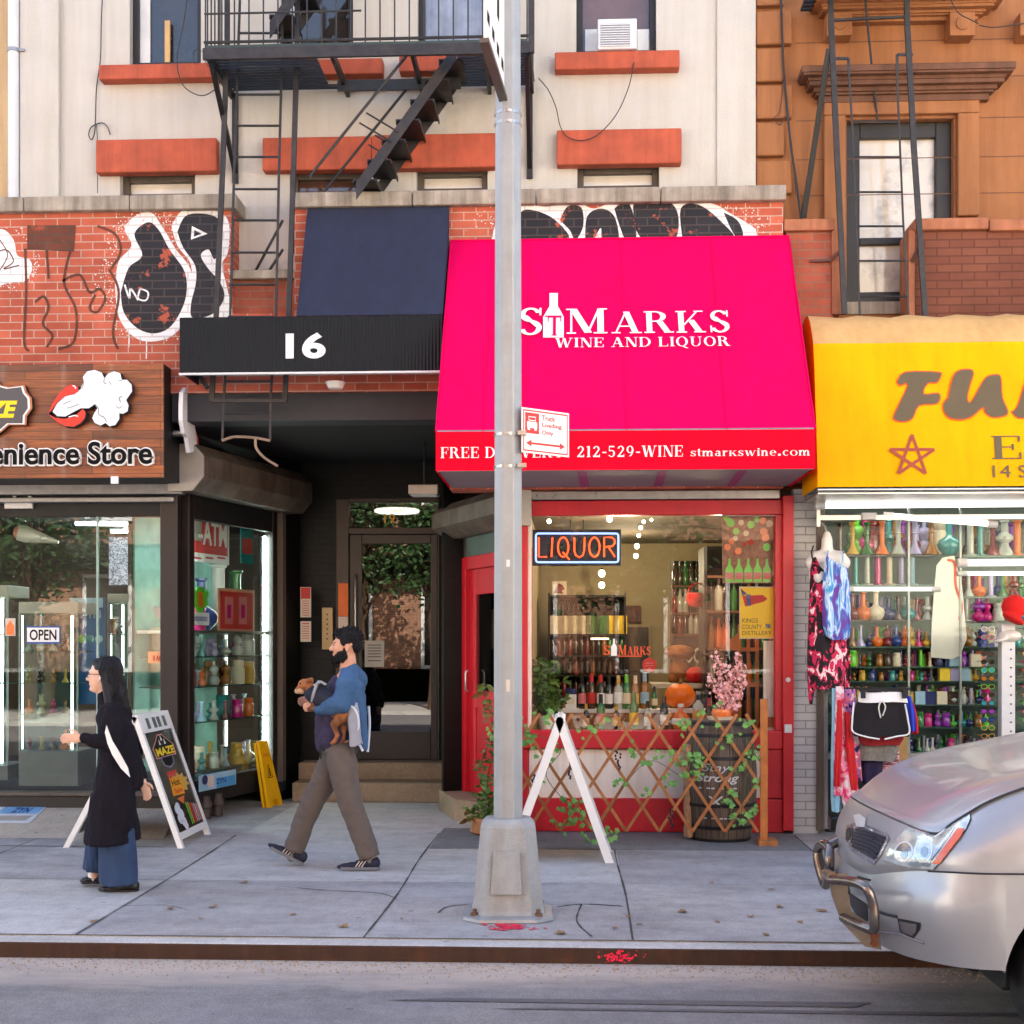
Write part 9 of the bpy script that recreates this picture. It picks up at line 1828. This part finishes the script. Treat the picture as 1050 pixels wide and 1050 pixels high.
# ---------------- woman
g=Fig(118,911);wo=g.o
sk=MB();caps(sk,g,[(108,706,0,.046),(110,722,0,.052)]);head(sk,g,106.5,693,0,.95)
sk.ell(g.p(115,755),(.085,.14,.22));sk.ell(g.p(116,800),(.09,.13,.12))
caps(sk,g,[(117,732,-.15,.04),(114,764,-.19,.035),(86,757,-.20,.028)]);caps(sk,g,[(118,732,.15,.04),(132,768,.17,.034),(146,800,.12,.026)])
finger_hand(sk,g,84,757,-.20,-1,-.02,.9,.95,-1);finger_hand(sk,g,146.5,801,.12,.35,1,.5,.9,-1)
caps(sk,g,[(112,810,.07,.065),(105,855,.07,.045),(97,898,.07,.032)]);caps(sk,g,[(118,810,-.07,.065),(122,860,-.07,.045),(124,902,-.07,.032)]);
wm=blob('person',sk,M['skin_f'],None,.0065,4);wm.location=wo;wm.rotation_euler=(0,0,TH);tag(wm,'long haired woman with glasses in a long black coat and wide jeans walking left','person')
eyes(g,106.5,693,0,.95,wm)
c=g.p(106.5,693);h2=MB();h2.ell(c+Vector((.020,0,.052)),(.094,.082,.076));h2.ell(c+Vector((.060,0,.005)),(.060,.080,.095));h2.ell(c+Vector((-.028,0,.088)),(.05,.06,.03));h2.ell(c+Vector((.075,0,-.08)),(.052,.085,.11));h2.cap(c+Vector((.085,0,-.10)),c+Vector((.10,0,-.30)),.072,.055);h2.cap(c+Vector((.10,-.03,-.22)),c+Vector((.11,-.02,-.40)),.05,.03)
for s_ in(-1,1):h2.ell(c+Vector((.028,s_*.076,-.005)),(.030,.020,.06));h2.cap(c+Vector((.035,s_*.075,-.04)),c+Vector((.06,s_*.085,-.17)),.028,.03)
blob('hair',h2,mat('long_hair',S(18,17,24),.5,var=.4,scale=30,bump=.6,bscale=90,spec=.3),wm,.007,3)
rn=random.Random(4);mb=MB()
for i in range(150):
 ph=rn.uniform(-1.9,1.9);r0=rn.uniform(1.0,1.05);P=[c+Vector((-.015,.01*rn.uniform(-1,1),.128))]
 for el in(62,38,12,-8):P.append(c+Vector((.028+.092*r0*math.cos(R(el))*math.cos(ph),.088*r0*math.cos(R(el))*math.sin(ph),.03+.102*r0*math.sin(R(el)))))
 yy=P[-1].y;back=max(0,math.cos(ph))
 if back<.05 and rn.random()<.6:continue
 for z,k in((-.09,.9),(-.17,.75),(-.25-.12*back*rn.random(),.6)):P.append(c+Vector((.055+.075*back+.02*(z<-.15)+rn.gauss(0,.006),yy*k+rn.gauss(0,.005),z)))
 mb.tube(smooth_line(P,3),.0042,5)
mb.build('hair_strand',_mats['long_hair'],wm,local=True)
mb=MB()
for s_ in(-1,1):
 e=c+Vector((-.098,s_*.032,.008));mb.tube([e+Vector((.008*abs(math.cos(t)),s_*0+.023*math.cos(t),.019*math.sin(t)))for t in[2*PI*i/16 for i in range(16)]],.0022,6,closed=True);mb.tube([e+Vector((.006,s_*.022,.005)),c+Vector((-.02,s_*.074,.012)),c+Vector((.012,s_*.080,.008))],.002,5)
mb.tube([c+Vector((-.100,-.010,.010)),c+Vector((-.100,.010,.010))],.002,5);mb.build('glasses',M['frame_dark'],wm,local=True)
mb=MB();mb.ell(c+Vector((.002,-.086,-.012)),(.007,.006,.009),n=8,k=6);mb.cap(c+Vector((-.002,-.087,-.015)),c+Vector((-.012,-.086,-.035)),.003,.0025,n=6);mb.build('earbud',M['white'],wm,local=True)
ct=MB();ct.cap(g.p(110,715),g.p(113,722),.060,.085);ct.ell(g.p(117,736),(.105,.175,.12));caps(ct,g,[(117,729,-.13,.058),(121,748,-.18,.054),(116,763,-.205,.050),(98,760,-.21,.043),(88,757,-.205,.038)]);caps(ct,g,[(119,732,.13,.058),(133,766,.17,.05),(144,796,.13,.042)])
for dd in(-.115,0,.115):caps(ct,g,[(117,742,dd,.098),(119,778,dd,.112),(117,812,dd*1.1,.128),(116,840,dd*1.1,.136)])
for dd in(-.10,.0,.08):caps(ct,g,[(126,748,dd,.07),(134,785,dd,.072),(139,802,dd,.050)])
ct.lathe([(.125,g.p(116.5,812).z),(.166,g.p(116.5,861).z)],(g.p(116.5,850).x,-.02,0),20,squash=1.75)
coat=blob('coat',ct,mat('coat_black',S(24,20,27),.95,var=.25,scale=5,bump=.3,bscale=24,spec=.2),wm,.010,4,crease=(13,13,4,.012))
jn=MB();caps(jn,g,[(112,825,.075,.10),(106,850,.08,.088)]);jn.tube([g.p(107,846,.08),g.p(101,870,.08),g.p(98,893,.08)],[.088,.084,.082],16);caps(jn,g,[(118,825,-.07,.085),(120,850,-.08,.095)]);jn.tube([g.p(120,850,-.09),g.p(121,880,-.09),g.p(121.5,906,-.09)],[.112,.118,.124],18)
blob('jeans',jn,mat('denim',S(40,60,92),.9,var=.22,scale=7,bump=.3,bscale=80),wm,.009,3,crease=(13,13,4,.010))
for he,to,d in(((105,905),(84,905),.08),((141,914),(104,914),-.09)):
 mb=MB();shoe(mb,g,he,to,d,.075,.042);ob=blob('shoe',mb,mat('shoe_black',S(22,22,24),.5),wm,.007,3);sole(g,he,to,d,M['black'],ob,.018)
mb=MB();caps(mb,g,[(97,890,.08,.040),(96,899,.08,.038)]);mb.build('sock',M['white'],wm,local=True)
t=thing('white_paper','folded white paper sheet tucked under the arm of the woman','paper',wo,rz=TH);mb=MB();q=[g.p(*p,-.275)for p in((109,744),(111,750),(115,760),(123,773),(131,788),(133,797),(124,788),(115,774),(110,762),(107.5,751))];mb.prism(q,(0,.012,0));mb.build('sheet',M['white'],t,local=True)
# ------------------------------------------------------------------ the other side of the street, seen in the glass
op=thing('opposite_building','red brick row building across the street mirrored in the shop glass','building',(-2,-22,0))
M['brick_far']=brick('brick_far',S(164,116,90),S(148,102,80),S(170,150,130),dirt=.3);M['stone_far']=mat('stone_far',S(196,186,170),.8,var=.15,scale=2)
mb=MB();mb.box(-18,5.2,-26,-20,0,11.5);mb.build('wall',M['brick_far'],op)
for xa,xb,lb in((-44,-18.01,'unseen pale building added for bounce light left of the red brick row'),(5.21,44,'unseen pale building added for bounce light right of the red brick row')):  # added plain blocks, kept pale so they bounce sunlight onto the shop fronts
 o2=thing('opposite_building',lb,'building',((xa+xb)/2,-22,0));mb=MB();mb.box(xa,xb,-26,-20.1,0,11.0);mb.build('wall',mat('stucco_far',S(206,198,184),.9),o2);mb=MB();mb.box(xa,xb,-20.09,-19.8,10.4,10.9);mb.build('cornice',mat('stucco_far',S(206,198,184),.9),o2);mb=MB();mb.box(-18,5.2,-20.0,-19.7,0,.9);mb.box(-18,5.2,-19.99,-19.5,3.4,4.0);mb.build('cornice',M['stone_far'],op)
for i in range(9):
 x=-16.6+2.6*i
 for z0,z1 in((1.0,3.2),(4.7,6.6),(7.3,9.0)):
  mb=MB();mb.box(x-.62,x+.62,-19.99,-19.93,z0-.1,z1+.1);w_=mb.build('window',M['white'],op);mb=MB();mb.box(x-.52,x+.52,-19.929,-19.92,z0,z1);mb.build('pane',M['pane_dark'],w_)
mb=MB();mb.box(-40,40,-20,-14.6,-.3,.0);struct(mb.build('far_sidewalk',M['sidewalk']))
def far_tree(x,y,seed,lb):
 t=thing('street_tree',lb,'tree',(x,y,0));rn=random.Random(seed);ms,ml=MB(),MB();ms.tube(smooth_line([(x,y,0),(x+.05,y,1.2),(x-.03,y,2.4),(x+.1,y,3.6)],4),[.15-.006*i for i in range(13)],10)
 for i in range(34):
  a=rn.uniform(0,2*PI);r_=rn.uniform(.5,2.3);z=rn.uniform(2.5,5.2);e=Vector((x+r_*math.cos(a),y+r_*math.sin(a),z+rn.uniform(.0,.8)));P=smooth_line([Vector((x,y,rn.uniform(2.0,3.4))),Vector((x,y,z)).lerp(e,.5)+Vector((0,0,.2)),e],4);ms.tube(P,[.035*(1-k/len(P))+.006 for k in range(len(P))],5)
  for p in P[3:]:
   for _ in range(16):leaf(ml,p+Vector((rn.gauss(0,.28),rn.gauss(0,.28),rn.gauss(0,.22))),rn.uniform(.12,.22),rn,OVAL)
 ml.build('crown',M['leaf_dark'],t);ms.build('trunk',M['twig'],t)
far_tree(-5.2,-15.6,1,'leafy street tree across the road mirrored in the left shop glass');far_tree(1.2,-15.8,3,'leafy street tree across the road mirrored in the wine shop window');far_tree(-11.5,-15.5,4,'leafy street tree at the far left across the road');far_tree(-3.4,-15.4,2,'leafy street tree across the road mirrored in the entrance door')
